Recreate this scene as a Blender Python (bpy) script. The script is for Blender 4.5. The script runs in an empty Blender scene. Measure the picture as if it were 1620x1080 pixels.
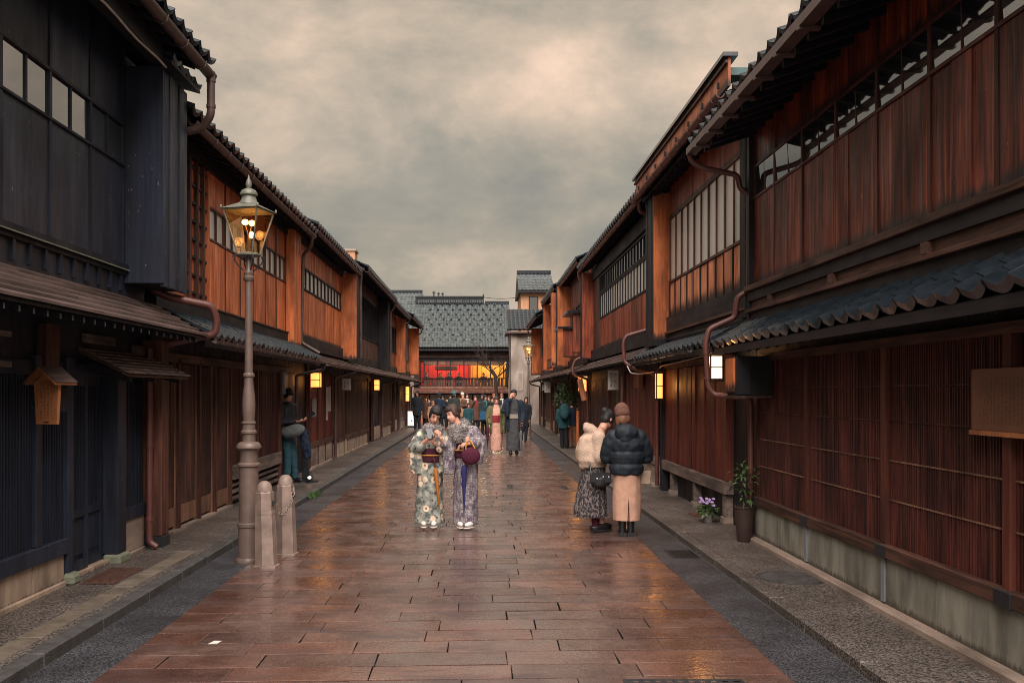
import bpy, bmesh, math, random
from mathutils import Vector, Matrix, noise
random.seed(7)
S = bpy.context.scene
COL = S.collection
R = math.radians
V = Vector
# ---- camera: eye 1.65 m above the street, street runs along +Y ----
F, CX, CY, H = 1500.0, 758.0, 621.0, 1.65        # focal length and vanishing point measured on the 1620 px wide photograph
cam = bpy.data.cameras.new('camera')
cam.sensor_width = 36.0
cam.lens = 36.0 * F / 1620.0
cam.shift_x = (810 - CX) / 1620.0
cam.shift_y = (CY - 540) / 1620.0
cam.clip_end = 2000
cam.clip_start = 0.05
camo = bpy.data.objects.new('camera', cam)
COL.objects.link(camo)
camo.location = (0, 0, H)
camo.rotation_euler = (R(90), 0, 0)
S.camera = camo
# ---- world: overcast evening, cloud deck over a Nishita sky ----
SUN_EL, SUN_AZ = 52.0, 178.0                        # azimuth measured from +Y clockwise: light from behind the camera
W = bpy.data.worlds.new('World')
S.world = W
W.use_nodes = True
wt = W.node_tree
for n in list(wt.nodes): wt.nodes.remove(n)
def NN(nt, typ, ins=None, **kw):
    n = nt.nodes.new(typ)
    for k, v in kw.items(): setattr(n, k, v)
    for k, v in (ins or {}).items():
        s = n.inputs[k]
        if hasattr(v, 'is_linked') or isinstance(v, bpy.types.NodeSocket): nt.links.new(v, s)
        else: s.default_value = v
    return n
def ramp(nt, fac, stops, interp='LINEAR'):
    n = nt.nodes.new('ShaderNodeValToRGB')
    n.color_ramp.interpolation = interp
    e = n.color_ramp.elements
    while len(e) < len(stops): e.new(0.5)
    for el, (p, c) in zip(e, stops):
        el.position = p
        el.color = (c[0], c[1], c[2], 1) if not isinstance(c, (int, float)) else (c, c, c, 1)
    nt.links.new(fac, n.inputs[0])
    return n.outputs[0]
def mixc(nt, fac, a, b, mode='MIX'):
    n = nt.nodes.new('ShaderNodeMix')
    n.data_type = 'RGBA'
    n.blend_type = mode
    for i, v in ((0, fac), (6, a), (7, b)):
        if isinstance(v, bpy.types.NodeSocket): nt.links.new(v, n.inputs[i])
        elif i == 0: n.inputs[0].default_value = v
        else: n.inputs[i].default_value = (v[0], v[1], v[2], 1)
    return n.outputs[2]
def mth(nt, op, a, b=0.0, clamp=False):
    n = nt.nodes.new('ShaderNodeMath')
    n.operation = op
    n.use_clamp = clamp
    for i, v in enumerate((a, b)):
        if isinstance(v, bpy.types.NodeSocket): nt.links.new(v, n.inputs[i])
        else: n.inputs[i].default_value = v
    return n.outputs[0]
def build_world():
    nt = wt
    tc = NN(nt, 'ShaderNodeTexCoord')
    mp = NN(nt, 'ShaderNodeMapping', {'Vector': tc.outputs['Generated'], 'Scale': (1.0, 1.0, 1.7), 'Location': (SKY_OFF[0], SKY_OFF[1], SKY_OFF[2])})
    big = NN(nt, 'ShaderNodeTexNoise', {'Vector': mp.outputs[0], 'Scale': 2.0, 'Detail': 2.0, 'Roughness': 0.4, 'Distortion': 0.1})
    fine = NN(nt, 'ShaderNodeTexNoise', {'Vector': mp.outputs[0], 'Scale': 5.6, 'Detail': 10.0, 'Roughness': 0.6, 'Distortion': 0.15})
    a = mth(nt, 'MULTIPLY', big.outputs[0], 0.6)
    b = mth(nt, 'MULTIPLY', fine.outputs[0], 0.4)
    f = mth(nt, 'ADD', a, b)
    cloud = ramp(nt, f, [(0.39, (0.165, 0.158, 0.135)), (0.46, (0.240, 0.215, 0.172)), (0.54, (0.39, 0.312, 0.242)), (0.62, (0.60, 0.435, 0.330))])
    sky = NN(nt, 'ShaderNodeTexSky', sky_type='NISHITA')
    sky.sun_disc = False
    sky.sun_elevation = R(SUN_EL)
    sky.sun_rotation = R(SUN_AZ)
    skyc = mixc(nt, 1.0, sky.outputs[0], (0.10, 0.10, 0.10), 'MULTIPLY')
    thick = ramp(nt, fine.outputs[0], [(0.2, 0.94), (0.6, 0.99)])
    col = mixc(nt, thick, skyc, cloud)
    bg = NN(nt, 'ShaderNodeBackground', {'Color': col, 'Strength': SKY_STRENGTH})
    out = NN(nt, 'ShaderNodeOutputWorld')
    nt.links.new(bg.outputs[0], out.inputs[0])
SKY_OFF = (3.0, 1.0, -0.1)
SKY_STRENGTH = 0.31
build_world()
sun = bpy.data.lights.new('sun', 'SUN')
sun.energy = 1.5
sun.angle = R(65)
sun.color = (1.0, 0.91, 0.87)
suno = bpy.data.objects.new('sun', sun)
COL.objects.link(suno)
az, el = R(SUN_AZ), R(SUN_EL)
sd = V((math.sin(az) * math.cos(el), math.cos(az) * math.cos(el), math.sin(el)))
suno.rotation_euler = sd.to_track_quat('Z', 'Y').to_euler()
S.view_settings.view_transform = 'Standard'
S.view_settings.look = 'None'
S.view_settings.exposure = 2.45
S.view_settings.gamma = 1.0
S.cycles.use_denoising = True
S.cycles.denoising_prefilter = 'NONE'
S.cycles.filter_width = 0.95
S.cycles.max_bounces = 6
S.cycles.diffuse_bounces = 3
S.cycles.glossy_bounces = 3
S.cycles.transparent_max_bounces = 8
S.cycles.sample_clamp_indirect = 4.0

# ------------------------------------------------------------------ materials
MATS = {}
def newmat(name):
    m = bpy.data.materials.new(name)
    m.use_nodes = True
    nt = m.node_tree
    b = nt.nodes['Principled BSDF']
    MATS[name] = m
    return m, nt, b
def setin(nt, b, **kw):
    for k, v in kw.items():
        s = b.inputs[k.replace('_', ' ')]
        if isinstance(v, bpy.types.NodeSocket): nt.links.new(v, s)
        elif isinstance(v, tuple) and len(v) == 3: s.default_value = (v[0], v[1], v[2], 1)
        else: s.default_value = v
def bump(nt, b, h, strength, dist=0.01):
    n = NN(nt, 'ShaderNodeBump', {'Height': h, 'Strength': strength, 'Distance': dist})
    nt.links.new(n.outputs[0], b.inputs['Normal'])
def objcoord(nt, sc, jitter=True):
    tc = NN(nt, 'ShaderNodeTexCoord')
    v = tc.outputs['Object']
    if jitter:
        oi = NN(nt, 'ShaderNodeObjectInfo')
        mu = mth(nt, 'MULTIPLY', oi.outputs['Random'], 53.0)
        cb = NN(nt, 'ShaderNodeCombineXYZ', {0: mu, 1: mu, 2: mu})
        va = NN(nt, 'ShaderNodeVectorMath', {0: v, 1: cb.outputs[0]}, operation='ADD')
        v = va.outputs[0]
    mp = NN(nt, 'ShaderNodeMapping', {'Vector': v, 'Scale': sc})
    return mp.outputs[0]
def wood(name, c1, c2, rough=0.62, stain=0.0, along='z', grain=1.0, vary=0.35, spec=0.35, staincol=(0.012, 0.012, 0.015), streak=0.0, streakcol=(0.5, 0.2, 0.08), bmp=0.25, fleck=0.0, fleckcol=(0.35, 0.30, 0.26)):
    m, nt, b = newmat(name)
    sc = {'z': (26, 26, 1.3), 'y': (26, 1.3, 26), 'x': (1.3, 26, 26)}[along]
    v = objcoord(nt, tuple(s * grain for s in sc))
    n1 = NN(nt, 'ShaderNodeTexNoise', {'Vector': v, 'Scale': 1.0, 'Detail': 6.0, 'Roughness': 0.62, 'Distortion': 0.6})
    col = ramp(nt, n1.outputs[0], [(0.36, c2), (0.60, c1)])
    v2 = objcoord(nt, {'z': (3.5, 3.5, 1.1), 'y': (3.5, 1.1, 3.5), 'x': (1.1, 3.5, 3.5)}[along])
    n2 = NN(nt, 'ShaderNodeTexNoise', {'Vector': v2, 'Scale': 1.0, 'Detail': 4.0, 'Roughness': 0.6})
    wz = ramp(nt, n2.outputs[0], [(0.34, 0.5), (0.64, 1.25)])
    col = mixc(nt, 1.0, col, wz, 'MULTIPLY')
    oi = NN(nt, 'ShaderNodeObjectInfo')
    br = NN(nt, 'ShaderNodeMapRange', {'Value': oi.outputs['Random'], 'To Min': 1.0 - vary, 'To Max': 1.0 + vary})
    brc = NN(nt, 'ShaderNodeCombineColor', {0: br.outputs[0], 1: br.outputs[0], 2: br.outputs[0]})
    col = mixc(nt, 1.0, col, brc.outputs[0], 'MULTIPLY')
    if streak:
        v3 = objcoord(nt, {'z': (22, 22, 0.8), 'y': (22, 0.8, 22), 'x': (0.8, 22, 22)}[along])
        n3 = NN(nt, 'ShaderNodeTexNoise', {'Vector': v3, 'Scale': 1.0, 'Detail': 3.0, 'Roughness': 0.5})
        f3 = ramp(nt, n3.outputs[0], [(0.57, 0.0), (0.70, streak)])
        col = mixc(nt, f3, col, streakcol)
    if fleck:
        v5 = objcoord(nt, (45, 45, 14))
        n5 = NN(nt, 'ShaderNodeTexNoise', {'Vector': v5, 'Scale': 1.0, 'Detail': 1.0, 'Roughness': 0.4})
        col = mixc(nt, ramp(nt, n5.outputs[0], [(0.785, 0.0), (0.81, fleck)]), col, fleckcol)
    if stain:
        tc = NN(nt, 'ShaderNodeTexCoord')
        sp = NN(nt, 'ShaderNodeSeparateXYZ', {0: tc.outputs['Object']})
        v4 = objcoord(nt, (30, 30, 1.5))
        n4 = NN(nt, 'ShaderNodeTexNoise', {'Vector': v4, 'Scale': 1.0, 'Detail': 3.0})
        k = mth(nt, 'MULTIPLY', n4.outputs[0], stain * 1.7)
        d = mth(nt, 'SUBTRACT', sp.outputs[2], k)
        f4 = NN(nt, 'ShaderNodeMapRange', {'Value': d, 'From Min': -stain * 0.45, 'From Max': stain * 0.25, 'To Min': 0.93, 'To Max': 0.0})
        f4.clamp = True
        col = mixc(nt, f4.outputs[0], col, staincol)
    rg = ramp(nt, n2.outputs[0], [(0.3, min(1, rough + 0.12)), (0.7, max(0.05, rough - 0.12))])
    setin(nt, b, Base_Color=col, Roughness=rg, Specular_IOR_Level=spec)
    bump(nt, b, n1.outputs[0], bmp, 0.006)
    return m
def plain(name, c, rough=0.6, spec=0.4, var=0.2, nscale=8.0, metal=0.0, bmp=0.0, bscale=60.0, coat=0.0):
    m, nt, b = newmat(name)
    v = objcoord(nt, (1, 1, 1))
    n = NN(nt, 'ShaderNodeTexNoise', {'Vector': v, 'Scale': nscale, 'Detail': 5.0, 'Roughness': 0.6})
    lo = tuple(x * (1 - var) for x in c)
    hi = tuple(min(1, x * (1 + var)) for x in c)
    setin(nt, b, Base_Color=ramp(nt, n.outputs[0], [(0.3, lo), (0.7, hi)]), Roughness=rough, Specular_IOR_Level=spec, Metallic=metal)
    if coat: setin(nt, b, Coat_Weight=coat, Coat_Roughness=0.2)
    if bmp:
        n2 = NN(nt, 'ShaderNodeTexNoise', {'Vector': v, 'Scale': bscale, 'Detail': 3.0})
        bump(nt, b, n2.outputs[0], bmp, 0.01)
    return m
def glow(name, c, strength, base=(0.8, 0.6, 0.4)):
    m, nt, b = newmat(name)
    setin(nt, b, Base_Color=base, Emission_Color=c, Emission_Strength=strength, Roughness=0.7)
    return m

# painted and weathered timbers
wood('navy_paint', (0.019, 0.026, 0.045), (0.011, 0.015, 0.027), 0.55, vary=0.18, spec=0.4, bmp=0.12, streak=0.3, streakcol=(0.036, 0.040, 0.052), fleck=0.7)
wood('navy_lattice', (0.013, 0.018, 0.032), (0.006, 0.009, 0.017), 0.6, vary=0.2, bmp=0.12)
wood('orange_board', (0.60, 0.175, 0.062), (0.36, 0.088, 0.030), 0.55, stain=0.0, vary=0.20)
wood('orange_board_stained', (0.60, 0.175, 0.062), (0.36, 0.088, 0.030), 0.55, stain=0.07, vary=0.18)
wood('peach_board', (0.76, 0.31, 0.155), (0.56, 0.180, 0.078), 0.5, stain=0.16, vary=0.14)
wood('orange_fin', (0.56, 0.170, 0.058), (0.40, 0.105, 0.036), 0.5, stain=0.10, vary=0.10)
wood('red_board', (0.225, 0.042, 0.019), (0.030, 0.008, 0.006), 0.5, stain=0.10, vary=0.42, streak=0.8, streakcol=(0.42, 0.098, 0.035), fleck=0.6, fleckcol=(0.5, 0.26, 0.15))
wood('red_board_mid', (0.30, 0.065, 0.026), (0.12, 0.025, 0.012), 0.52, stain=0.05, vary=0.3, streak=0.4, streakcol=(0.40, 0.13, 0.05))
wood('rust_wall', (0.170, 0.030, 0.016), (0.066, 0.013, 0.009), 0.5, stain=0.0, vary=0.25)
wood('lattice_red', (0.085, 0.022, 0.016), (0.018, 0.006, 0.006), 0.55, vary=0.25, streak=0.3, streakcol=(0.20, 0.075, 0.04))
wood('lattice_brown', (0.092, 0.040, 0.028), (0.040, 0.018, 0.015), 0.6, vary=0.25)
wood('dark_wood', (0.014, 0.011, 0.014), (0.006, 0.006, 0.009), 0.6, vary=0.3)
wood('dark_wood_y', (0.018, 0.014, 0.016), (0.007, 0.007, 0.010), 0.6, along='y', vary=0.3)
wood('soffit', (0.012, 0.009, 0.010), (0.006, 0.005, 0.007), 0.7, along='x', vary=0.2)
wood('brown_beam', (0.095, 0.042, 0.028), (0.034, 0.017, 0.014), 0.58, along='y', vary=0.3, streak=0.3, streakcol=(0.24, 0.10, 0.055))
wood('brown_post', (0.110, 0.040, 0.025), (0.044, 0.017, 0.012), 0.58, vary=0.3)
wood('red_post', (0.105, 0.028, 0.017), (0.050, 0.015, 0.011), 0.55, vary=0.25)
wood('grey_beam', (0.20, 0.150, 0.125), (0.095, 0.070, 0.062), 0.65, along='y', vary=0.2)
wood('shingle', (0.125, 0.088, 0.078), (0.060, 0.043, 0.041), 0.5, along='y', vary=0.3)
wood('tan_sign', (0.37, 0.145, 0.060), (0.27, 0.098, 0.040), 0.55, vary=0.05)
wood('tan_door', (0.24, 0.125, 0.078), (0.13, 0.066, 0.042), 0.55, vary=0.15)
plain('kawara', (0.016, 0.022, 0.028), 0.16, 0.8, 0.4, 6.0)
plain('kawara_grey', (0.068, 0.080, 0.080), 0.22, 0.8, 0.6, 5.0)
plain('copper', (0.115, 0.040, 0.032), 0.42, 0.5, 0.22, 5.0)
plain('copper_dark', (0.080, 0.047, 0.040), 0.45, 0.5, 0.3, 5.0)
plain('black_metal', (0.016, 0.018, 0.022), 0.42, 0.5, 0.3)
plain('lamp_paint', (0.125, 0.086, 0.070), 0.42, 0.5, 0.16, 9.0, bmp=0.05)
plain('lamp_cap', (0.135, 0.135, 0.105), 0.45, 0.5, 0.25, 9.0)
plain('bollard_paint', (0.215, 0.155, 0.125), 0.5, 0.45, 0.30, 7.0, bmp=0.12, bscale=40)
wood('tan_panel', (0.35, 0.26, 0.195), (0.31, 0.23, 0.168), 0.78, grain=0.2, stain=0.04, staincol=(0.07, 0.055, 0.045), vary=0.1, bmp=0.15)
wood('concrete', (0.255, 0.243, 0.195), (0.215, 0.205, 0.165), 0.82, grain=0.2, stain=0.05, staincol=(0.075, 0.062, 0.048), vary=0.12, bmp=0.3)
wood('concrete_warm', (0.29, 0.22, 0.176), (0.25, 0.188, 0.150), 0.8, grain=0.2, along='y', stain=0.02, staincol=(0.08, 0.062, 0.05), vary=0.1, bmp=0.2)
plain('stone_base', (0.17, 0.18, 0.13), 0.8, 0.25, 0.2, 8.0, bmp=0.2)
plain('plaster', (0.33, 0.255, 0.205), 0.85, 0.2, 0.16, 2.0, bmp=0.1)
plain('plaster_orange', (0.45, 0.24, 0.14), 0.85, 0.2, 0.14, 2.0)
plain('white_sign', (0.55, 0.52, 0.47), 0.6, 0.3, 0.08)
plain('grey_sign', (0.20, 0.215, 0.23), 0.5, 0.4, 0.1)
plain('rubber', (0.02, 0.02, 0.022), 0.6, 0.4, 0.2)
plain('cable_white', (0.42, 0.36, 0.31), 0.6, 0.3, 0.2)
plain('kerb_stone', (0.060, 0.056, 0.054), 0.62, 0.4, 0.35, 9.0, bmp=0.4, bscale=70)
plain('band_stone', (0.130, 0.105, 0.080), 0.6, 0.4, 0.35, 5.0, bmp=0.3, bscale=60)
plain('mat_fibre', (0.085, 0.045, 0.034), 0.95, 0.1, 0.4, 30.0, bmp=0.8, bscale=250)
plain('iron', (0.035, 0.036, 0.038), 0.45, 0.5, 0.3, 12, metal=0.4)
plain('pot', (0.050, 0.030, 0.026), 0.45, 0.45, 0.15)
plain('pot_pale', (0.30, 0.27, 0.24), 0.6, 0.4, 0.15)
plain('leaf', (0.055, 0.105, 0.030), 0.45, 0.45, 0.5, 12)
plain('leaf_dark', (0.030, 0.060, 0.022), 0.45, 0.45, 0.5, 12)
plain('petal', (0.40, 0.27, 0.52), 0.6, 0.3, 0.4, 40)
plain('bark', (0.040, 0.030, 0.026), 0.8, 0.2, 0.3, 20)
plain('interior_red', (0.48, 0.050, 0.060), 0.8, 0.2, 0.12, 1.5)
plain('interior_gold', (0.62, 0.34, 0.10), 0.8, 0.2, 0.15, 1.5)
plain('tarp', (0.30, 0.245, 0.205), 0.62, 0.35, 0.12, 1.2)
plain('teal_roof', (0.03, 0.085, 0.085), 0.4, 0.5, 0.2)
glow('paper_warm', (1.0, 0.34, 0.075), 0.36, (0.8, 0.55, 0.3))
glow('paper_white', (1.0, 0.74, 0.46), 0.42, (0.8, 0.75, 0.65))
glow('paper_box', (1.0, 0.86, 0.62), 0.19, (0.8, 0.78, 0.7))
glow('bulb', (1.0, 0.46, 0.12), 3.0, (0.9, 0.7, 0.4))
def glassmat():
    m, nt, b = newmat('window_glass')
    setin(nt, b, Base_Color=(0.012, 0.014, 0.018), Roughness=0.03, IOR=3.6, Specular_IOR_Level=0.5)
    v = objcoord(nt, (1, 1, 1))
    n = NN(nt, 'ShaderNodeTexNoise', {'Vector': v, 'Scale': 3.0, 'Detail': 1.0})
    bump(nt, b, n.outputs[0], 0.05, 0.01)
    m, nt, b = newmat('shoji')
    setin(nt, b, Base_Color=(0.60, 0.565, 0.50), Roughness=0.28, IOR=1.6)
    m, nt, b = newmat('lamp_glass')
    nt.nodes.remove(b)
    tr = NN(nt, 'ShaderNodeBsdfTransparent', {'Color': (0.97, 0.80, 0.58, 1)})  # amber tint stands in for the lantern's warm glow on clear panes
    gl = NN(nt, 'ShaderNodeBsdfGlossy', {'Color': (1, 1, 1, 1), 'Roughness': 0.02})
    fr = NN(nt, 'ShaderNodeFresnel', {'IOR': 1.5})
    fk = mth(nt, 'MULTIPLY', fr.outputs[0], 0.28, True)
    mx = NN(nt, 'ShaderNodeMixShader', {0: fk, 1: tr.outputs[0], 2: gl.outputs[0]})
    nt.links.new(mx.outputs[0], nt.nodes['Material Output'].inputs[0])
glassmat()
def groundmats():
    # wet paving stones
    m, nt, b = newmat('paving')
    geo = NN(nt, 'ShaderNodeNewGeometry')
    pos = geo.outputs['Position']
    oi = NN(nt, 'ShaderNodeObjectInfo')
    tone = ramp(nt, oi.outputs['Random'], [(0.0, (0.062, 0.030, 0.023)), (0.25, (0.122, 0.057, 0.041)), (0.5, (0.098, 0.057, 0.045)), (0.75, (0.076, 0.039, 0.031)), (1.0, (0.140, 0.066, 0.047))])
    big = NN(nt, 'ShaderNodeTexNoise', {'Vector': pos, 'Scale': 0.55, 'Detail': 5.0, 'Roughness': 0.6})
    med = NN(nt, 'ShaderNodeTexNoise', {'Vector': pos, 'Scale': 2.6, 'Detail': 6.0, 'Roughness': 0.65})
    grit = NN(nt, 'ShaderNodeTexNoise', {'Vector': pos, 'Scale': 95.0, 'Detail': 3.0, 'Roughness': 0.6})
    ham = NN(nt, 'ShaderNodeTexNoise', {'Vector': pos, 'Scale': 30.0, 'Detail': 3.0, 'Roughness': 0.55})
    mp = NN(nt, 'ShaderNodeMapping', {'Vector': pos, 'Scale': (1.0, 2.2, 1.0)})
    damp = NN(nt, 'ShaderNodeTexNoise', {'Vector': mp.outputs[0], 'Scale': 1.3, 'Detail': 6.0, 'Roughness': 0.66, 'Distortion': 0.5})
    c = mixc(nt, 1.0, tone, ramp(nt, med.outputs[0], [(0.3, 0.72), (0.7, 1.28)]), 'MULTIPLY')
    c = mixc(nt, 1.0, c, ramp(nt, grit.outputs[0], [(0.35, 0.70), (0.65, 1.30)]), 'MULTIPLY')
    c = mixc(nt, ramp(nt, damp.outputs[0], [(0.52, 0.0), (0.64, 0.6)]), c, (0.034, 0.022, 0.023))
    rg = ramp(nt, med.outputs[0], [(0.34, 0.19), (0.52, 0.28), (0.68, 0.44)])
    rg2 = mixc(nt, ramp(nt, damp.outputs[0], [(0.50, 0.0), (0.64, 0.7)]), rg, (0.56, 0.56, 0.56))
    film = ramp(nt, damp.outputs[0], [(0.40, 1.0), (0.66, 0.35)])
    filmr = ramp(nt, med.outputs[0], [(0.34, 0.13), (0.52, 0.22), (0.68, 0.38)])
    setin(nt, b, Base_Color=c, Roughness=rg2, Specular_IOR_Level=0.95, Coat_Weight=film, Coat_Roughness=filmr, Coat_IOR=1.6)
    hh = mth(nt, 'ADD', mth(nt, 'MULTIPLY', ham.outputs[0], 1.0), mth(nt, 'MULTIPLY', grit.outputs[0], 0.5))
    bump(nt, b, hh, 0.6, 0.007)
    nb = NN(nt, 'ShaderNodeBump', {'Height': ham.outputs[0], 'Strength': 0.22, 'Distance': 0.006})
    nt.links.new(nb.outputs[0], b.inputs['Coat Normal'])
    # wet asphalt and aggregate footway
    for nm, lo, hi, sc, rlo, rhi, bs, pat in (('asphalt', (0.008, 0.009, 0.012), (0.075, 0.074, 0.080), 75.0, 0.30, 0.52, 0.8, 1.2),
                                              ('aggregate', (0.020, 0.018, 0.018), (0.170, 0.140, 0.120), 60.0, 0.36, 0.56, 0.8, 0.9),
                                              ('grout', (0.004, 0.004, 0.004), (0.010, 0.009, 0.008), 90.0, 0.9, 1.0, 0.3, 1.0),
                                              ('earth', (0.05, 0.045, 0.04), (0.09, 0.08, 0.07), 30.0, 0.6, 0.8, 0.3, 0.3)):
        m, nt, b = newmat(nm)
        geo = NN(nt, 'ShaderNodeNewGeometry')
        n1 = NN(nt, 'ShaderNodeTexNoise', {'Vector': geo.outputs['Position'], 'Scale': sc, 'Detail': 3.0, 'Roughness': 0.7})
        n2 = NN(nt, 'ShaderNodeTexNoise', {'Vector': geo.outputs['Position'], 'Scale': pat, 'Detail': 5.0, 'Roughness': 0.62})
        c = ramp(nt, n1.outputs[0], [(0.40, lo), (0.62, hi)])
        c = mixc(nt, 1.0, c, ramp(nt, n2.outputs[0], [(0.3, 0.6), (0.7, 1.35)]), 'MULTIPLY')
        setin(nt, b, Base_Color=c, Roughness=ramp(nt, n2.outputs[0], [(0.35, rlo), (0.65, rhi)]), Specular_IOR_Level=0.0 if nm == 'grout' else 0.55)
        bump(nt, b, n1.outputs[0], bs, 0.008)
groundmats()
def notice(name, base, ink, cell, axis='X'):
    # columns of small illegible brush marks
    m, nt, b = newmat(name)
    tc = NN(nt, 'ShaderNodeTexCoord')
    mp = NN(nt, 'ShaderNodeMapping', {'Vector': tc.outputs['Object'], 'Scale': (1, 1, 1)})
    sp = NN(nt, 'ShaderNodeSeparateXYZ', {0: tc.outputs['Generated']})
    n = NN(nt, 'ShaderNodeTexNoise', {'Vector': mp.outputs[0], 'Scale': 1.0 / cell * 1.6, 'Detail': 2.0, 'Roughness': 0.7})
    w = NN(nt, 'ShaderNodeTexWave', {'Vector': mp.outputs[0], 'Scale': 0.16 / cell}, wave_type='BANDS', bands_direction=axis)
    f = mth(nt, 'MULTIPLY', ramp(nt, n.outputs[0], [(0.50, 0.0), (0.56, 1.0)]), ramp(nt, w.outputs[0], [(0.35, 0.0), (0.5, 1.0)]))
    def band(sock, a, c):
        g = mth(nt, 'MULTIPLY', mth(nt, 'GREATER_THAN', sock, a), mth(nt, 'LESS_THAN', sock, c))
        return g
    f = mth(nt, 'MULTIPLY', f, mth(nt, 'MULTIPLY', band(sp.outputs['XYZ'.index(axis)], 0.14, 0.86), band(sp.outputs[2], 0.10, 0.86)))
    g = NN(nt, 'ShaderNodeTexNoise', {'Vector': mp.outputs[0], 'Scale': 5.0, 'Detail': 5.0})
    bc = mixc(nt, 1.0, base, ramp(nt, g.outputs[0], [(0.3, 0.8), (0.7, 1.15)]), 'MULTIPLY')
    setin(nt, b, Base_Color=mixc(nt, mth(nt, 'MULTIPLY', f, 0.75), bc, ink), Roughness=0.5)
notice('notice_wood', (0.40, 0.155, 0.062), (0.03, 0.015, 0.01), 0.022)
notice('notice_tan', (0.165, 0.072, 0.040), (0.03, 0.016, 0.012), 0.020, 'Y')
notice('notice_poster', (0.45, 0.42, 0.39), (0.04, 0.04, 0.05), 0.05, 'Y')
notice('notice_white', (0.55, 0.52, 0.48), (0.04, 0.04, 0.05), 0.045)
notice('notice_lightbox_red', (0.05, 0.02, 0.018), (0.55, 0.12, 0.06), 0.16, 'Y')
# ------------------------------------------------------------------ geometry helpers
WL = {}
def wl(p): return WL.get(p.name, V((0, 0, 0))) if p else V((0, 0, 0))
def link(name, data, parent=None, loc=(0, 0, 0), mat=None, rot=None):
    o = bpy.data.objects.new(name, data)
    COL.objects.link(o)
    loc = V(loc)
    if parent:
        o.parent = parent
        o.location = loc - wl(parent)
    else: o.location = loc
    WL[o.name] = loc
    if rot is not None:
        o.rotation_mode = 'QUATERNION'
        o.rotation_quaternion = rot
    if mat and data and not data.materials: data.materials.append(MATS[mat])
    return o
def tag(o, label=None, cat=None, group=None, kind=None):
    if label: o['label'] = label
    if cat: o['category'] = cat
    if group: o['group'] = group
    if kind: o['kind'] = kind
    return o
def empty(name, loc, label=None, cat=None, group=None, rz=0):
    o = link(name, None, None, loc)
    o.rotation_euler = (0, 0, rz)
    o.empty_display_size = 0.1
    return tag(o, label, cat, group)
class MB:
    def __init__(s): s.v = []; s.f = []; s.m = []
    def add(s, vs, fs, mi=0):
        k = len(s.v)
        s.v += [tuple(a) for a in vs]
        for f in fs: s.f.append(tuple(i + k for i in f)); s.m.append(mi)
        return s
    def box(s, x0, x1, y0, y1, z0, z1, mi=0):
        x0, x1 = min(x0, x1), max(x0, x1); y0, y1 = min(y0, y1), max(y0, y1)
        return s.add([(x0, y0, z0), (x1, y0, z0), (x1, y1, z0), (x0, y1, z0), (x0, y0, z1), (x1, y0, z1), (x1, y1, z1), (x0, y1, z1)],
              [(3, 2, 1, 0), (4, 5, 6, 7), (0, 1, 5, 4), (1, 2, 6, 5), (2, 3, 7, 6), (3, 0, 4, 7)], mi)
    def prism(s, poly, y0, y1, mi=0):        # polygon of (x, z) extruded along y
        n = len(poly)
        vs = [(x, y0, z) for x, z in poly] + [(x, y1, z) for x, z in poly]
        a = sum(poly[i][0] * poly[(i + 1) % n][1] - poly[(i + 1) % n][0] * poly[i][1] for i in range(n))
        fs = [tuple(range(n)), tuple(range(2 * n - 1, n - 1, -1))] + [(i, i + n, (i + 1) % n + n, (i + 1) % n) for i in range(n)]
        if a < 0: fs = [tuple(reversed(f)) for f in fs]
        return s.add(vs, fs, mi)
    def tube(s, pts, r, n=10, mi=0, cap=True, flat=None):
        pts = [V(p) for p in pts]
        rs = r if isinstance(r, (list, tuple)) else [r] * len(pts)
        k = len(s.v)
        up = None
        for i, p in enumerate(pts):
            t = (pts[min(i + 1, len(pts) - 1)] - pts[max(i - 1, 0)]).normalized()
            if up is None:
                a = V((0, 0, 1)) if abs(t.z) < 0.9 else V((1, 0, 0))
                up = (a - t * a.dot(t)).normalized()
            else: up = (up - t * up.dot(t)).normalized()
            b = t.cross(up)
            for j in range(n):
                an = 2 * math.pi * j / n
                s.v.append(tuple(p + (up * math.cos(an) + b * math.sin(an)) * rs[i]))
        for i in range(len(pts) - 1):
            for j in range(n):
                s.f.append((k + i * n + j, k + i * n + (j + 1) % n, k + (i + 1) * n + (j + 1) % n, k + (i + 1) * n + j)); s.m.append(mi)
        if cap:
            s.f.append(tuple(k + j for j in reversed(range(n)))); s.m.append(mi)
            e = k + (len(pts) - 1) * n
            s.f.append(tuple(e + j for j in range(n))); s.m.append(mi)
        return s
    def lathe(s, prof, n=20, c=(0, 0, 0), mi=0, rot=0.0):
        k = len(s.v)
        for r, z in prof:
            for j in range(n):
                a = 2 * math.pi * j / n + rot
                s.v.append((c[0] + r * math.cos(a), c[1] + r * math.sin(a), c[2] + z))
        m = len(prof)
        for i in range(m - 1):
            for j in range(n):
                s.f.append((k + i * n + j, k + i * n + (j + 1) % n, k + (i + 1) * n + (j + 1) % n, k + (i + 1) * n + j)); s.m.append(mi)
        s.f.append(tuple(k + j for j in reversed(range(n)))); s.m.append(mi)
        s.f.append(tuple(k + (m - 1) * n + j for j in range(n))); s.m.append(mi)
        return s
    def ell(s, c, r, n=12, m=8, mi=0, rot=None):
        k = len(s.v)
        M = rot.to_matrix() if rot is not None else Matrix.Identity(3)
        for i in range(m + 1):
            t = math.pi * i / m
            for j in range(n):
                a = 2 * math.pi * j / n
                p = V((r[0] * math.sin(t) * math.cos(a), r[1] * math.sin(t) * math.sin(a), -r[2] * math.cos(t)))
                s.v.append(tuple(V(c) + M @ p))
        for i in range(m):
            for j in range(n):
                s.f.append((k + i * n + j, k + i * n + (j + 1) % n, k + (i + 1) * n + (j + 1) % n, k + (i + 1) * n + j)); s.m.append(mi)
        return s
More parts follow.
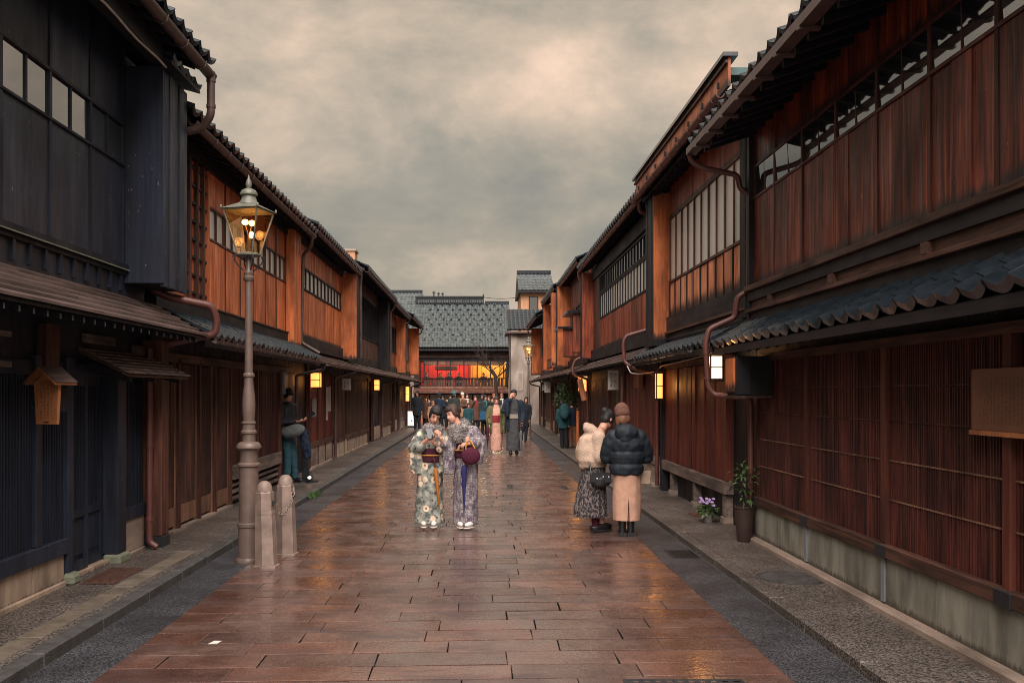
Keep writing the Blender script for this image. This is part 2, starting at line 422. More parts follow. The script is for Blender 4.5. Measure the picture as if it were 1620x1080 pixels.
    def mesh(s, name, mats, smooth=False, origin=(0, 0, 0)):
        me = bpy.data.meshes.new(name)
        o = V(origin)
        me.from_pydata([(a[0] - o.x, a[1] - o.y, a[2] - o.z) for a in s.v], [], s.f)
        for m in ([mats] if isinstance(mats, str) else mats): me.materials.append(MATS[m])
        me.polygons.foreach_set('material_index', s.m)
        if smooth: me.polygons.foreach_set('use_smooth', [True] * len(me.polygons))
        me.validate(); me.update()
        return me
    def build(s, name, mats, parent=None, smooth=False, origin=None):
        if origin is None:
            origin = V((sum(a[0] for a in s.v) / len(s.v), sum(a[1] for a in s.v) / len(s.v), min(a[2] for a in s.v)))
        me = s.mesh(name, mats, smooth, origin)
        if smooth:
            try: me.set_sharp_from_angle(angle=R(40))
            except Exception: pass
        return link(name, me, parent, origin)
def arc_path(pts, r=0.06, n=5):
    pts = [V(p) for p in pts]
    out = [pts[0]]
    for i in range(1, len(pts) - 1):
        a, b, c = pts[i - 1], pts[i], pts[i + 1]
        d1, d2 = (a - b), (c - b)
        k = min(r, d1.length * 0.45, d2.length * 0.45)
        p, q = b + d1.normalized() * k, b + d2.normalized() * k
        for j in range(n + 1):
            t = j / n
            out.append(p * (1 - t) ** 2 + b * 2 * t * (1 - t) + q * t * t)
    out.append(pts[-1])
    return out
BOXC = {}
def box(name, x0, x1, y0, y1, z0, z1, mat, parent=None, bev=0.0):
    x0, x1 = min(x0, x1), max(x0, x1); y0, y1 = min(y0, y1), max(y0, y1)
    key = (round(x1 - x0, 3), round(y1 - y0, 3), round(z1 - z0, 3), mat, bev)
    me = BOXC.get(key)
    if me is None:
        a, b, c = (x1 - x0) / 2, (y1 - y0) / 2, z1 - z0
        if bev:
            bm = bmesh.new()
            bmesh.ops.create_cube(bm, size=1)
            for v in bm.verts: v.co = V((v.co.x * 2 * a, v.co.y * 2 * b, (v.co.z + 0.5) * c))
            bmesh.ops.bevel(bm, geom=bm.edges[:], offset=bev, segments=1, affect='EDGES')
            me = bpy.data.meshes.new(name); bm.to_mesh(me); bm.free()
            me.materials.append(MATS[mat])
        else:
            me = MB().box(-a, a, -b, b, 0, c).mesh(name, mat)
        BOXC[key] = me
    return link(name, me, parent, ((x0 + x1) / 2, (y0 + y1) / 2, z0))
def orient(u, v, n): return Matrix((u, v, n)).transposed().to_quaternion()
TILEC = {}
def tile_mesh(w, l, amp, lip, mat):
    key = (w, l, amp, lip, mat)
    if key in TILEC: return TILEC[key]
    N = 8
    b = MB()
    def f(t):
        q = abs(2 * t - 1)
        return amp * (q ** 1.7)
    top0 = []; top1 = []
    vs = []
    for i in range(N + 1):
        t = i / N
        vs.append((t * w, 0, f(t)))
    for i in range(N + 1):
        t = i / N
        vs.append((t * w, l, f(t) + 0.018))
    for i in range(N + 1):
        t = i / N
        vs.append((t * w, l - 0.004, f(t) + 0.018 - lip))
    for i in range(N + 1):
        t = i / N
        vs.append((t * w, 0, f(t) - 0.012))
    k = N + 1
    fs = []
    for i in range(N):
        fs += [(i, i + 1, k + i + 1, k + i), (k + i, k + i + 1, 2 * k + i + 1, 2 * k + i), (2 * k + i, 2 * k + i + 1, 3 * k + i + 1, 3 * k + i)]
    fs += [(0, k, 2 * k, 3 * k), (N, 3 * k + N, 2 * k + N, k + N)]
    b.add(vs, fs)
    me = b.mesh('tile', mat, True)
    try: me.set_sharp_from_angle(angle=R(35))
    except Exception: pass
    TILEC[key] = me
    return me
def sv_jit(s): return s * random.uniform(-0.006, 0.006)
def tile_field(parent, A, u, s, n, length, L, w, l, courses, mat, amp=0.045, lip_last=0.05, single=True, name='roof_tile', stuffname='roof_tiles'):
    """rows of pantiles: A = start corner at the top edge, u = unit along the eave, s = unit down the slope"""
    q = orient(u, s, n)
    cnt = int(round(length / w))
    w = length / cnt
    w = round(w, 4)
    pitch = (L - l) / max(1, courses - 1) if courses > 1 else 0
    if not single:
        mb = MB()
    for c in range(courses):
        me = tile_mesh(w, l, amp, lip_last if c == courses - 1 else 0.022, mat)
        for i in range(cnt):
            p = A + u * (i * w) + s * (c * pitch) + n * (0.004 * c)
            if single:
                jq = q @ Matrix.Rotation(R(random.uniform(-1.3, 1.3)), 3, 'Z').to_quaternion() @ Matrix.Rotation(R(random.uniform(-1.2, 1.2)), 3, 'X').to_quaternion()
                o = link(name, me, parent, p + sv_jit(s), rot=jq)
            else:
                M = q.to_matrix()
                vs = [tuple(p + M @ v.co) for v in me.vertices]
                mb.add(vs, [tuple(f.vertices) for f in me.polygons])
    if not single:
        tag(mb.build(stuffname, mat, parent, True), kind='stuff')

# ------------------------------------------------------------------ the setting: ground, street, footways
g = MB()
XS = [-300, -12, 12, 300]; YS = [-60, 50, 56, 400]; ZS = [-0.03, -0.03, -0.6, -0.6]
g.add([(x, y, z) for y, z in zip(YS, ZS) for x in XS], [(j * 4 + i, j * 4 + i + 1, j * 4 + i + 5, j * 4 + i + 4) for j in range(3) for i in range(3)])
tag(g.build('ground', 'earth', origin=(0, 0, 0)), kind='structure')
PX0, PX1 = -2.20, 1.79
st = MB().box(PX0, PX1, 0.0, 50.0, -0.05, 0.001)
street = tag(st.build('street', 'grout', origin=(0, 0, 0)), kind='structure')
SK = 0.045
rowp = 0.282
rnd = random.Random(11)
far = MB()
count = 0
y = 4.6
row = 0
while y < 49.6:
    x = PX0
    first = True
    while x < PX1 - 0.02:
        L = rnd.uniform(0.58, 0.84)
        if first: L *= rnd.uniform(0.35, 1.0); first = False
        x1 = x + L
        if PX1 - x1 < 0.28: x1 = PX1
        gp = rnd.uniform(0.0020, 0.0042); gy = rnd.uniform(0.007, 0.0125)
        tops = [(x + gp, SK * x + gy), (x1 - gp, SK * x1 + gy), (x1 - gp, SK * x1 + rowp - gy), (x + gp, SK * x + rowp - gy)]
        tops = [(a + rnd.uniform(-.004, .004), b + rnd.uniform(-.003, .003)) for a, b in tops]
        hz = rnd.uniform(0.0075, 0.0105)
        zz = [hz + rnd.uniform(-.0008, .0008) for _ in range(4)]
        ta, tb = rnd.uniform(-.0022, .0022), rnd.uniform(-.0014, .0014)
        zz = [zz[0] - ta - tb, zz[1] + ta - tb, zz[2] + ta + tb, zz[3] - ta + tb]
        c = ((x + x1) / 2, SK * (x + x1) / 2 + rowp / 2)
        e = 0.003
        inner = [(a + (e if a < c[0] else -e), b + (e if b < c[1] else -e)) for a, b in tops]
        vs = [(a, y + b, -0.03) for a, b in tops] + [(a, y + b, z - 0.0015) for (a, b), z in zip(tops, zz)] + [(a, y + b, z) for (a, b), z in zip(inner, zz)]
        fs = [(8, 9, 10, 11)] + [(i, (i + 1) % 4, (i + 1) % 4 + 4, i + 4) for i in range(4)] + [(i + 4, (i + 1) % 4 + 4, (i + 1) % 4 + 8, i + 8) for i in range(4)]
        if y + c[1] < 4.4: pass
        elif count < 298 and y > 4.9:
            mb = MB().add(vs, fs)
            mb.build('paving_stone', 'paving', street, origin=(c[0], y + c[1], 0))
            count += 1
        else: far.add(vs, fs)
        x = x1
    y += rowp
    row += 1
tag(far.build('paving_stones', 'paving', street, origin=(0, 0, 0)), kind='stuff')
KL, KR = -2.66, 2.27
def strip(name, poly_x, y0, y1, z, mat):
    return tag(MB().box(poly_x[0], poly_x[1], y0, y1, -0.05, z).build(name, mat, origin=(0, 0, 0)), kind='structure')
strip('road_edge', (KL + 0.045, PX0), 0, 50, 0.004, 'asphalt')
strip('road_edge', (PX1, KR - 0.045), 0, 50, 0.004, 'asphalt')
strip('gutter_channel', (KL - 0.01, KL + 0.045), 0, 50, -0.035, 'iron')
strip('gutter_channel', (KR - 0.045, KR + 0.01), 0, 50, -0.035, 'iron')
WLX, WRX = -3.5, 3.06
foot_l = strip('footway', (-4.6, KL - 0.13), 0, 50, 0.045, 'aggregate')
foot_r = strip('footway', (KR + 0.13, 4.6), 0, 50, 0.040, 'aggregate')
def kerb(x0, x1, parent, h, mat='kerb_stone'):
    yy = 4.0
    i = 0
    while yy < 48:
        ln = rnd.uniform(0.75, 1.05)
        if i < 45:
            box('kerb_stone', x0, x1, yy + 0.004, yy + ln - 0.004, -0.05, h + rnd.uniform(-.004, .004), mat, parent, bev=0.010)
        else:
            box('kerb_stone', x0, x1, yy + 0.004, yy + ln - 0.004, -0.05, h, mat, parent)
        yy += ln; i += 1
kerb(KL - 0.13, KL - 0.01, foot_l, 0.052)
kerb(KR + 0.01, KR + 0.13, foot_r, 0.044, 'aggregate')
# pale stone band in the near footway, ending at the corner post
yy = 4.0
while yy < 9.55:
    ln = min(rnd.uniform(0.5, 0.9), 9.6 - yy)
    box('band_stone', -3.02 + rnd.uniform(-.01, .01), -2.86, yy + 0.004, yy + ln - 0.004, 0.02, 0.051 + rnd.uniform(0, .004), 'band_stone', foot_l, bev=0.006)
    yy += ln
# covers and grates
def manhole(x, y, z):
    t = empty('manhole_cover', (x, y, z), 'round iron manhole cover set in the footway by the lattice wall', 'manhole')
    MB().lathe([(0.30, -0.02), (0.30, 0.006), (0.285, 0.006), (0.285, 0.001), (0.27, 0.001), (0.27, 0.006), (0.0, 0.006)], 40, (x, y, z)).build('cover', 'kerb_stone', t)
manhole(2.72, 8.25, 0.040)
def grate(x0, x1, y0, y1, z, label, bars):
    t = empty('drain_grate', ((x0 + x1) / 2, (y0 + y1) / 2, z), label, 'drain grate')
    m = MB()
    m.box(x0, x1, y0, y0 + 0.02, z - 0.02, z + 0.006).box(x0, x1, y1 - 0.02, y1, z - 0.02, z + 0.006)
    m.box(x0, x0 + 0.02, y0 + 0.021, y1 - 0.021, z - 0.02, z + 0.006).box(x1 - 0.02, x1, y0 + 0.021, y1 - 0.021, z - 0.02, z + 0.006)
    m.build('frame', 'iron', t)
    m = MB()
    for i in range(bars):
        a = x0 + 0.025 + (x1 - x0 - 0.05) * i / bars
        m.box(a, a + (x1 - x0) / bars * 0.45, y0 + 0.022, y1 - 0.022, z - 0.015, z + 0.003)
    m.build('bars', 'iron', t)
    MB().box(x0 + .021, x1 - .021, y0 + .021, y1 - .021, z - 0.021, z + 0.0005).build('sump', 'grout', t)
grate(1.93, 2.21, 9.42, 9.9, 0.006, 'iron drain grate in the asphalt beside the two women', 12)
for (px, py, lb) in ((807, 770, 'small dark slot drain in the paving near the kimono couple'), (893, 772, 'small dark slot drain in the paving near the cream jacket woman')):
    Y = F * H / (py - CY); X = (px - CX) * Y / F
    grate(X - 0.05, X + 0.05, Y - 0.28, Y + 0.28, 0.012, lb, 4)
Y = F * H / (1076 - CY)
grate(0.82, 1.5, Y - 0.10, Y - 0.02, 0.010, 'narrow iron slot drain at the bottom edge of the street', 10)
wt_ = at_ = None
b = MB()
Y = F * H / (1021 - CY)
b.add([(-1.77, Y, 0.0135), (-1.71, Y + 0.01, 0.0135), (-1.70, Y + 0.075, 0.014), (-1.75, Y + 0.08, 0.0135)], [(0, 1, 2, 3)])
b.add([(-1.77, Y, 0.0105), (-1.71, Y + 0.01, 0.0105), (-1.70, Y + 0.075, 0.0105), (-1.75, Y + 0.08, 0.0105)], [(3, 2, 1, 0), ])
tag(b.build('paper_scrap', 'white_sign'), 'small pale paper scrap lying on the wet paving', 'litter')
# ------------------------------------------------------------------ town houses
def Yw(px, X): return F * X / (px - CX)
def Zr(px, py, X): return H + (CY - py) / (px - CX) * X          # height of a pixel that lies on the wall plane X
class House:
    def __init__(s, side, Xw, y0, y1, label, nwall=-0.06):
        s.d = -side; s.X = Xw; s.y0 = y0; s.y1 = y1
        s.e = empty('wooden_townhouse', (Xw, (y0 + y1) / 2, 0), label, 'house', 'wooden townhouses lining the street')
    def x(s, n): return s.X + s.d * n
    def b(s, name, y0, y1, n0, n1, z0, z1, mat, parent=None, bev=0.0):
        return box(name, s.x(n0), s.x(n1), y0, y1, z0, z1, mat, parent or s.e, bev)
    def shell(s, e, ze, slope, mat='dark_wood', ly0=None, rmat='kawara', depth=3.2):
        zr = ze + slope * (e + depth)
        zw = ze + slope * (e + 0.06) - 0.13
        b = depth + 3.0
        poly = [(s.x(-0.06), -0.1), (s.x(-0.06), zw), (s.x(-depth), zr - 0.17), (s.x(-b), zr - 0.17 - slope * (b - depth)), (s.x(-b), -0.1)]
        MB().prism(poly, s.y0 + 0.012, s.y1 - 0.012).build('wall', mat, s.e)
        poly = [(s.x(e), ze), (s.x(-depth), zr), (s.x(-b - 0.5), zr - slope * (b + 0.5 - depth)), (s.x(-b - 0.5), zr - slope * (b + 0.5 - depth) - 0.1), (s.x(-depth), zr - 0.12), (s.x(e), ze - 0.055)]
        s.roof = MB().prism(poly, s.y0, s.y1).build('roof', 'soffit', s.e)
        s.zs = lambda n: ze + slope * (e - n)
        MB().box(s.x(-depth - 0.14), s.x(-depth + 0.14), s.y0, s.y1, zr + 0.03, zr + 0.22).build('ridge', rmat, s.roof)
        return zr
    def rafters(s, e, ze, slope, sp=0.30, mat='dark_wood', w=0.05):
        m = MB()
        y = s.y0 + 0.12
        while y < s.y1 - 0.1:
            m.prism([(s.x(e - 0.02), ze - 0.06), (s.x(0), ze - 0.06 + slope * (e - 0.02)), (s.x(0), ze - 0.13 + slope * (e - 0.02)), (s.x(e - 0.02), ze - 0.12)], y, y + w)
            y += sp
        tag(m.build('rafters', mat, s.roof), kind='stuff')
    def eave_tiles(s, e, ze, slope, y0=None, y1=None, w=0.27, single=True, mat='kawara', courses=2):
        y0 = s.y0 if y0 is None else y0; y1 = s.y1 if y1 is None else y1
        sv = V((s.d, 0, -slope)).normalized()
        u = V((0, 1, 0)) if s.d > 0 else V((0, -1, 0))
        n = u.cross(sv)
        if n.z < 0:
            u = -u; n = u.cross(sv)
        L = 0.30 * courses - 0.04 * (courses - 1)
        A = V((s.x(e + 0.10), y0 if u.y > 0 else y1, ze + 0.02)) - sv * L + V((0, 0, -slope * 0.05))
        tile_field(s.roof, A, u, sv, n, y1 - y0, L, w, 0.30, courses, mat, amp=0.06, single=single)
        # upper field as one stepped sheet
        m = MB()
        k = 0
        a = L - 0.05
        while a < 3.0:
            p0 = V((s.x(e + 0.05), 0, ze + 0.02)) - sv * (a + 0.26); p1 = V((s.x(e + 0.05), 0, ze + 0.02)) - sv * a
            m.prism([(p0.x, p0.z), (p1.x, p1.z + 0.02), (p1.x, p1.z - 0.02), (p0.x, p0.z - 0.02)], y0, y1)
            a += 0.25
        tag(m.build('tile_courses', mat, s.roof), kind='stuff')
    def gutter(s, n, z, y0, y1, r=0.055, mat='copper_dark', brk=0.6):
        m = MB()
        N = 8
        pr = []
        for i in range(N + 1):
            a = math.pi * i / N
            pr.append((s.x(n) - s.d * r * math.cos(a), z - r * math.sin(a)))
        for i in range(N, -1, -1):
            a = math.pi * i / N
            pr.append((s.x(n) - s.d * (r - 0.008) * math.cos(a), z - (r - 0.008) * math.sin(a)))
        m.prism(pr, y0, y1)
        go = m.build('gutter', mat, s.e, True)
        m = MB()
        y = y0 + 0.2
        while y < y1:
            m.tube([(s.x(n - r - 0.03), y, z + 0.03), (s.x(n - r * 0.8), y, z - r * 0.75), (s.x(n), y, z - r - 0.008), (s.x(n + r * 0.8), y, z - r * 0.75), (s.x(n + r + 0.006), y, z + 0.01)], 0.009, 5)
            y += brk
        tag(m.build('brackets', mat, go), kind='stuff')
        for yy in (y0 + (y1 - y0) * 0.33, y0 + (y1 - y0) * 0.66):
            MB().tube([(s.x(n), yy - 0.03, z - 0.004), (s.x(n), yy + 0.03, z - 0.004)], r + 0.006, 12, cap=False).build('joint', mat, go) if False else None
        return go
    def pipe(s, pts, r=0.036, mat='copper', joints=True):
        """pts: (y, n, z)"""
        r = r * 0.88
        P = arc_path([(s.x(n), y, z) for y, n, z in pts], 0.055, 4)
        o = MB().tube(P, r, 12).build('downpipe', mat, s.e, True)
        W = [V((s.x(n), y, z)) for y, n, z in pts]
        for a, b in zip(W, W[1:]):
            d = b - a
            if d.length < 0.45 or (a.y > 20): continue
            for t in (([0.12, 0.5, 0.88]) if d.length > 1.0 else [0.2, 0.8]):
                c = a + d * t
                dn = d.normalized()
                MB().tube([c - dn * 0.018, c + dn * 0.018], r + 0.007, 12).build('pipe_collar', mat, o, True)
        return o
    def boards(s, y0, y1, z0, z1, cnt, n0, n1, mat, gap=0.006, name='board', stagger=0.006, batten=None):
        w = (y1 - y0) / cnt
        for i in range(cnt):
            j = random.uniform(-stagger, stagger)
            g0, g1 = gap * random.uniform(0.15, 1.4) / 2, gap * random.uniform(0.15, 1.4) / 2
            o = s.b(name, y0 + i * w + g0, y0 + (i + 1) * w - g1, n0, n1 + j, z0, z1, mat)
        if batten:
            for i in range(cnt + 1):
                yy = y0 + i * w
                s.b('batten', yy - batten[0] / 2, yy + batten[0] / 2, n1 - 0.004, n1 + batten[1], z0, z1, batten[2])
    def board_sheet(s, y0, y1, z0, z1, cnt, n0, n1, mat, gap=0.008):
        m = MB(); w = (y1 - y0) / cnt
        for i in range(cnt):
            m.box(s.x(n0), s.x(n1 + random.uniform(-.005, .005)), y0 + i * w + gap / 2, y0 + (i + 1) * w - gap / 2, z0, z1)
        return tag(m.build('boards', mat, s.e), kind='stuff')
    def lattice(s, y0, y1, z0, z1, sp, w, n0, n1, mat, rails=(), railmat='dark_wood', back='dark_wood', backn=-0.02, railn=None):
        m = MB()
        cnt = max(2, int((y1 - y0) / sp))
        sp = (y1 - y0) / cnt
        for i in range(cnt):
            yy = y0 + (i + 0.5) * sp
            m.box(s.x(n0), s.x(n1 + random.uniform(-.003, .003)), yy - w / 2, yy + w / 2, z0, z1)
        o = m.build('lattice', mat, s.e)
        tag(o, kind='stuff')
        for z in rails:
            m = MB()
            m.box(s.x(n0 - 0.02), s.x(n0 + 0.004), y0, y1, z - 0.012, z + 0.012)
            m.build('rail', railmat, o)
        if back: s.b('backboard', y0, y1, backn - 0.03, backn, z0, z1, back)
        return o
    def panes(s, ys, z0, z1, n, mat='window_glass', mul=0.022, mmat='dark_wood', frame=0.03, deep=0.03, thick_every=2, thick=0.04):
        for i in range(len(ys) - 1):
            o = s.b('window', ys[i] + 0.001, ys[i + 1] - 0.001, n - 0.012, n - 0.008, z0, z1, mat)
            me = o
        for i, yy in enumerate(ys):
            w = thick if (thick_every and i % thick_every == 0) else mul
            s.b('mullion', yy - w / 2, yy + w / 2, n - 0.006, n + deep, z0, z1, mmat)
        s.b('window_rail', ys[0] - 0.02, ys[-1] + 0.02, n - 0.006, n + deep + 0.004, z1 + 0.001, z1 + frame, mmat)
        s.b('window_sill', ys[0] - 0.02, ys[-1] + 0.02, n - 0.006, n + deep + 0.012, z0 - frame, z0 - 0.001, mmat)
    def pent_tiles(s, nE, zE, nT, zT, y0, y1, courses=2, w=0.262, single=True, mat='kawara', amp=0.052):
        nE, nT = nE, nT
        dv = V((s.d * (nE - nT), 0, zE - zT)); L = dv.length; sv = dv.normalized()
        u = V((0, 1, 0)); n = u.cross(sv)
        if n.z < 0: u = -u; n = u.cross(sv)
        deck = MB().prism([(s.x(nT), zT - 0.02), (s.x(nE - 0.02), zE - 0.025), (s.x(nE - 0.02), zE - 0.065), (s.x(nT), zT - 0.08)], y0, y1).build('pent_roof', 'dark_wood', s.e)
        l = 0.30 if courses > 1 else L
        A = V((s.x(nT), y0 if u.y > 0 else y1, zT))
        tile_field(deck, A, u, sv, n, y1 - y0, L, w, max(0.22, L / courses + 0.05), courses, mat, amp=amp, lip_last=0.055, single=single)
        m = MB(); yy = y0 + 0.1
        while yy < y1 - 0.08:
            m.prism([(s.x(0), zT - 0.085), (s.x(nE - 0.04), zE - 0.068), (s.x(nE - 0.04), zE - 0.115), (s.x(0), zT - 0.15)], yy, yy + 0.045); yy += 0.30
        tag(m.build('rafters', 'dark_wood', deck), kind='stuff')
        s.b('eave_board', y0, y1, nE - 0.035, nE - 0.012, zE - 0.10, zE - 0.03, 'dark_wood_y', deck)
        return deck
    def pent_boards(s, nE, zE, nT, zT, y0, y1, courses=5, mat='shingle', tips=False, plank=1.8):
        dv = V((s.d * (nE - nT), 0, zE - zT)); L = dv.length; sv = dv.normalized()
        deck = MB().prism([(s.x(nT), zT - 0.03), (s.x(nE - 0.01), zE - 0.03), (s.x(nE - 0.01), zE - 0.055), (s.x(nT), zT - 0.07)], y0, y1).build('pent_roof', 'dark_wood', s.e)
        for c in range(courses):
            a0 = V((s.x(nT), 0, zT)) + sv * (L * c / courses); a1 = V((s.x(nT), 0, zT)) + sv * (L * (c + 1) / courses + 0.015)
            yy = y0
            while yy < y1 - 0.01:
                ye = min(yy + plank * random.uniform(0.7, 1.2), y1)
                if y1 - ye < 0.4: ye = y1
                MB().prism([(a0.x, a0.z - 0.022), (a1.x, a1.z + 0.004), (a1.x, a1.z - 0.018), (a0.x, a0.z - 0.030)], yy + 0.002, ye - 0.002).build('shingle_plank', mat, deck)
                yy = ye
        m = MB(); t = MB(); yy = y0 + 0.08
        while yy < y1 - 0.06:
            m.prism([(s.x(0), zT - 0.072), (s.x(nE - 0.06), zE - 0.057), (s.x(nE - 0.06), zE - 0.105), (s.x(0), zT - 0.13)], yy, yy + 0.04)
            t.box(s.x(nE - 0.0595), s.x(nE - 0.055), yy + 0.012, yy + 0.028, zE - 0.100, zE - 0.066)
            yy += 0.2
        rf = tag(m.build('rafters', 'dark_wood', deck), kind='stuff')
        if tips: tag(t.build('rafter_tips', 'grey_sign', rf), kind='stuff')
        return deck
    def fin(s, y0, y1, n1, z0, z1, face, side, cap=True):
        """projecting wing wall: broad face towards the viewer, boarded flank towards the street"""
        f = s.b('wing_wall', y0, y0 + 0.03, -0.03, n1, z0, z1, face)
        k = 4
        for i in range(k):
            a = y0 + 0.031 + (y1 - y0 - 0.03) * i / k; c = y0 + 0.031 + (y1 - y0 - 0.03) * (i + 1) / k
            s.b('wing_board', a + 0.004, c - 0.004, n1 - 0.03, n1 + 0.004 * (i % 2), z0 - 0.01, z1, side, f)
        MB().box(s.x(0), s.x(n1 - 0.031), y0 + 0.031, y1, z0 + 0.01, z1).build('wing_core', side, f)
        if cap:
            MB().prism([(s.x(-0.02), z1 + 0.09), (s.x(n1 + 0.06), z1 + 0.002), (s.x(n1 + 0.06), z1 + 0.045), (s.x(-0.02), z1 + 0.14)], y0 - 0.05, y1 + 0.02).build('wing_cap', 'kawara', f)
        return f
    def footing(s, ys, z0, z1, n, mat, skirt=None):
        for a, c in zip(ys, ys[1:]):
            s.b('footing_panel', a + 0.006, c - 0.006, -0.05, n, z0, z1, mat, bev=0.004)
        if skirt: s.b('footing_kerb', ys[0], ys[-1], -0.05, n + skirt[0], -0.05, skirt[1], skirt[2], bev=0.01)

# ======================= house of black painted panels (near, camera's left side)
XL = -3.5
h = House(-1, XL, 3.6, 10.10, 'near townhouse painted blue-black with a boarded box bay and door canopy')
EZ, EN, SL = 5.12, 0.57, 0.40
h.shell(EN, EZ, SL, 'navy_paint')
h.rafters(EN, EZ, SL, 0.32)
h.eave_tiles(EN, EZ, SL)
gt = h.gutter(EN + 0.045, EZ - 0.055, 3.6, 10.22, 0.062)
h.b('purlin', 3.7, 9.25, 0.30, 0.42, 4.86, 5.06, 'dark_wood_y')
MB().tube(arc_path([(h.x(0.43), y_, 4.83 + 0.012 * math.sin(y_ * 5)) for y_ in [3.8 + 0.25 * i for i in range(23)]], 0.02, 2), 0.011, 6).build('conduit', 'cable_white', h.e, True)
# upper storey
ms = [3.74, 4.53, 5.32, 6.11, 6.90, 7.70, 8.50, 9.29]
for a, c in zip(ms, ms[1:]):
    h.b('wall_panel', a + 0.024, c - 0.024, -0.05, 0.012 + random.uniform(-.002, .002), 2.906, 3.86, 'navy_paint')
    h.b('wall_panel', a + 0.024, c - 0.024, -0.05, 0.012, 4.285, 5.30, 'navy_paint')
    mid = (a + c) / 2
    for (q0, q1) in ((a + 0.024, mid - 0.016), (mid + 0.016, c - 0.024)):
        h.b('window', q0, q1, -0.02, 0.004, 3.885, 4.255, 'window_glass')
    h.b('mullion', mid - 0.015, mid + 0.015, -0.03, 0.016, 3.885, 4.255, 'navy_lattice')
for y_ in ms: h.b('mullion', y_ - 0.023, y_ + 0.023, -0.04, 0.024, 2.906, 5.28, 'navy_lattice')
h.b('window_rail', 3.7, 9.30, -0.03, 0.03, 4.257, 4.283, 'navy_lattice')
h.b('window_sill', 3.7, 9.30, -0.03, 0.034, 3.862, 3.883, 'navy_lattice')
h.b('ledge', 3.7, 9.32, -0.04, 0.055, 2.845, 2.904, 'navy_lattice')
h.b('ledge_strip', 3.7, 9.32, 0.0552, 0.066, 2.842, 2.853, 'stone_base')
h.b('frieze', 3.7, 9.9, -0.05, 0.0, 2.60, 2.843, 'navy_paint')
y_ = 3.9
while y_ < 9.3:
    h.b('frieze_batten', y_ - 0.02, y_ + 0.02, 0.001, 0.026, 2.64, 2.80, 'navy_lattice'); y_ += 0.266
h.b('frieze_rail', 3.7, 9.32, 0.001, 0.032, 2.802, 2.841, 'navy_lattice')
# boxed bay at the far end
f = h.b('box_bay', 9.33, 9.36, -0.03, 0.39, 2.73, 4.86, 'navy_paint')
for i in range(5):
    a = 9.361 + 0.148 * i
    h.b('bay_board', a + 0.005, a + 0.143, 0.35, 0.39 + 0.012 * (i % 2), 2.70, 4.83, 'navy_paint', f)
MB().box(h.x(0), h.x(0.345), 9.362, 10.1, 2.76, 4.80).build('bay_core', 'navy_paint', f)
MB().box(h.x(-0.02), h.x(0.34), 9.365, 10.09, 2.725, 2.757).build('bay_floor', 'soffit', f)
cap = MB().prism([(h.x(-0.02), 5.06), (h.x(0.50), 4.90), (h.x(0.50), 4.86), (h.x(-0.02), 5.00)], 9.25, 10.2).build('bay_roof', 'dark_wood', f)
sv = V((1 * 0.52, 0, -0.16)).normalized(); u = V((0, 1, 0)); nrm = u.cross(sv)
if nrm.z < 0: u = -u; nrm = u.cross(sv)
tile_field(f, V((h.x(-0.02), 9.25 if u.y > 0 else 10.2, 5.07)), u, sv, nrm, 0.95, 0.55, 0.24, 0.30, 2, 'kawara', amp=0.035)
# pent roof of overlapping planks
h.pent_boards(0.60, 2.275, 0.0, 2.625, 3.6, 10.12, courses=6, tips=True)
# street floor
h.b('lintel', 3.7, 9.95, -0.06, 0.035, 1.79, 1.90, 'navy_lattice')
h.b('head_wall', 3.7, 9.95, -0.06, 0.0, 1.90, 2.50, 'navy_lattice')
for (a, c, z0, z1, mt) in ((6.2, 6.98, 2.06, 2.10, 'grey_beam'), (6.2, 6.98, 1.835, 1.88, 'grey_beam')):
    h.b('transom_bar', a, c, 0.036, 0.06, z0, z1, mt)
h.b('post_sleeve', 7.50, 7.74, 0.002, 0.075, 1.86, 2.20, 'brown_post')
h.b('post_sleeve', 8.35, 9.0, 0.002, 0.05, 2.09, 2.17, 'grey_beam')
h.b('post_sleeve', 9.55, 9.78, 0.002, 0.05, 2.03, 2.13, 'grey_beam')
for a, c in ((3.7, 5.35), (5.45, 7.37), (7.47, 7.93)):
    h.lattice(a, c, 0.44, 1.79, 0.045, 0.020, 0.0, 0.028, 'navy_lattice', (0.9, 1.35), back='navy_lattice')
for a, c in ((5.35, 5.45), (7.37, 7.47), (7.93, 8.05)):
    h.b('post', a, c, -0.05, 0.06, 0.05 if c == 8.05 else 0.44, 1.95, 'navy_paint', bev=0.006)
h.b('sill', 3.7, 7.93, -0.05, 0.07, 0.31, 0.44, 'navy_paint', bev=0.006)
h.footing([3.7, 4.6, 5.9, 7.36, 7.92], 0.06, 0.31, 0.035, 'tan_panel', (0.02, 0.085, 'tan_panel'))
# sliding doors
for a, c, nn in ((8.05, 8.50, -0.02), (8.44, 8.93, -0.055)):
    dr = h.b('door', a, c, nn - 0.03, nn - 0.012, 0.09, 1.79, 'navy_lattice')
    for q0, q1 in ((a, a + 0.05), (c - 0.05, c)): h.b('door_stile', q0, q1, nn - 0.012, nn + 0.012, 0.09, 1.79, 'navy_paint', dr)
    for z0, z1 in ((0.09, 0.18), (0.56, 0.63), (1.71, 1.79)): h.b('door_rail', a + 0.051, c - 0.051, nn - 0.012, nn + 0.010, z0, z1, 'navy_paint', dr)
    h.b('door_panel', a + 0.085, c - 0.085, nn - 0.012, nn + 0.004, 0.23, 0.51, 'navy_paint', dr)
    m = MB(); q = a + 0.065
    while q < c - 0.055:
        m.box(h.x(nn - 0.011), h.x(nn + 0.004), q, q + 0.012, 0.63, 1.71); q += 0.032
    tag(m.build('door_bars', 'navy_lattice', dr), kind='stuff')
h.b('threshold', 8.05, 8.93, -0.05, 0.03, 0.03, 0.088, 'tan_panel')
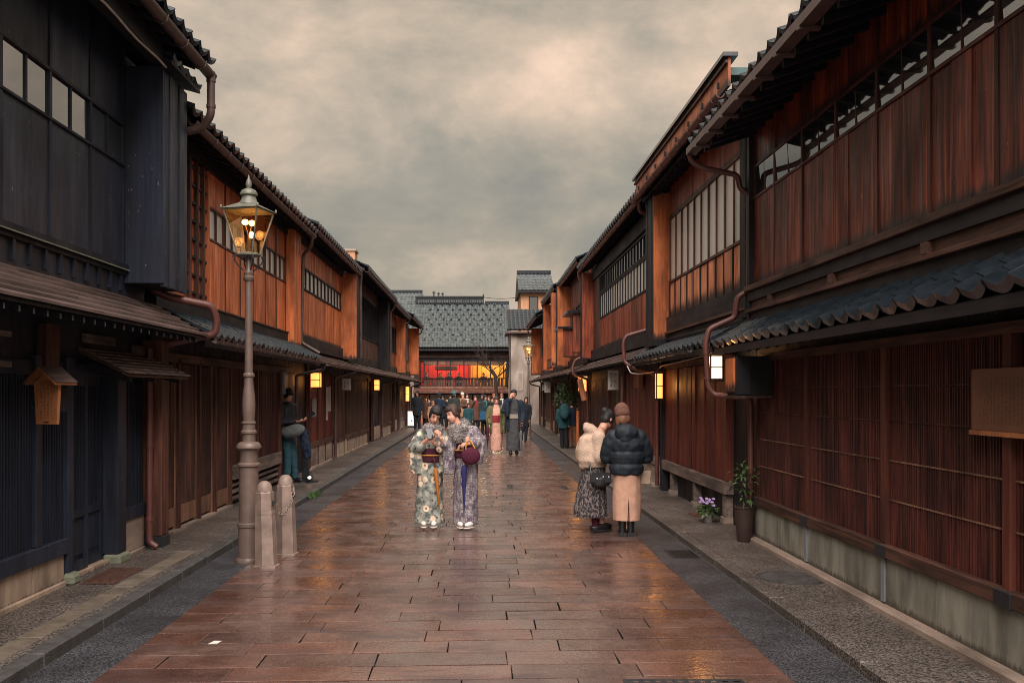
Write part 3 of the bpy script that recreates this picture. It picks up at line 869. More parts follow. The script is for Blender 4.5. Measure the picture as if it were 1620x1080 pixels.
h.b('post', 8.93, 9.14, -0.05, 0.10, 0.13, 1.95, 'navy_paint', bev=0.006)
h.b('post_stone', 8.90, 9.17, -0.04, 0.13, 0.03, 0.128, 'stone_base', bev=0.02)
h.b('post_stone', 7.90, 8.07, 0.01, 0.12, 0.03, 0.14, 'stone_base', bev=0.03)
h.lattice(9.14, 9.80, 0.52, 1.79, 0.045, 0.020, 0.0, 0.026, 'navy_lattice', (1.1,), back='navy_lattice')
h.b('sill', 9.14, 9.82, -0.05, 0.05, 0.40, 0.52, 'navy_paint')
h.footing([9.14, 9.82], 0.06, 0.40, 0.03, 'concrete_warm', (0.02, 0.07, 'concrete_warm'))
h.b('corner_post', 9.86, 10.08, -0.02, 0.20, 0.16, 2.20, 'brown_post', bev=0.008)
h.b('post_shoe', 9.85, 10.09, -0.03, 0.21, 0.03, 0.159, 'black_metal', bev=0.004)
# door canopy
cn = MB().prism([(h.x(0.0), 2.045), (h.x(0.44), 1.815), (h.x(0.44), 1.79), (h.x(0.0), 2.005)], 8.28, 9.95).build('door_canopy', 'brown_beam', h.e)
for c in range(7):
    a0 = V((h.x(0.0 + 0.44 * c / 7), 0, 2.045 - 0.23 * c / 7)); a1 = V((h.x(0.44 * (c + 1) / 7 + 0.02), 0, 2.045 - 0.23 * (c + 1) / 7))
    yy = 8.24 - (c % 2) * 0.06
    while yy < 9.98:
        ye = min(yy + random.uniform(0.10, 0.17), 9.99)
        MB().prism([(a0.x, a0.z + 0.006), (a1.x, a1.z + 0.02), (a1.x, a1.z + 0.005), (a0.x, a0.z + 0.001)], max(yy, 8.24) + 0.001, ye - 0.001).build('shingle', 'shingle', cn)
        yy = ye
for y_ in (8.42, 9.05, 9.80):
    MB().prism([(h.x(0.0), 1.95), (h.x(0.40), 1.785), (h.x(0.40), 1.745), (h.x(0.0), 1.84)], y_, y_ + 0.05).build('canopy_bracket', 'dark_wood', cn)
# pipes
h.pipe([(10.15, EN + 0.06, EZ - 0.04), (10.15, EN + 0.06, 4.62), (10.22, EN - 0.05, 4.50), (10.24, 0.10, 4.42)], 0.05, 'copper_dark')
h.pipe([(9.98, 0.05, 2.74), (10.02, 0.22, 2.66), (10.16, 0.64, 2.58), (10.20, 0.68, 2.42), (10.20, 0.66, 2.28), (10.12, 0.10, 2.16)], 0.045, 'copper')
h.pipe([(9.72, 0.12, 2.10), (9.72, 0.12, 0.12), (9.72, 0.20, 0.07)], 0.036, 'copper')
H_L1 = h

# ======================= orange boarded house behind the near street lamp
XL2 = -3.53
h = House(-1, XL2, 10.12, 17.90, 'long orange boarded townhouse with tiled pent roof behind the near street lamp')
EZ, EN, SL = 4.66, 0.37, 0.40
h.shell(EN, EZ, SL)
h.rafters(EN, EZ, SL, 0.36)
h.eave_tiles(EN, EZ, SL)
h.gutter(EN + 0.045, EZ - 0.055, 10.3, 17.9, 0.055, 'copper_dark')
h.b('wall_plate', 10.2, 17.2, -0.03, 0.06, 4.52, 4.66, 'dark_wood_y')
bays = [12.29, 13.11, 13.93, 14.75, 15.57, 16.39, 17.20]
for a, c in zip(bays, bays[1:]):
    h.boards(a, c, 2.74, 3.63, 2 if a < 15 else 2, -0.05, 0.012, 'orange_board', gap=0.004)
    h.boards(a, c, 4.09, 4.52, 1, -0.05, 0.010, 'orange_board', gap=0.004, name='upper_board')
    mid = (a + c) / 2
    h.panes([a + 0.03, mid, c - 0.03], 3.665, 4.055, -0.005, 'shoji', mul=0.035, mmat='brown_post', thick_every=0, frame=0.026, deep=0.02)
for y_ in bays: h.b('batten', y_ - 0.009, y_ + 0.009, 0.012, 0.030, 2.74, 4.52, 'brown_post')
h.b('ledger', 10.2, 17.2, -0.05, 0.06, 2.56, 2.735, 'dark_wood_y')
h.b('ledger_cap', 10.2, 17.2, -0.05, 0.08, 2.735, 2.755, 'brown_beam')
# laddered shutter beside the black bay
h.b('shutter', 10.3, 12.2, -0.05, 0.0, 2.76, 4.50, 'orange_board_stained')
for y_ in (11.45, 11.75, 12.02, 12.22): h.b('shutter_stile', y_ - 0.03, y_ + 0.03, 0.001, 0.05, 2.76, 4.50, 'orange_board_stained' if y_ > 12.1 else 'brown_post')
for i in range(8): h.b('shutter_rail', 11.4, 12.19, 0.001, 0.030, 2.86 + 0.22 * i, 2.89 + 0.22 * i, 'dark_wood_y')
h.fin(17.21, 17.88, 0.17, 2.52, 4.62, 'orange_fin', 'orange_board_stained', cap=False)
h.b('wing_foot', 17.15, 17.90, -0.02, 0.20, 2.40, 2.51, 'grey_beam')
h.pent_tiles(0.60, 2.25, 0.0, 2.56, 10.2, 17.5, courses=3)
h.gutter(0.66, 2.22, 10.3, 17.6, 0.04, 'copper_dark')
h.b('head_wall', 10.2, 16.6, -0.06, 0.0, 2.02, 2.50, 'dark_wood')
h.b('lintel', 10.2, 17.9, -0.03, 0.05, 2.0, 2.10, 'brown_beam')
ds = [10.3, 11.03, 11.85, 12.55, 13.34]
for a, c in zip(ds, ds[1:]):
    fr = h.b('sliding_door', a + 0.03, c - 0.03, -0.05, -0.03, 0.08, 2.0, 'dark_wood')
    h.b('door_board', a + 0.07, c - 0.07, -0.03, 0.0, 0.11, 0.33, 'tan_door', fr)
    h.b('door_stile', a + 0.03, a + 0.068, -0.03, 0.012, 0.08, 2.0, 'tan_door', fr)
    h.b('door_stile', c - 0.068, c - 0.03, -0.03, 0.012, 0.08, 2.0, 'tan_door', fr)
    h.lattice(a + 0.07, c - 0.07, 0.34, 1.98, 0.04, 0.020, -0.02, 0.006, 'lattice_brown', (0.85, 1.3), back=None)
for y_ in ds[1:]: h.b('post', y_ - 0.032, y_ + 0.032, -0.05, 0.05, 0.06, 2.05, 'brown_post')
h.lattice(13.40, 16.55, 0.62, 2.0, 0.045, 0.024, -0.01, 0.03, 'lattice_red', (0.95, 1.35, 1.7), back='dark_wood')
h.b('post', 14.95, 15.02, -0.02, 0.045, 0.62, 2.0, 'brown_post')
h.b('sill', 13.40, 16.58, -0.05, 0.08, 0.42, 0.62, 'grey_beam', bev=0.006)
for i in range(3): h.b('vent_bar', 13.42, 16.56, -0.04, 0.03, 0.12 + i * 0.10, 0.16 + i * 0.10, 'grey_beam')
h.b('vent_back', 13.42, 16.56, -0.06, -0.045, 0.03, 0.42, 'rubber')
h.b('post', 16.56, 16.66, -0.6, 0.06, 0.05, 2.05, 'brown_post')
h.b('doorstep', 10.25, 13.38, -0.05, 0.06, 0.03, 0.078, 'concrete_warm')
h.b('entry_back', 16.7, 19.4, -0.62, -0.58, 0.05, 2.1, 'brown_post')
h.b('entry_sign', 16.70, 16.98, -0.04, 0.10, 1.62, 2.02, 'grey_sign')
h.pipe([(17.6, 0.68, 2.21), (17.7, 0.62, 2.08), (17.8, 0.1, 1.98), (17.85, 0.06, 0.1)], 0.032, 'copper_dark')
h.pipe([(17.6, EN + 0.07, EZ - 0.05), (17.75, EN + 0.02, 4.4), (17.95, 0.20, 4.25), (17.97, 0.16, 2.6), (18.0, 0.5, 2.4)], 0.036, 'copper_dark')

# ======================= second orange house
h = House(-1, XL2, 17.92, 24.85, 'orange boarded townhouse with a narrow strip of twelve panes and shop posters')
EZ, EN, SL = 4.80, 0.38, 0.42
h.shell(EN, EZ, SL)
h.rafters(EN, EZ, SL, 0.36)
h.eave_tiles(EN, EZ, SL, single=False)
h.gutter(EN + 0.045, EZ - 0.055, 18.0, 24.9, 0.05, 'copper_dark')
h.boards(18.25, 24.1, 2.78, 3.70, 12, -0.05, 0.012, 'orange_board_stained', gap=0.012)
h.boards(18.25, 24.1, 4.18, 4.70, 8, -0.05, 0.010, 'orange_board', gap=0.012, name='upper_board')
h.panes([18.3 + 5.75 * i / 12 for i in range(13)], 3.745, 4.135, 0.0, 'shoji', mul=0.07, mmat='dark_wood', thick_every=0, frame=0.03, deep=0.02)
h.b('wall_plate', 18.0, 24.2, -0.03, 0.05, 4.60, 4.74, 'dark_wood_y')
h.b('ledger', 18.0, 24.2, -0.05, 0.06, 2.52, 2.775, 'dark_wood_y')
h.fin(24.2, 24.8, 0.40, 2.50, 4.68, 'orange_fin', 'dark_wood', cap=False)
h.pent_boards(0.60, 2.24, 0.0, 2.50, 18.0, 24.9, courses=4, mat='shingle', plank=2.6)
h.gutter(0.65, 2.20, 18.0, 24.9, 0.04, 'copper_dark')
h.b('head_wall', 19.5, 24.8, -0.06, 0.0, 2.0, 2.45, 'dark_wood')
h.boards(19.6, 22.55, 0.62, 2.06, 5, -0.05, 0.012, 'rust_wall', gap=0.006, name='wall_board')
for y_ in (19.6, 20.58, 21.56, 22.55): h.b('post', y_ - 0.03, y_ + 0.03, -0.05, 0.045, 0.10, 2.1, 'red_post')
h.b('sill', 19.6, 22.6, -0.05, 0.06, 0.52, 0.62, 'brown_beam')
h.footing([19.62, 20.58, 21.56, 22.55], 0.05, 0.52, 0.03, 'concrete_warm', (0.03, 0.10, 'concrete_warm'))
h.lattice(22.7, 24.8, 0.55, 2.05, 0.06, 0.03, -0.01, 0.02, 'lattice_brown', (1.1,))
h.b('sill', 22.65, 24.82, -0.05, 0.06, 0.45, 0.55, 'brown_beam')
h.footing([22.65, 23.4, 24.1, 24.82], 0.05, 0.45, 0.03, 'tan_panel', (0.02, 0.09, 'tan_panel'))
h.pipe([(22.62, 0.6, 2.16), (22.62, 0.10, 2.02), (22.62, 0.10, 0.08)], 0.04, 'copper_dark')
h.pipe([(24.8, EN + 0.07, EZ - 0.05), (24.9, 0.42, 4.45), (24.95, 0.42, 2.55)], 0.036, 'copper_dark')
for a in (19.75, 20.35): h.b('amber_pane', a, a + 0.28, 0.013, 0.018, 1.62, 1.88, 'orange_fin')

# ======================= farther houses of that row
def far_house(side, X, y0, y1, label, EZ, EN, upper, wallm, finm, lat, low, found, pent=2.24, fin_n=0.36, win=(3.3, 4.3), wincol='shoji', cnt=8, finside='dark_wood', fin_len=0.55, sn=False):
    h = House(side, X, y0, y1, label)
    SL = 0.42
    h.shell(EN, EZ, SL)
    h.rafters(EN, EZ, SL, 0.4)
    h.eave_tiles(EN, EZ, SL, single=False)
    h.gutter(EN + 0.045, EZ - 0.055, y0 + 0.05, y1, 0.05, 'copper_dark' if side < 0 else 'copper', brk=0.9)
    ya, yb = y0 + 0.25, y1 - fin_len - 0.06
    if upper == 'lattice':
        h.board_sheet(ya, yb, 2.70, win[0] - 0.04, 8, -0.05, 0.012, wallm)
        h.panes([ya + (yb - ya) * i / cnt for i in range(cnt + 1)], win[0], win[1], 0.0, wincol, mul=0.05, mmat='dark_wood', thick_every=0, frame=0.04, deep=0.03)
        h.board_sheet(ya, yb, win[1] + 0.04, EZ + 0.05, 6, -0.05, 0.01, wallm)
    else:
        h.board_sheet(ya, yb, 2.70, EZ + 0.05, 14, -0.05, 0.012, wallm)
        for k in range(cnt):
            a = ya + (yb - ya) * (k + 0.2) / cnt; c = ya + (yb - ya) * (k + 0.8) / cnt
            h.panes([a, (a + c) / 2, c], win[0], win[1], 0.022, wincol, mul=0.04, mmat='brown_post', thick_every=0, frame=0.04, deep=0.02)
    h.b('ledger', y0 + 0.1, y1 - 0.02, -0.05, 0.07, pent + 0.24, 2.69, 'dark_wood_y')
    h.fin(y1 - fin_len, y1 - 0.04, fin_n, pent + 0.26, EZ - 0.08, finm, finside, cap=False)
    h.pent_boards(0.58, pent, 0.0, pent + 0.27, y0 + 0.05, y1 + 0.05, courses=3, mat='shingle', plank=3.5)
    h.gutter(0.62, pent - 0.03, y0 + 0.1, y1, 0.04, 'copper_dark', brk=1.0)
    yd = y0 + (y1 - y0) * 0.55
    h.lattice(y0 + 0.15, yd, 0.55, 2.03, 0.07, 0.035, -0.01, 0.03, lat, (1.0, 1.5))
    h.b('sill', y0 + 0.1, yd, -0.05, 0.07, 0.44, 0.55, 'brown_beam')
    k = max(2, int((yd - y0) / 0.9))
    h.footing([y0 + 0.1 + (yd - y0 - 0.1) * i / k for i in range(k + 1)], 0.05, 0.44, 0.03, found, (0.03, 0.09, found))
    h.b('head_wall', y0 + 0.1, y1 - 0.1, -0.055, 0.0, 2.03, pent + 0.2, 'dark_wood')
    h.b('door', yd + 0.15, yd + 1.5, -0.10, -0.058, 0.06, 2.03, low)
    for q in (yd + 0.06, yd + 1.55, y1 - 0.12): h.b('post', q, q + 0.10, -0.04, 0.06, 0.05, 2.1, 'brown_post')
    h.b('wall_panel', yd + 1.66, y1 - 0.14, -0.05, 0.0, 0.5, 2.03, low)
    h.footing([yd + 1.66, y1 - 0.14], 0.05, 0.5, 0.03, found)
    h.pipe([(y1 - 0.15, EN + 0.06, EZ - 0.05), (y1 - 0.05, EN - 0.02, EZ - 0.3), (y1 - 0.02, 0.40 if fin_n > 0.3 else 0.1, EZ - 0.42), (y1 - 0.02, 0.40, pent + 0.3)], 0.036, 'copper' if side > 0 else 'copper_dark')
    h.pipe([(y1 - 0.2, 0.62, pent - 0.06), (y1 - 0.1, 0.5, pent - 0.2), (y1 - 0.06, 0.10, pent - 0.28), (y1 - 0.06, 0.10, 0.08)], 0.036, 'copper' if side > 0 else 'copper_dark')
    return h
far_house(-1, XL2, 24.9, 33.6, 'dark townhouse with barred upper window past the orange houses', 4.92, 0.52, 'lattice', 'lattice_brown', 'dark_wood', 'lattice_brown', 'dark_wood', 'tan_panel', win=(3.35, 4.55), wincol='window_glass', cnt=14, finside='dark_wood')
far_house(-1, XL2, 33.65, 40.6, 'narrow townhouse with brown wing walls midway to the crowd', 4.85, 0.50, 'lattice', 'red_board_mid', 'orange_board', 'lattice_brown', 'lattice_brown', 'tan_panel', win=(3.3, 4.3), wincol='window_glass', cnt=8, fin_n=0.42)
far_house(-1, XL2, 40.65, 48.0, 'last townhouse on the lightbox side, next to the cross street', 4.95, 0.62, 'panes', 'orange_board', 'orange_fin', 'lattice_brown', 'lattice_brown', 'concrete_warm', win=(3.2, 4.3), wincol='shoji', cnt=3, fin_n=0.5)
# ======================= red boarded house, near (camera's right side)
XR = 3.06
h = House(1, XR, 3.4, 10.60, 'near townhouse of dark red boards with a long band of high windows')
EZ, EN, SL = 4.42, 0.60, 0.36
h.shell(EN, EZ, SL, 'dark_wood')
h.rafters(EN, EZ, SL, 0.30)
h.eave_tiles(EN, EZ, SL)
MB().prism([(h.x(EN + 0.02), EZ - 0.10), (h.x(EN + 0.13), EZ - 0.10), (h.x(EN + 0.13), EZ - 0.025), (h.x(EN + 0.12), EZ - 0.025), (h.x(EN + 0.12), EZ - 0.085), (h.x(EN + 0.02), EZ - 0.085)], 3.4, 10.68).build('box_gutter', 'copper_dark', h.e)
y_ = 3.6
while y_ < 10.6:
    h.b('gutter_bracket', y_, y_ + 0.05, EN - 0.03, EN + 0.135, EZ - 0.125, EZ - 0.102, 'copper_dark'); y_ += 0.55
bays = [3.90, 4.74, 5.58, 6.42, 7.27, 8.11, 8.95, 9.79, 10.50]
for i, (a, c) in enumerate(zip(bays, bays[1:])):
    h.boards(a + 0.02, c - 0.02, 2.83, 3.785, 3 if i % 3 else 2, -0.05, 0.010, 'red_board', gap=0.003)
    h.boards(a + 0.02, c - 0.02, 4.15, 4.70, 2, -0.05, 0.008, 'red_board', gap=0.003, name='upper_board')
    mid = (a + c) / 2
    for q0, q1 in ((a + 0.02, mid - 0.01), (mid + 0.01, c - 0.02)):
        w_ = h.b('window', q0, q1, -0.006, 0.0, 3.815, 4.125, 'window_glass'); w_.rotation_euler = (0, R(-2.6), 0)   # tilt added so the panes mirror more sky below the eave
    h.b('mullion', mid - 0.010, mid + 0.010, -0.02, 0.008, 3.812, 4.128, 'red_post')
for y_ in bays: h.b('mullion', y_ - 0.020, y_ + 0.020, -0.04, 0.018, 2.83, 4.70, 'red_post')
h.b('window_rail', 3.8, 10.5, -0.03, 0.024, 4.128, 4.150, 'red_post')
h.b('window_sill', 3.8, 10.5, -0.03, 0.024, 3.787, 3.812, 'red_post')
h.b('ledge', 3.5, 10.58, -0.04, 0.11, 2.765, 2.825, 'brown_beam', bev=0.006)
h.b('ledge_board', 3.5, 10.56, -0.04, 0.075, 2.66, 2.763, 'dark_wood_y')
h.b('ledge_board', 3.5, 10.56, -0.04, 0.045, 2.57, 2.658, 'brown_beam')
for y_ in (4.6, 6.3, 8.0, 9.7): h.b('ledge_block', y_, y_ + 0.10, 0.046, 0.085, 2.575, 2.655, 'brown_beam')
h.b('ledge', 3.5, 10.56, -0.04, 0.10, 2.53, 2.568, 'brown_beam', bev=0.005)
h.b('ledge_board', 3.5, 10.56, -0.04, 0.06, 2.40, 2.528, 'dark_wood_y')
h.b('corner_post', 10.50, 10.60, -0.05, 0.07, 2.45, 4.66, 'dark_wood')
h.pent_tiles(0.43, 2.17, 0.0, 2.43, 3.6, 10.66, courses=3)
# street floor
posts = [3.75, 5.41, 7.06, 8.73, 10.30]
h.b('head_wall', 3.5, 10.45, -0.06, 0.0, 2.04, 2.36, 'dark_wood')
h.b('lintel', 3.5, 10.42, -0.03, 0.06, 1.985, 2.055, 'brown_beam')
for a, c in zip(posts, posts[1:]):
    o = h.lattice(a + 0.045, c - 0.045, 0.53, 1.985, 0.032, 0.015, 0.0, 0.022, 'lattice_red', (), back='dark_wood', backn=-0.012)
    for z_ in (0.86, 1.15, 1.44, 1.70):
        h.b('rail', a + 0.045, c - 0.045, 0.0225, 0.027, z_ - 0.006, z_ + 0.006, 'tan_door' if z_ < 1.2 else 'lattice_red')
for y_ in posts: h.b('post', y_ - 0.042, y_ + 0.042, -0.05, 0.055, 0.50, 2.04, 'red_post', bev=0.004)
for a, c in zip(posts, posts[1:]):
    h.b('sill', a, c - 0.004, -0.05, 0.075, 0.43, 0.53, 'brown_beam', bev=0.008)
    h.b('sill_shoe', c - 0.09, c + 0.09, -0.04, 0.082, 0.425, 0.525, 'black_metal', bev=0.006)
h.footing([3.6, 4.9, 6.25, 7.5, 8.73, 9.45, 10.36], 0.08, 0.43, 0.045, 'concrete', (0.09, 0.085, 'concrete_warm'))
for y_ in (7.06, 8.73): h.b('footing_post', y_ - 0.03, y_ + 0.03, 0.046, 0.058, 0.10, 0.42, 'grey_sign')
h.b('flank_panel', 10.37, 10.55, -0.9, -0.04, 0.05, 2.2, 'dark_wood')
# downpipe round the pent roof
h.pipe([(10.68, EN + 0.09, EZ - 0.05), (10.66, EN + 0.08, 4.25), (10.64, 0.55, 4.17), (10.64, 0.16, 4.09), (10.64, 0.13, 3.93), (10.64, 0.03, 3.88), (10.64, 0.03, 2.80), (10.66, 0.16, 2.72), (10.70, 0.17, 2.50), (10.72, 0.46, 2.37), (10.72, 0.50, 2.20), (10.72, 0.47, 1.72), (10.70, 0.40, 1.62), (10.42, 0.09, 1.60), (10.40, 0.08, 1.52), (10.40, 0.08, 0.12), (10.40, 0.15, 0.07)], 0.036, 'copper')
# boxed meter cabinet under the eave
t = empty('meter_cabinet', (2.88, 10.15, 1.56), 'dark wooden cabinet with lantern glow painted on its end panel under the tiled eave', 'cabinet')
box('carcass', 2.66, 3.03, 9.80, 10.17, 1.62, 2.03, 'dark_wood', t, bev=0.005)
box('shelf', 2.64, 3.04, 9.78, 10.19, 1.595, 1.618, 'brown_beam', t)
box('end_frame', 2.66, 2.80, 9.775, 9.798, 1.63, 2.02, 'dark_wood', t)
box('glow_tinted_panel', 2.635, 2.658, 9.84, 10.14, 1.66, 2.01, 'orange_fin', t)  # orange colour imitates the lantern's light on this face of the dark box
# framed notice on the lattice
t = empty('notice_board', (2.98, 5.45, 1.40), 'tan notice board with columns of fine writing on the red lattice', 'notice board')
o = box('board', 2.965, 2.99, 5.0, 5.71, 1.43, 1.79, 'notice_tan', t)
box('bottom_trim', 2.955, 2.992, 4.99, 5.72, 1.40, 1.428, 'tan_sign', t)

# ======================= house of tall panes and peach boards
h = House(1, XR, 10.66, 16.05, 'townhouse with tall pale window panes over peach boards and a raised timber wall')
EZ, EN, SL = 4.92, 0.29, 0.42
h.shell(EN, EZ, SL)
h.rafters(EN, EZ, SL, 0.34)
h.eave_tiles(EN, EZ, SL)
h.gutter(0.44, 4.90, 10.3, 16.15, 0.05, 'copper')
ys = [10.95 + 0.42 * i for i in range(11)]
h.panes(ys, 3.43, 4.41, 0.0, 'shoji', mul=0.022, mmat='brown_post', frame=0.035, deep=0.014, thick_every=2, thick=0.04)
h.boards(ys[0], ys[-1], 2.86, 3.385, 10, -0.05, 0.010, 'peach_board', gap=0.006, batten=(0.024, 0.016, 'dark_wood'))
h.boards(ys[0], ys[-1], 4.45, 5.0, 8, -0.05, 0.010, 'red_board_mid', gap=0.006, name='upper_board')
h.b('post', 10.68, 10.92, -0.05, 0.06, 2.5, 4.98, 'dark_wood')
h.b('ledger', 10.7, 15.24, -0.05, 0.05, 2.62, 2.855, 'dark_wood_y')
h.b('ledger_cap', 10.7, 15.24, -0.05, 0.08, 2.585, 2.618, 'brown_beam')
h.b('ledger', 10.7, 15.24, -0.05, 0.04, 2.44, 2.583, 'dark_wood_y')
f = h.fin(15.25, 15.98, 0.25, 2.50, 4.86, 'orange_fin', 'dark_wood', cap=False)
h.b('wing_foot', 15.2, 16.0, -0.02, 0.28, 2.40, 2.495, 'dark_wood')
# raised timber wall over the eave
f = h.b('parapet', 10.14, 16.10, 0.37, 0.40, 4.93, 5.235, 'orange_fin')
h.b('parapet_cap', 10.10, 16.14, 0.30, 0.46, 5.237, 5.28, 'kawara', f)
h.b('parapet_rail', 10.12, 16.12, 0.401, 0.43, 5.17, 5.20, 'red_board_mid', f)
for i in range(8): h.b('parapet_bracket', 10.5 + 0.75 * i, 10.53 + 0.75 * i, 0.401, 0.425, 5.02, 5.08, 'black_metal', f)
h.b('side_roof', 10.3, 10.6, -0.9, 0.36, 5.10, 5.18, 'teal_roof')
h.pent_tiles(0.44, 2.20, 0.0, 2.42, 10.75, 16.1, courses=2)
h.gutter(0.50, 2.17, 11.5, 16.1, 0.035, 'black_metal')
h.pipe([(16.05, EN + 0.07, EZ - 0.04), (16.1, EN + 0.05, 4.72), (16.15, 0.12, 4.66), (16.15, 0.10, 2.75), (16.2, 0.55, 2.62), (16.2, 0.60, 2.5), (16.2, 0.58, 2.18), (16.1, 0.42, 2.05), (15.9, 0.16, 1.98), (15.88, 0.08, 1.9), (15.88, 0.08, 0.1)], 0.036, 'copper')
MB().tube(arc_path([(h.x(0.56), 16.0, 2.10), (h.x(0.52), 15.9, 1.98), (h.x(0.40), 15.75, 1.96), (h.x(0.14), 15.6, 2.0), (h.x(0.12), 15.3, 2.08), (h.x(0.08), 12.4, 2.14)], 0.05, 4), 0.010, 6).build('conduit', 'cable_white', h.e, True)
MB().tube(arc_path([(h.x(0.07), 10.75, 2.48), (h.x(0.07), 15.2, 2.50)], 0.05, 4), 0.009, 6).build('conduit', 'black_metal', h.e, True)
# raised street floor on short legs
h.boards(11.72, 15.55, 0.56, 2.02, 14, -0.05, 0.010, 'rust_wall', gap=0.004, name='wall_board', batten=None)
for y_ in (11.72, 13.3, 14.5): h.b('batten', y_ + 0.0, y_ + 0.035, 0.011, 0.03, 0.56, 2.05, 'red_post')
h.b('corner_post', 11.62, 11.72, -0.6, 0.035, 0.56, 2.06, 'red_post')
h.b('lintel', 11.5, 15.6, -0.04, 0.05, 2.03, 2.11, 'orange_fin')
for i in range(22): h.b('frieze_bar', 13.4 + 0.08 * i, 13.43 + 0.08 * i, 0.0, 0.03, 2.13, 2.20, 'orange_fin')
h.b('floor_beam', 11.60, 15.6, -0.06, 0.06, 0.40, 0.555, 'grey_beam', bev=0.006)
h.b('floor_beam', 11.60, 11.70, -0.62, -0.065, 0.40, 0.552, 'red_post')
for y_ in (11.66, 13.3, 14.9):
    lg = h.b('leg', y_, y_ + 0.11, -0.07, 0.04, 0.12, 0.398, 'grey_beam')
    h.b('leg_stone', y_ - 0.02, y_ + 0.13, -0.09, 0.06, 0.03, 0.119, 'concrete_warm', lg)
for y_ in (12.4, 14.1): h.b('leg', y_, y_ + 0.08, -0.5, -0.42, 0.03, 0.398, 'dark_wood')
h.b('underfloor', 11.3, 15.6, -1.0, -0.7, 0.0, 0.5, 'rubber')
h.b('post', 15.62, 15.74, -0.05, 0.06, 0.05, 2.2, 'dark_wood')
# ======================= house with barred windows above red boards
h = House(1, XR, 16.1, 25.9, 'townhouse with a wide barred window above red boards and a plank pent roof')
EZ, EN, SL = 5.02, 0.28, 0.44
h.shell(EN, EZ, SL)
h.rafters(EN, EZ, SL, 0.36)
h.eave_tiles(EN, EZ, SL, single=False)
h.gutter(EN + 0.045, EZ - 0.055, 16.2, 26.0, 0.05, 'copper')
ys = [16.5 + 0.37 * i for i in range(21)]
h.panes(ys, 3.54, 4.10, 0.0, 'shoji', mul=0.04, mmat='dark_wood', frame=0.04, deep=0.012, thick_every=0)
h.panes(ys, 4.18, 4.55, 0.0, 'window_glass', mul=0.04, mmat='dark_wood', frame=0.035, deep=0.012, thick_every=0)
h.boards(16.4, 24.0, 2.78, 3.49, 17, -0.05, 0.012, 'red_board_mid', gap=0.006)
h.b('wall_plate', 16.2, 25.8, -0.03, 0.05, 4.62, 4.9, 'dark_wood_y')
h.b('ledger', 16.2, 25.8, -0.05, 0.07, 2.50, 2.775, 'dark_wood_y')
h.board_sheet(24.1, 25.3, 2.78, 4.6, 4, -0.05, 0.012, 'lattice_brown')
h.fin(25.35, 25.85, 0.30, 2.55, 4.85, 'red_board_mid', 'dark_wood', cap=False)
h.pent_boards(0.48, 2.23, 0.0, 2.50, 16.2, 25.9, courses=4, mat='shingle', plank=3.2)
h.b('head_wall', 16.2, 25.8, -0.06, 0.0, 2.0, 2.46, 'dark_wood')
h.boards(16.4, 19.6, 0.55, 2.03, 9, -0.05, 0.012, 'rust_wall', gap=0.006, name='wall_board')
h.b('sill', 16.3, 19.7, -0.05, 0.06, 0.42, 0.55, 'grey_beam')
h.footing([16.3, 17.4, 18.5, 19.7], 0.05, 0.42, 0.04, 'concrete_warm', (0.05, 0.10, 'concrete_warm'))
h.b('door_frame', 19.72, 19.85, -0.05, 0.06, 0.05, 2.1, 'red_post')
h.b('plaster_panel', 19.9, 20.5, -0.05, 0.0, 0.05, 2.0, 'plaster')
h.b('door', 20.6, 22.1, -0.06, -0.02, 0.06, 2.0, 'lattice_brown')
h.b('door_frame', 22.15, 22.28, -0.05, 0.06, 0.05, 2.1, 'brown_post')
h.lattice(22.3, 25.8, 0.55, 2.0, 0.07, 0.035, -0.01, 0.03, 'lattice_brown', (1.0, 1.5))
h.footing([22.3, 23.4, 24.6, 25.8], 0.05, 0.55, 0.03, 'tan_panel')
h.pipe([(25.95, EN + 0.07, EZ - 0.05), (25.97, EN + 0.04, 4.72), (26.0, 0.06, 4.62), (26.0, 0.04, 2.7), (26.02, 0.42, 2.55), (26.02, 0.50, 2.35), (26.0, 0.48, 2.15), (25.9, 0.1, 2.02), (25.9, 0.08, 0.08)], 0.04, 'copper')
h = far_house(1, XR, 26.0, 32.5, 'brown townhouse with two little shelf roofs above the lit hanging lantern', 5.30, 0.30, 'panes', 'red_board_mid', 'orange_fin', 'lattice_brown', 'lattice_brown', 'tan_panel', win=(3.3, 4.3), wincol='window_glass', cnt=3, fin_n=0.42)
for (a, z_) in ((26.2, 3.85), (29.3, 3.62)):
    h.b('shelf_roof', a, a + 1.6, 0.0, 0.62, z_, z_ + 0.07, 'kawara')
    h.b('shelf_wall', a + 0.1, a + 0.2, 0.0, 0.45, 2.75, z_ - 0.002, 'red_board_mid')
h = far_house(1, XR, 32.55, 39.0, 'bright orange townhouse with tall wing wall near the far street lamp', 5.30, 0.42, 'panes', 'orange_board', 'orange_fin', 'lattice_brown', 'lattice_red', 'tan_panel', win=(3.2, 4.2), wincol='shoji', cnt=3, fin_n=0.45)
h.fin(32.7, 33.2, 0.55, 2.6, 5.1, 'orange_fin', 'orange_board', cap=False)
h = far_house(1, XR, 39.05, 46.5, 'last orange townhouse beside the sheeted building', 4.85, 0.65, 'lattice', 'orange_board', 'orange_fin', 'lattice_brown', 'lattice_brown', 'tan_panel', win=(3.4, 4.2), wincol='window_glass', cnt=8, fin_n=0.5)

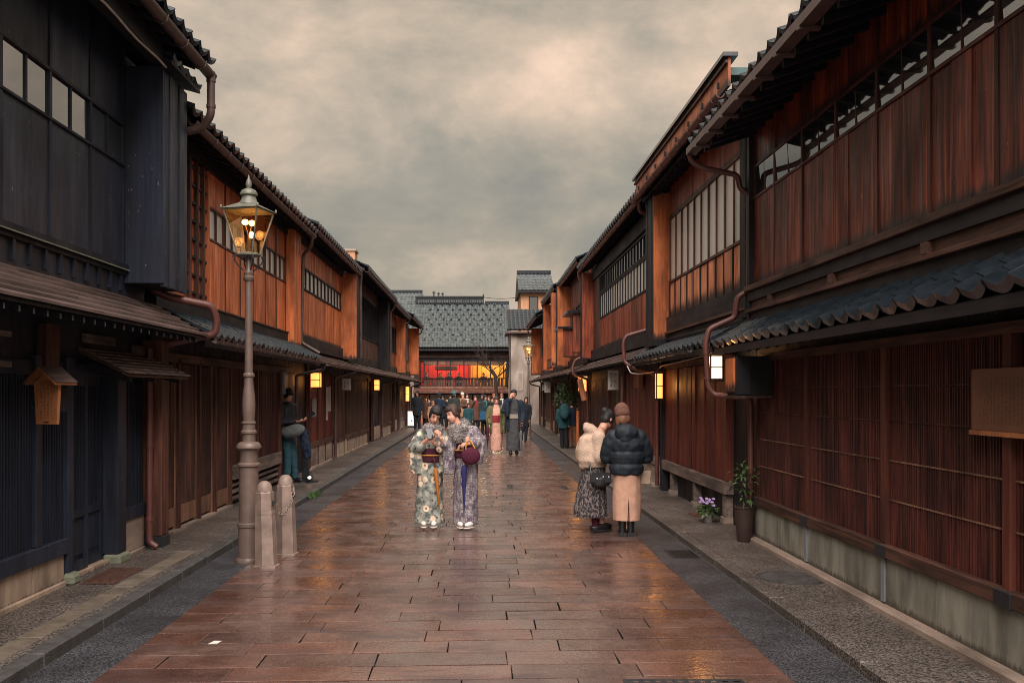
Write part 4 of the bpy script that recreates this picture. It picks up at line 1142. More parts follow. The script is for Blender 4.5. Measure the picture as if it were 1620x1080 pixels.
# ------------------------------------------------------------------ teahouse closing the street
def teahouse():
    Y = 55.0
    k = Y / F
    X = lambda px: (px - CX) * k
    Z = lambda py: H + (CY - py) * k
    x0, x1 = X(655), X(806)
    t = empty('teahouse', ((x0 + x1) / 2, Y, -0.6), 'tiled teahouse across the street end with red lit upstairs room', 'house')
    MB().box(x0, x1, Y + 0.03, Y + 0.15, -0.6, Z(612)).build('wall', 'dark_wood', t)
    MB().box(x0, x1, Y + 0.02, Y + 2.5, Z(571), Z(548)).build('wall', 'dark_wood', t)
    MB().box(x0, x1, Y + 0.02, Y + 2.5, Z(612), Z(610)).build('floor', 'dark_wood', t)
    MB().box(x0, x0 + 0.25, Y + 0.02, Y + 2.5, Z(612), Z(571)).build('wall', 'dark_wood', t)
    MB().box(x1 - 0.2, x1, Y + 0.02, Y + 2.5, Z(612), Z(571)).build('wall', 'dark_wood', t)
    MB().box(x0, X(744), Y + 2.4, Y + 2.45, Z(610), Z(571)).build('room_wall', 'interior_red', t)
    MB().box(X(744), x1, Y + 2.4, Y + 2.45, Z(610), Z(571)).build('room_wall', 'interior_gold', t)
    box('room_divider', X(743), X(744), Y + 1.2, Y + 2.4, Z(610), Z(571), 'interior_red', t)
    box('panel', X(686), X(722), Y + 2.3, Y + 2.39, Z(583), Z(577), 'dark_wood', t)
    box('eave_beam', x0, x1, Y - 0.10, Y + 0.019, Z(566), Z(557), 'brown_beam', t)
    n = 6
    xs = [X(671) + (X(797) - X(671)) * i / n for i in range(n + 1)]
    for x in xs:
        box('mullion', x - 0.035, x + 0.035, Y - 0.02, Y + 0.05, Z(598), Z(571), 'dark_wood', t)
    for i in range(n):
        for j in (1, 2):
            x = xs[i] + (xs[i + 1] - xs[i]) * j / 3
            box('glazing_bar', x - 0.011, x + 0.011, Y, Y + 0.03, Z(598), Z(577), 'dark_wood', t)
        box('transom_panel', xs[i] + 0.04, xs[i + 1] - 0.04, Y + 0.03, Y + 0.04, Z(577), Z(571), 'tan_door', t)
        box('glazing_rail', xs[i] + 0.04, xs[i + 1] - 0.04, Y - 0.004, Y + 0.034, Z(577.5), Z(576.8), 'dark_wood', t)
        for j in range(4):
            a = xs[i] + (xs[i + 1] - xs[i]) * j / 4
            box('balcony_board', a + 0.02, a + (xs[i + 1] - xs[i]) / 4 - 0.02, Y - 0.06, Y - 0.03, Z(611), Z(599), 'brown_post', t)
        for j in range(5):
            a = xs[i] + (xs[i + 1] - xs[i]) * j / 5
            box('baluster', a - 0.012, a + 0.012, Y - 0.09, Y - 0.062, Z(611), Z(599), 'dark_wood', t)
    box('handrail', X(668), X(800), Y - 0.12, Y + 0.02, Z(599), Z(597.6), 'dark_wood', t)
    box('balcony_beam', X(665), X(802), Y - 0.14, Y + 0.02, Z(614), Z(611.2), 'tan_door', t)
    # lower pent roof and shop front
    MB().prism([(0, 0), (0, 0)], 0, 0) if False else None
    m = MB()
    m.add([(x0, Y, Z(613.5)), (x1, Y, Z(613.5)), (x1, Y - 0.8, Z(620)), (x0, Y - 0.8, Z(620)), (x0, Y, Z(615)), (x1, Y, Z(615)), (x1, Y - 0.8, Z(622)), (x0, Y - 0.8, Z(622))],
          [(0, 3, 2, 1), (4, 5, 6, 7), (3, 7, 6, 2), (0, 4, 7, 3), (1, 2, 6, 5)])
    m.build('pent_roof', 'brown_post', t)
    for i in range(8):
        a = x0 + 0.3 + i * (x1 - x0 - 0.6) / 8
        box('shop_panel', a + 0.03, a + (x1 - x0 - 0.6) / 8 - 0.03, Y - 0.03, Y + 0.03, -0.6, Z(624), 'plaster' if i % 3 else 'orange_fin', t)
    # big tiled roof
    ze, zr, dep = Z(552), None, 4.2
    Yr = Y - 0.6 + 4.6
    zr = H + (CY - 480) * Yr / F
    Ye = Y - 0.6
    sv = V((0, Ye - Yr, ze - zr)); L = sv.length; sv.normalize()
    u = V((-1, 0, 0)); nr = u.cross(sv)
    if nr.z < 0: u = V((1, 0, 0)); nr = u.cross(sv)
    m = MB()
    m.add([(x0 - 0.15, Ye, ze - 0.03), (x1 + 0.1, Ye, ze - 0.03), (x1 + 0.1, Yr, zr - 0.03), (x0 - 0.15, Yr, zr - 0.03),
           (x0 - 0.15, Ye, ze - 0.13), (x1 + 0.1, Ye, ze - 0.13), (x1 + 0.1, Yr, zr - 0.16), (x0 - 0.15, Yr, zr - 0.16)],
          [(0, 1, 2, 3), (7, 6, 5, 4), (0, 4, 5, 1), (1, 5, 6, 2), (3, 7, 4, 0)])
    rf = m.build('roof', 'dark_wood', t)
    MB().add([(x0, Y + 0.1, Z(548)), (x1, Y + 0.1, Z(548)), (x1, Yr, zr - 0.2), (x0, Yr, zr - 0.2), (x1, Yr, -0.6), (x0, Yr, -0.6), (x1, Y + 0.1, -0.6), (x0, Y + 0.1, -0.6)],
             [(1, 6, 4, 2), (0, 3, 5, 7), (3, 2, 4, 5)]).build('gable_wall', 'plaster', t)
    width = x1 - x0 + 0.25
    A = V((x1 + 0.1 if u.x < 0 else x0 - 0.15, Yr, zr))
    tile_field(rf, A, u, sv, nr, width, L, 0.165, 0.27, 26, 'kawara_grey', amp=0.05, lip_last=0.07, single=False, stuffname='roof_tiles')
    snow = MB().prism([(-0.07, 0.02), (0.07, 0.02), (0.04, 0.12), (-0.04, 0.12)], -0.05, 0.05).mesh('snow_stop', 'kawara')
    for r_ in range(8):
        for c in range(10):
            p = A + u * (0.45 + c * 0.46 + (r_ % 2) * 0.23 + r_ * 0.03) + sv * (0.35 + r_ * 0.62) + nr * 0.03
            if (p.x < x1 - 0.2) and (p.x > x0 + 0.1): link('snow_stop', snow, rf, p, rot=orient(u, sv, nr))
    # ridge, higher over the older half
    MB().box(x0 - 0.15, X(766), Yr - 0.16, Yr + 0.16, zr - 0.02, zr + 0.36).build('ridge', 'kawara', rf)
    MB().box(x0 - 0.2, X(767), Yr - 0.24, Yr + 0.24, zr + 0.361, zr + 0.44).build('ridge_cap', 'kawara', rf)
    n = 28
    for i in range(n):
        a = x0 + i * (X(766) - x0) / n
        box('ridge_tile', a, a + 0.10, Yr - 0.20, Yr - 0.161, zr + 0.06, zr + 0.20, 'kawara_grey', rf)
    MB().box(X(767.5), x1 + 0.1, Yr - 0.12, Yr + 0.12, zr - 0.02, zr + 0.14).build('ridge', 'kawara', rf)
    MB().box(X(764), X(766.5), Yr - 0.2, Yr + 0.2, zr + 0.441, zr + 0.56).build('ridge_end', 'kawara', rf)
    m = MB()
    for q, hh in ((X(680), 0.34), (X(688), 0.26), (X(695), 0.24)):
        m.box(q, q + 0.08, Yr, Yr + 0.08, zr + 0.441, zr + 0.441 + hh)
        m.box(q - 0.05, q + 0.13, Yr + 0.01, Yr + 0.07, zr + 0.441 + hh * 0.5, zr + 0.441 + hh * 0.8)
    m.build('roof_vents', 'black_metal', rf)
    for q, e, c in ((X(690), 26, (1.0, 0.62, 0.36)), (X(725), 26, (1.0, 0.62, 0.36)), (X(770), 34, (1.0, 0.66, 0.3)), (X(788), 20, (1.0, 0.66, 0.3))):
        l = bpy.data.lights.new('room_lamp', 'POINT'); l.energy = e * 0.55; l.color = c; l.shadow_soft_size = 0.12
        lo = bpy.data.objects.new('room_lamp', l); COL.objects.link(lo); lo.parent = t
        lo.location = V((q, Y + 1.3, Z(574))) - wl(t)
    # ceiling lamp shade
    MB().lathe([(0.14, 0), (0.17, 0.03), (0.14, 0.09), (0.03, 0.12)], 14, (X(684), Y + 1.0, Z(577))).build('ceiling_lamp', 'paper_warm', t)
    return t
teahouse()
# ------------------------------------------------------------------ sheeted building, tall house, gabled house beyond
def sheeted():
    Y = 49.0; k = Y / F
    X = lambda px: (px - CX) * k
    Z = lambda py: H + (CY - py) * k
    t = empty('sheeted_building', (X(826), Y, 0), 'building wrapped in creased grey-brown sheeting beside the teahouse', 'house')
    x0, x1, zt = X(808), X(872), Z(528)
    m = MB(); nx, nz = 26, 44
    for j in range(nz + 1):
        for i in range(nx + 1):
            a = i / nx; c = j / nz
            x = x0 + (x1 - x0) * a; z = -0.3 + (zt + 0.3) * c
            w = 0.10 * math.sin(a * 11 + 1.4 * math.sin(c * 5)) + 0.09 * noise.noise(V((a * 5, c * 4, 2.0))) + 0.05 * noise.noise(V((a * 13, c * 9, 5.0)))
            m.v.append((x, Y + w, z))
    for j in range(nz):
        for i in range(nx):
            q = j * (nx + 1) + i
            m.f.append((q, q + 1, q + nx + 2, q + nx + 1)); m.m.append(0)
    m.build('sheet', 'tarp', t, True)
    MB().box(x0 + 0.02, x1 + 1.5, Y + 0.35, Y + 3.0, -0.3, zt).build('wall', 'plaster', t)
    m = MB()
    for i in range(12):
        z = -0.3 + (zt + 0.3) * i / 11
        w = 0.10 * math.sin(1.4 * math.sin(i / 11 * 5))
        m.v += [(x0 - 0.02, Y + w - 0.02, z), (x0 + 0.05 * math.sin(i), Y + 3.0, z)]
    for i in range(11): m.f.append((2 * i, 2 * i + 2, 2 * i + 3, 2 * i + 1)); m.m.append(0)
    m.build('side_sheet', 'tarp', t, True)
    for (px, py0, py1) in ((818, 588, 616), (826, 588, 616)): box('rope', X(px), X(px) + 0.025, Y - 0.19, Y - 0.165, Z(py1), Z(py0), 'cable_white', t)
    box('rope', X(817), X(827), Y - 0.19, Y - 0.165, Z(589), Z(588), 'cable_white', t)
    box('rope', X(817), X(827), Y - 0.19, Y - 0.165, Z(616.5), Z(615.5), 'cable_white', t)
    rf = MB().prism([(0, 0)] * 0 or [(x0 - 0.25, zt + 0.02), (x1 + 1.0, zt + 0.02), (x1 + 1.0, zt + 0.12), (x0 - 0.25, zt + 0.12)], Y - 0.35, Y + 3.0).build('roof', 'copper_dark', t)
    sv = V((0, -1, -0.55)).normalized(); u = V((-1, 0, 0)); nr = u.cross(sv)
    if nr.z < 0: u = V((1, 0, 0)); nr = u.cross(sv)
    wd = x1 + 1.0 - x0 + 0.2
    L = 2.6
    A = V((x1 + 1.0 if u.x < 0 else x0 - 0.2, Y - 0.3, zt + 0.16)) - sv * L
    m = MB().add([tuple(A), tuple(A + u * wd), tuple(A + u * wd + sv * L), tuple(A + sv * L)], [(0, 1, 2, 3)])
    m.build('roof_deck', 'dark_wood', rf)
    tile_field(rf, A + nr * 0.02, u, sv, nr, wd, L, 0.22, 0.3, 11, 'kawara', single=False)
sheeted()
def tall_house():
    Y = 60.0; k = Y / F
    X = lambda px: (px - CX) * k
    Z = lambda py: H + (CY - py) * k
    x0, x1 = X(824), X(872)
    t = empty('tall_plaster_house', ((x0 + x1) / 2, Y + 2, -0.6), 'tall orange plastered house with grey tiled roof showing above the row', 'house')
    box('wall', x0, x1, Y, Y + 5, -0.6, Z(460), 'plaster_orange', t)
    box('window', X(838), X(850), Y - 0.012, Y - 0.002, Z(495), Z(470), 'window_glass', t)
    for (a, c, z0, z1) in ((836.6, 838, 496, 469), (850, 851.4, 496, 469)): box('window_frame', X(a), X(c), Y - 0.03, Y - 0.001, Z(z0), Z(z1), 'dark_wood', t)
    box('window_frame', X(838.05), X(849.95), Y - 0.03, Y - 0.001, Z(470), Z(469), 'dark_wood', t)
    ze, zr = Z(461), H + (CY - 434) * (Y + 2.5) / F
    sv = V((0, -2.9, ze - zr)); L = sv.length; sv.normalize(); u = V((-1, 0, 0)); nr = u.cross(sv)
    if nr.z < 0: u = V((1, 0, 0)); nr = u.cross(sv)
    a0, a1 = X(820), X(876)
    rf = MB().add([(a0, Y - 0.4, ze), (a1, Y - 0.4, ze), (a1, Y + 2.5, zr), (a0, Y + 2.5, zr), (a1, Y + 5.4, ze), (a0, Y + 5.4, ze), (a0, Y - 0.4, ze - 0.12), (a1, Y - 0.4, ze - 0.12), (a0, Y + 5.4, ze - 0.12), (a1, Y + 5.4, ze - 0.12)],
                  [(0, 1, 2, 3), (3, 2, 4, 5), (6, 7, 1, 0), (6, 0, 3, 5, 8), (7, 9, 4, 2, 1), (6, 8, 9, 7)]).build('roof', 'dark_wood', t)
    A = V((a1 if u.x < 0 else a0, Y + 2.5, zr)) + nr * 0.02
    tile_field(rf, A, u, sv, nr, a1 - a0, L, 0.24, 0.32, 10, 'kawara_grey', single=False, amp=0.045)
    box('ridge', a0, a1, Y + 2.36, Y + 2.64, zr + 0.02, zr + 0.24, 'kawara', rf)
tall_house()
def gabled():
    Y = 57.0; k = Y / F
    X = lambda px: (px - CX) * k
    Z = lambda py: H + (CY - py) * k
    t = empty('gabled_house', (X(640), Y + 2, -0.6), 'house with grey tiled gable roof rising behind the lightbox row', 'house')
    x0, x1 = X(600), X(664)
    ze = Z(522); zr = H + (CY - 463) * (Y + 3) / F
    box('wall', x0, X(656), Y + 0.3, Y + 6, -0.6, ze, 'plaster', t)
    MB().add([(X(656), Y + 0.3, ze), (X(656), Y + 6, ze), (X(656), Y + 3, zr - 0.1)], [(0, 1, 2)]).build('gable', 'plaster', t)
    sv = V((0, -3.2, ze - zr)); L = sv.length; sv.normalize(); u = V((-1, 0, 0)); nr = u.cross(sv)
    if nr.z < 0: u = V((1, 0, 0)); nr = u.cross(sv)
    rf = MB().add([(x0, Y - 0.2, ze), (x1, Y - 0.2, ze), (x1, Y + 3, zr), (x0, Y + 3, zr), (x1, Y + 6.2, ze), (x0, Y + 6.2, ze)], [(0, 1, 2, 3), (3, 2, 4, 5)]).build('roof', 'dark_wood', t)
    A = V((x1 if u.x < 0 else x0, Y + 3, zr)) + nr * 0.02
    tile_field(rf, A, u, sv, nr, x1 - x0, L, 0.22, 0.30, 15, 'kawara_grey', single=False, amp=0.045)
    box('ridge', x0, x1, Y + 2.88, Y + 3.12, zr + 0.02, zr + 0.16, 'kawara', rf)
    box('verge', x1 + 0.001, x1 + 0.05, Y + 2.9, Y + 3.1, ze, zr, 'plaster', rf)
gabled()
p0 = V(((762 - CX) * 59 / F, 59, H + (CY - 469.5) * 59 / F)); p1 = V(((823 - CX) * 60 / F, 60, H + (CY - 469.5) * 60 / F))
tag(MB().tube([p0 + (p1 - p0) * (i / 10) - V((0, 0, 0.12 * (1 - (2 * i / 10 - 1) ** 2))) for i in range(11)], 0.018, 5).build('overhead_wire', 'black_metal'), 'dark wire strung between the teahouse ridge and the tall plaster house', 'wire')
# brick flue behind the orange row
t = empty('chimney_stack', (-5.0, 26.5, 4.2), 'small tan chimney box above the roofs of the orange houses', 'chimney')
box('shaft', -4.2, -3.75, 28.6, 29.2, 4.9, H + (CY - 397) * 28.6 / F, 'plaster_orange', t)
box('cap', -4.24, -3.71, 28.56, 29.24, H + (CY - 397) * 28.6 / F + .001, H + (CY - 395) * 28.6 / F + 0.02, 'plaster', t)
# ------------------------------------------------------------------ street furniture
def street_lamp(loc, label, sc=1.0, energy=9.0, collars=True):
    t = empty('street_lamp', loc, label, 'street lamp', 'gas style street lamps')
    x, y, z = loc
    c = (x, y, z)
    P = lambda prof, n, m, nm, par=t, rot=0.0: MB().lathe(prof, n, c, rot=rot).build(nm, m, par, True)
    P([(0.1320, 0.0), (0.1344, 0.025), (0.1240, 0.045), (0.1200, 0.05)], 28, 'lamp_paint', 'base_plate')
    P([(0.1104, 0.045), (0.1056, 0.30), (0.1040, 0.36)], 28, 'lamp_paint', 'plinth')
    P([(0.1040, 0.355), (0.1144, 0.365), (0.1144, 0.395), (0.1040, 0.405)], 28, 'lamp_paint', 'ring')
    P([(0.1000, 0.40), (0.0960, 0.98)], 28, 'lamp_paint', 'pedestal')
    P([(0.0960, 0.965), (0.1144, 0.98), (0.1144, 1.0), (0.0976, 1.015)], 28, 'lamp_paint', 'ring')
    P([(0.0920, 1.01), (0.0864, 1.10), (0.0920, 1.135), (0.1264, 1.16), (0.1280, 1.18), (0.1040, 1.215), (0.0784, 1.225)], 28, 'lamp_paint', 'capital')
    P([(0.0688, 1.22), (0.0656, 1.30), (0.0800, 1.31), (0.0800, 1.33), (0.0656, 1.345), (0.0640, 1.40), (0.0736, 1.41), (0.0736, 1.425), (0.0576, 1.435)], 24, 'lamp_paint', 'neck')
    P([(0.0560, 1.43), (0.0640, 1.52), (0.0664, 1.60), (0.0608, 1.70), (0.0480, 1.80), (0.0440, 1.88)], 24, 'lamp_paint', 'baluster')
    P([(0.0440, 1.875), (0.0576, 1.89), (0.0576, 1.91), (0.0448, 1.925)], 24, 'lamp_paint', 'ring')
    P([(0.0416, 1.92), (0.0352, 2.86)], 20, 'lamp_paint', 'shaft')
    P([(0.0368, 2.855), (0.0560, 2.875), (0.0576, 2.90), (0.0448, 2.915), (0.0496, 2.945), (0.0400, 2.96), (0.0304, 2.99), (0.0272, 3.12)], 20, 'lamp_paint', 'collar')
    # lantern: square tapering cage
    rot = R(-14)
    lan = P([(0.115, 3.115), (0.125, 3.12), (0.125, 3.135), (0.115, 3.14)], 24, 'lamp_cap', 'lantern_ring')
    zb, zt, rb, rt = 3.14, 3.575, 0.105, 0.235
    def corner(k, r, zz):
        a = rot + math.pi / 4 + k * math.pi / 2
        return V((x + r * 1.12 * math.cos(a), y + r * 1.12 * math.sin(a), z + zz))
    for k in range(4):
        MB().tube([corner(k, rb, zb), corner(k, rt, zt)], 0.009, 6).build('cage_bar', 'lamp_cap', lan)
        MB().tube([corner(k, rt, zt), corner(k + 1, rt, zt)], 0.011, 6).build('cage_bar', 'lamp_cap', lan)
        MB().tube([corner(k, rb, zb), corner(k + 1, rb, zb)], 0.008, 6).build('cage_bar', 'lamp_cap', lan)
        a, b2, c2, d2 = corner(k, rb - .004, zb), corner(k + 1, rb - .004, zb), corner(k + 1, rt - .004, zt), corner(k, rt - .004, zt)
        MB().add([a, b2, c2, d2], [(0, 1, 2, 3)]).build('pane', 'lamp_glass', lan)
        MB().ell(corner(k, rt + 0.02, zt + 0.02), (0.012, 0.012, 0.022), 8, 6).build('ear', 'lamp_cap', lan, True)
        s0 = corner(k, 0.05, 2.97); s1 = corner(k, 0.10, 3.02); s2 = corner(k, 0.135, 3.07); s3 = corner(k, 0.118, 3.125); s4 = corner(k, 0.15, 3.10)
        MB().tube(arc_path([s0, s1, s2, s3, s4], 0.04, 4), 0.007, 6).build('scroll', 'black_metal', lan)
    m = MB()
    top = [corner(k, rt + 0.03, zt + 0.005) for k in range(4)]
    up = [corner(k, 0.085, zt + 0.08) for k in range(4)]
    m.add(top + up, [(0, 1, 5, 4), (1, 2, 6, 5), (2, 3, 7, 6), (3, 0, 4, 7), (4, 5, 6, 7), (3, 2, 1, 0)])
    m.build('lantern_roof', 'lamp_cap', t)
    ch = P([(0.105, 3.640), (0.10, 3.658), (0.086, 3.668), (0.076, 3.70), (0.068, 3.725), (0.088, 3.735), (0.090, 3.748), (0.072, 3.785), (0.040, 3.80), (0.024, 3.808)], 22, 'lamp_cap', 'chimney')
    P([(0.018, 3.803), (0.029, 3.825), (0.032, 3.845), (0.026, 3.88), (0.011, 3.91), (0.004, 3.945)], 16, 'lamp_cap', 'finial', ch)
    MB().tube([(x, y, z + 3.0), (x, y, z + 3.32)], 0.018, 8).build('burner', 'lamp_paint', lan)
    for dx, dz in ((-0.035, 3.46), (0.035, 3.45), (0.03, 3.33)):
        MB().tube([(x, y, z + 3.31), (x + dx, y - 0.01, z + dz - 0.03)], 0.006, 6).build('burner_arm', 'lamp_paint', lan)
        MB().ell((x + dx, y - 0.01, z + dz), (0.034 if dz > 3.4 else 0.024, 0.03, 0.03 if dz > 3.4 else 0.036), 10, 8).build('mantle', 'bulb', lan, True)
    l = bpy.data.lights.new('lamp_light', 'POINT'); l.energy = energy * 0.05; l.color = (1.0, 0.45, 0.14); l.shadow_soft_size = 0.05
    lo = bpy.data.objects.new('lamp_light', l); COL.objects.link(lo); lo.parent = t; lo.location = (0, 0.03, 3.42)
    t.scale = (sc, sc, sc)
    return t
street_lamp((-2.245, 9.24, 0.004), 'tall brown street lamp with lit square lantern beside the stone bollards', 0.955, 10.0)
street_lamp((1.78, 34.2, 0.010), 'distant lit street lamp standing by the sheeted building', 0.93, 16.0)
def bollard(x, y, label, lean):
    t = empty('bollard', (x, y, 0.008), label, 'bollard', 'bollards at the foot of the street lamp')
    n = 6
    MB().lathe([(0.128, 0.0), (0.128, 0.020), (0.112, 0.024)], n, (x, y, 0.008), rot=0.35).build('foot', 'bollard_paint', t)
    MB().lathe([(0.108, 0.026), (0.094, 0.50)], n, (x, y, 0.008), rot=0.35).build('shaft', 'bollard_paint', t)
    MB().lathe([(0.0965, 0.501), (0.0955, 0.535)], n, (x, y, 0.008), rot=0.35).build('band', 'bollard_paint', t)
    MB().lathe([(0.092, 0.536), (0.086, 0.70), (0.078, 0.712)], n, (x, y, 0.008), rot=0.35).build('upper_shaft', 'bollard_paint', t)
    MB().lathe([(0.073, 0.712), (0.072, 0.74), (0.063, 0.775), (0.044, 0.800), (0.022, 0.811), (0.001, 0.813)], 20, (x, y, 0.008)).build('dome', 'bollard_paint', t, True)
    MB().lathe([(0.018, 0), (0.018, 0.03)], 8, (x + 0.085, y - 0.02, 0.60)).build('eyelet', 'iron', t)
    t.rotation_euler = (0, R(lean), 0)
bollard(-2.005, 8.95, 'front stone-coloured bollard with domed top at the lamp foot', -1.6)
bollard(-1.955, 9.62, 'rear bollard with a chain, just behind the front one', -0.8)
t = None
m = MB()
a = V((-1.86, 9.55, 0.70)); c = V((-1.90, 9.02, 0.50))
N = 13
pts = [a + (c - a) * (i / N) - V((0, 0, 0.10 * (1 - (2 * i / N - 1) ** 2))) for i in range(N + 1)]
for i in range(N):
    p = (pts[i] + pts[i + 1]) / 2; d = (pts[i + 1] - pts[i]).normalized()
    s1 = d.cross(V((0, 0, 1))).normalized(); s2 = d.cross(s1)
    w = s1 if i % 2 else s2
    ring = [p + d * (0.032 * math.cos(q)) + w * (0.016 * math.sin(q)) for q in [2 * math.pi * k / 10 for k in range(11)]]
    m.tube(ring, 0.005, 5, cap=False)
ch = m.build('chain', 'bollard_paint')
tag(ch, 'short drooping chain strung between the two bollards', 'chain')

def lantern(px, Y, z0, z1, X, w, d, mat, label, energy, rim='dark_wood'):
    t = empty('wall_lantern', (X, Y, z0), label, 'lantern', 'lit paper lanterns on the house fronts')
    body = box('paper_shade', X - w / 2, X + w / 2, Y - d / 2, Y + d / 2, z0 + 0.02, z1 - 0.02, mat, t)
    for sx in (-1, 1):
        for sy in (-1, 1):
            box('frame_post', X + sx * (w / 2 + 0.004) - 0.008, X + sx * (w / 2 + 0.004) + 0.008, Y + sy * (d / 2 + 0.004) - 0.008, Y + sy * (d / 2 + 0.004) + 0.008, z0 + 0.001, z1 - 0.001, rim, t)
    box('frame_top', X - w / 2 - 0.02, X + w / 2 + 0.02, Y - d / 2 - 0.02, Y + d / 2 + 0.02, z1, z1 + 0.025, rim, t)
    box('frame_base', X - w / 2 - 0.018, X + w / 2 + 0.018, Y - d / 2 - 0.018, Y + d / 2 + 0.018, z0 - 0.02, z0, rim, t)
    box('frame_bar', X - w / 2 - 0.006, X + w / 2 + 0.006, Y - d / 2 - 0.008, Y - d / 2 - 0.002, (z0 + z1) / 2 - 0.006, (z0 + z1) / 2 + 0.006, rim, t)
    sg = -1 if X > 0 else 1
    wallx = XR if X > 0 else XL2
    MB().tube([(X, Y, z1 + 0.02), (X, Y, z1 + 0.07), (wallx, Y, z1 + 0.07)], 0.012, 6).build('bracket', 'black_metal', t)
    if energy:
        l = bpy.data.lights.new('lantern_light', 'POINT'); l.energy = energy * 0.25; l.color = (1.0, 0.40, 0.11); l.shadow_soft_size = 0.06
        lo = bpy.data.objects.new('lantern_light', l); COL.objects.link(lo); lo.parent = t; lo.location = (sg * (w / 2 + 0.12), -0.10 - d / 2, (z1 - z0) / 2)
    return t
lantern(0, 19.85, 1.75, 2.08, -3.42, 0.20, 0.20, 'paper_warm', 'lit square lantern above the posters of the orange house', 3.0)
lantern(0, 30.9, 1.72, 2.08, -3.33, 0.16, 0.18, 'paper_warm', 'lit lantern on the dark house past the posters', 3.0)
lantern(0, 43.6, 1.25, 1.95, -3.29, 0.16, 0.2, 'paper_warm', 'small lit lantern above the standing light box', 4.0)
lantern(0, 15.45, 1.54, 1.98, 2.93, 0.10, 0.12, 'paper_warm', 'slim tall lit lantern beside the copper pipe near the puffer coat', 2.6)
lantern(0, 26.2, 1.68, 2.12, 2.87, 0.22, 0.22, 'paper_warm', 'lit lantern hanging over the backpack couple', 4.0)
t = lantern(0, 11.25, 1.80, 2.10, 2.80, 0.135, 0.15, 'paper_white', 'bright white lantern beneath the corner of the tiled pent roof', 3.4)
box('upper_shade', 2.74, 2.86, 11.18, 11.32, 2.13, 2.22, 'paper_white', t)
# standing light box with a small drawing
t = empty('light_box_sign', (-3.10, 43.5, 0.05), 'glowing white light box standing on the footway by the far crowd', 'sign')
box('panel', -3.27, -2.95, 43.42, 43.56, 0.14, 0.80, 'paper_box', t)
box('base', -3.25, -2.97, 43.40, 43.58, 0.05, 0.138, 'black_metal', t)
mk = MB()
for (a, c, w, hh) in ((-3.13, 0.33, 0.05, 0.07), (-3.115, 0.40, 0.02, 0.05), (-3.20, 0.22, 0.03, 0.03), (-3.15, 0.21, 0.04, 0.025), (-3.09, 0.20, 0.04, 0.03), (-3.04, 0.215, 0.03, 0.02)):
    mk.add([(a, 43.416, c), (a + w, 43.416, c + 0.005), (a + w * 0.8, 43.416, c + hh), (a + w * 0.2, 43.416, c + hh * 0.9)], [(0, 1, 2, 3)])
mk.build('drawing', 'black_metal', t)
# roofed wooden notice on the black house
t = empty('roofed_notice', (-3.30, 7.25, 1.41), 'small orange wooden notice under a little gabled roof on the black house', 'notice board', rz=R(-24))
WL[t.name] = V((0, 0, 0)); t.scale = (0.86, 0.86, 0.92)
MB().prism([(-0.125, 0.0), (0.125, 0.0), (0.15, 0.34), (0.0, 0.43), (-0.15, 0.34)], -0.015, 0.015).build('board', 'notice_wood', t)
for s_ in (-1, 1):
    q = MB().prism([(0.0, 0.475), (s_ * 0.20, 0.345), (s_ * 0.20, 0.325), (0.0, 0.45)], -0.10, 0.14).build('notice_roof', 'tan_sign', t)
    MB().prism([(0.0, 0.484), (s_ * 0.21, 0.348), (s_ * 0.21, 0.3455), (0.0, 0.4765)], -0.094, 0.145).build('roof_skin', 'shingle', q)
MB().box(-0.06, 0.06, 0.016, 0.16, 0.1, 0.30).build('hanger', 'dark_wood', t)
MB().box(-0.03, 0.03, -0.019, -0.0152, 0.012, 0.022).build('stamp', 'black_metal', t)
# flat signs and papers
def plaque(name, x0, x1, y0, y1, z0, z1, mat, label, cat='sign', frame=None):
    t = empty(name, ((x0 + x1) / 2, (y0 + y1) / 2, z0), label, cat)
    box('board', x0, x1, y0, y1, z0, z1, mat, t)
    if frame:
        box('frame_edge', x0 - 0.012, x1 + 0.012, y0 - 0.012, y1 + 0.012, z1 + 0.001, z1 + 0.018, frame, t)
        box('frame_edge', x0 - 0.012, x1 + 0.012, y0 - 0.012, y1 + 0.012, z0 - 0.018, z0 - 0.001, frame, t)
    return t
plaque('wall_plaque', -3.48, -3.44, 19.72, 20.05, 1.16, 1.52, 'grey_sign', 'grey framed panel below the lantern on the orange house', frame='tan_door')
plaque('poster', -3.487, -3.482, 21.60, 21.86, 1.02, 1.78, 'notice_poster', 'long white poster on the rust red boards', 'poster')
plaque('poster', -3.487, -3.482, 21.92, 22.28, 1.22, 1.80, 'notice_poster', 'shorter white poster next to the long one', 'poster')
plaque('hanging_sign', -3.36, -3.16, 23.3, 23.34, 1.72, 2.0, 'notice_white', 'pale sign hanging between posters and the dark house', 'sign', 'grey_beam')
plaque('hanging_sign', 2.72, 2.94, 20.0, 20.04, 1.72, 2.12, 'notice_white', 'tilted pale sign hanging above the woman in the beanie', 'sign', 'grey_beam')
plaque('hanging_sign', 2.50, 2.72, 36.2, 36.24, 1.66, 2.06, 'notice_white', 'white sign with black characters below the red lettered board', 'sign', 'dark_wood')
plaque('shop_sign', 2.55, 2.60, 33.6, 35.5, 2.55, 2.85, 'notice_lightbox_red', 'dark shop board with red lettering above the pent roof', 'sign', 'dark_wood')
plaque('hanging_sign', 2.62, 2.82, 39.5, 39.54, 1.75, 2.1, 'white_sign', 'small blank white sign on the last orange house', 'sign', 'dark_wood')
plaque('shop_emblem', 2.93, 3.0, 17.4, 17.95, 1.74, 1.98, 'tan_sign', 'brown carved emblem board over the red boards', 'sign')
t = plaque('leaning_plank', 2.66, 2.80, 24.6, 24.64, 1.45, 2.02, 'tan_sign', 'slanted bare wooden sign plank beside the hanging lantern', 'sign')
t.rotation_euler = (0, R(-12), 0)
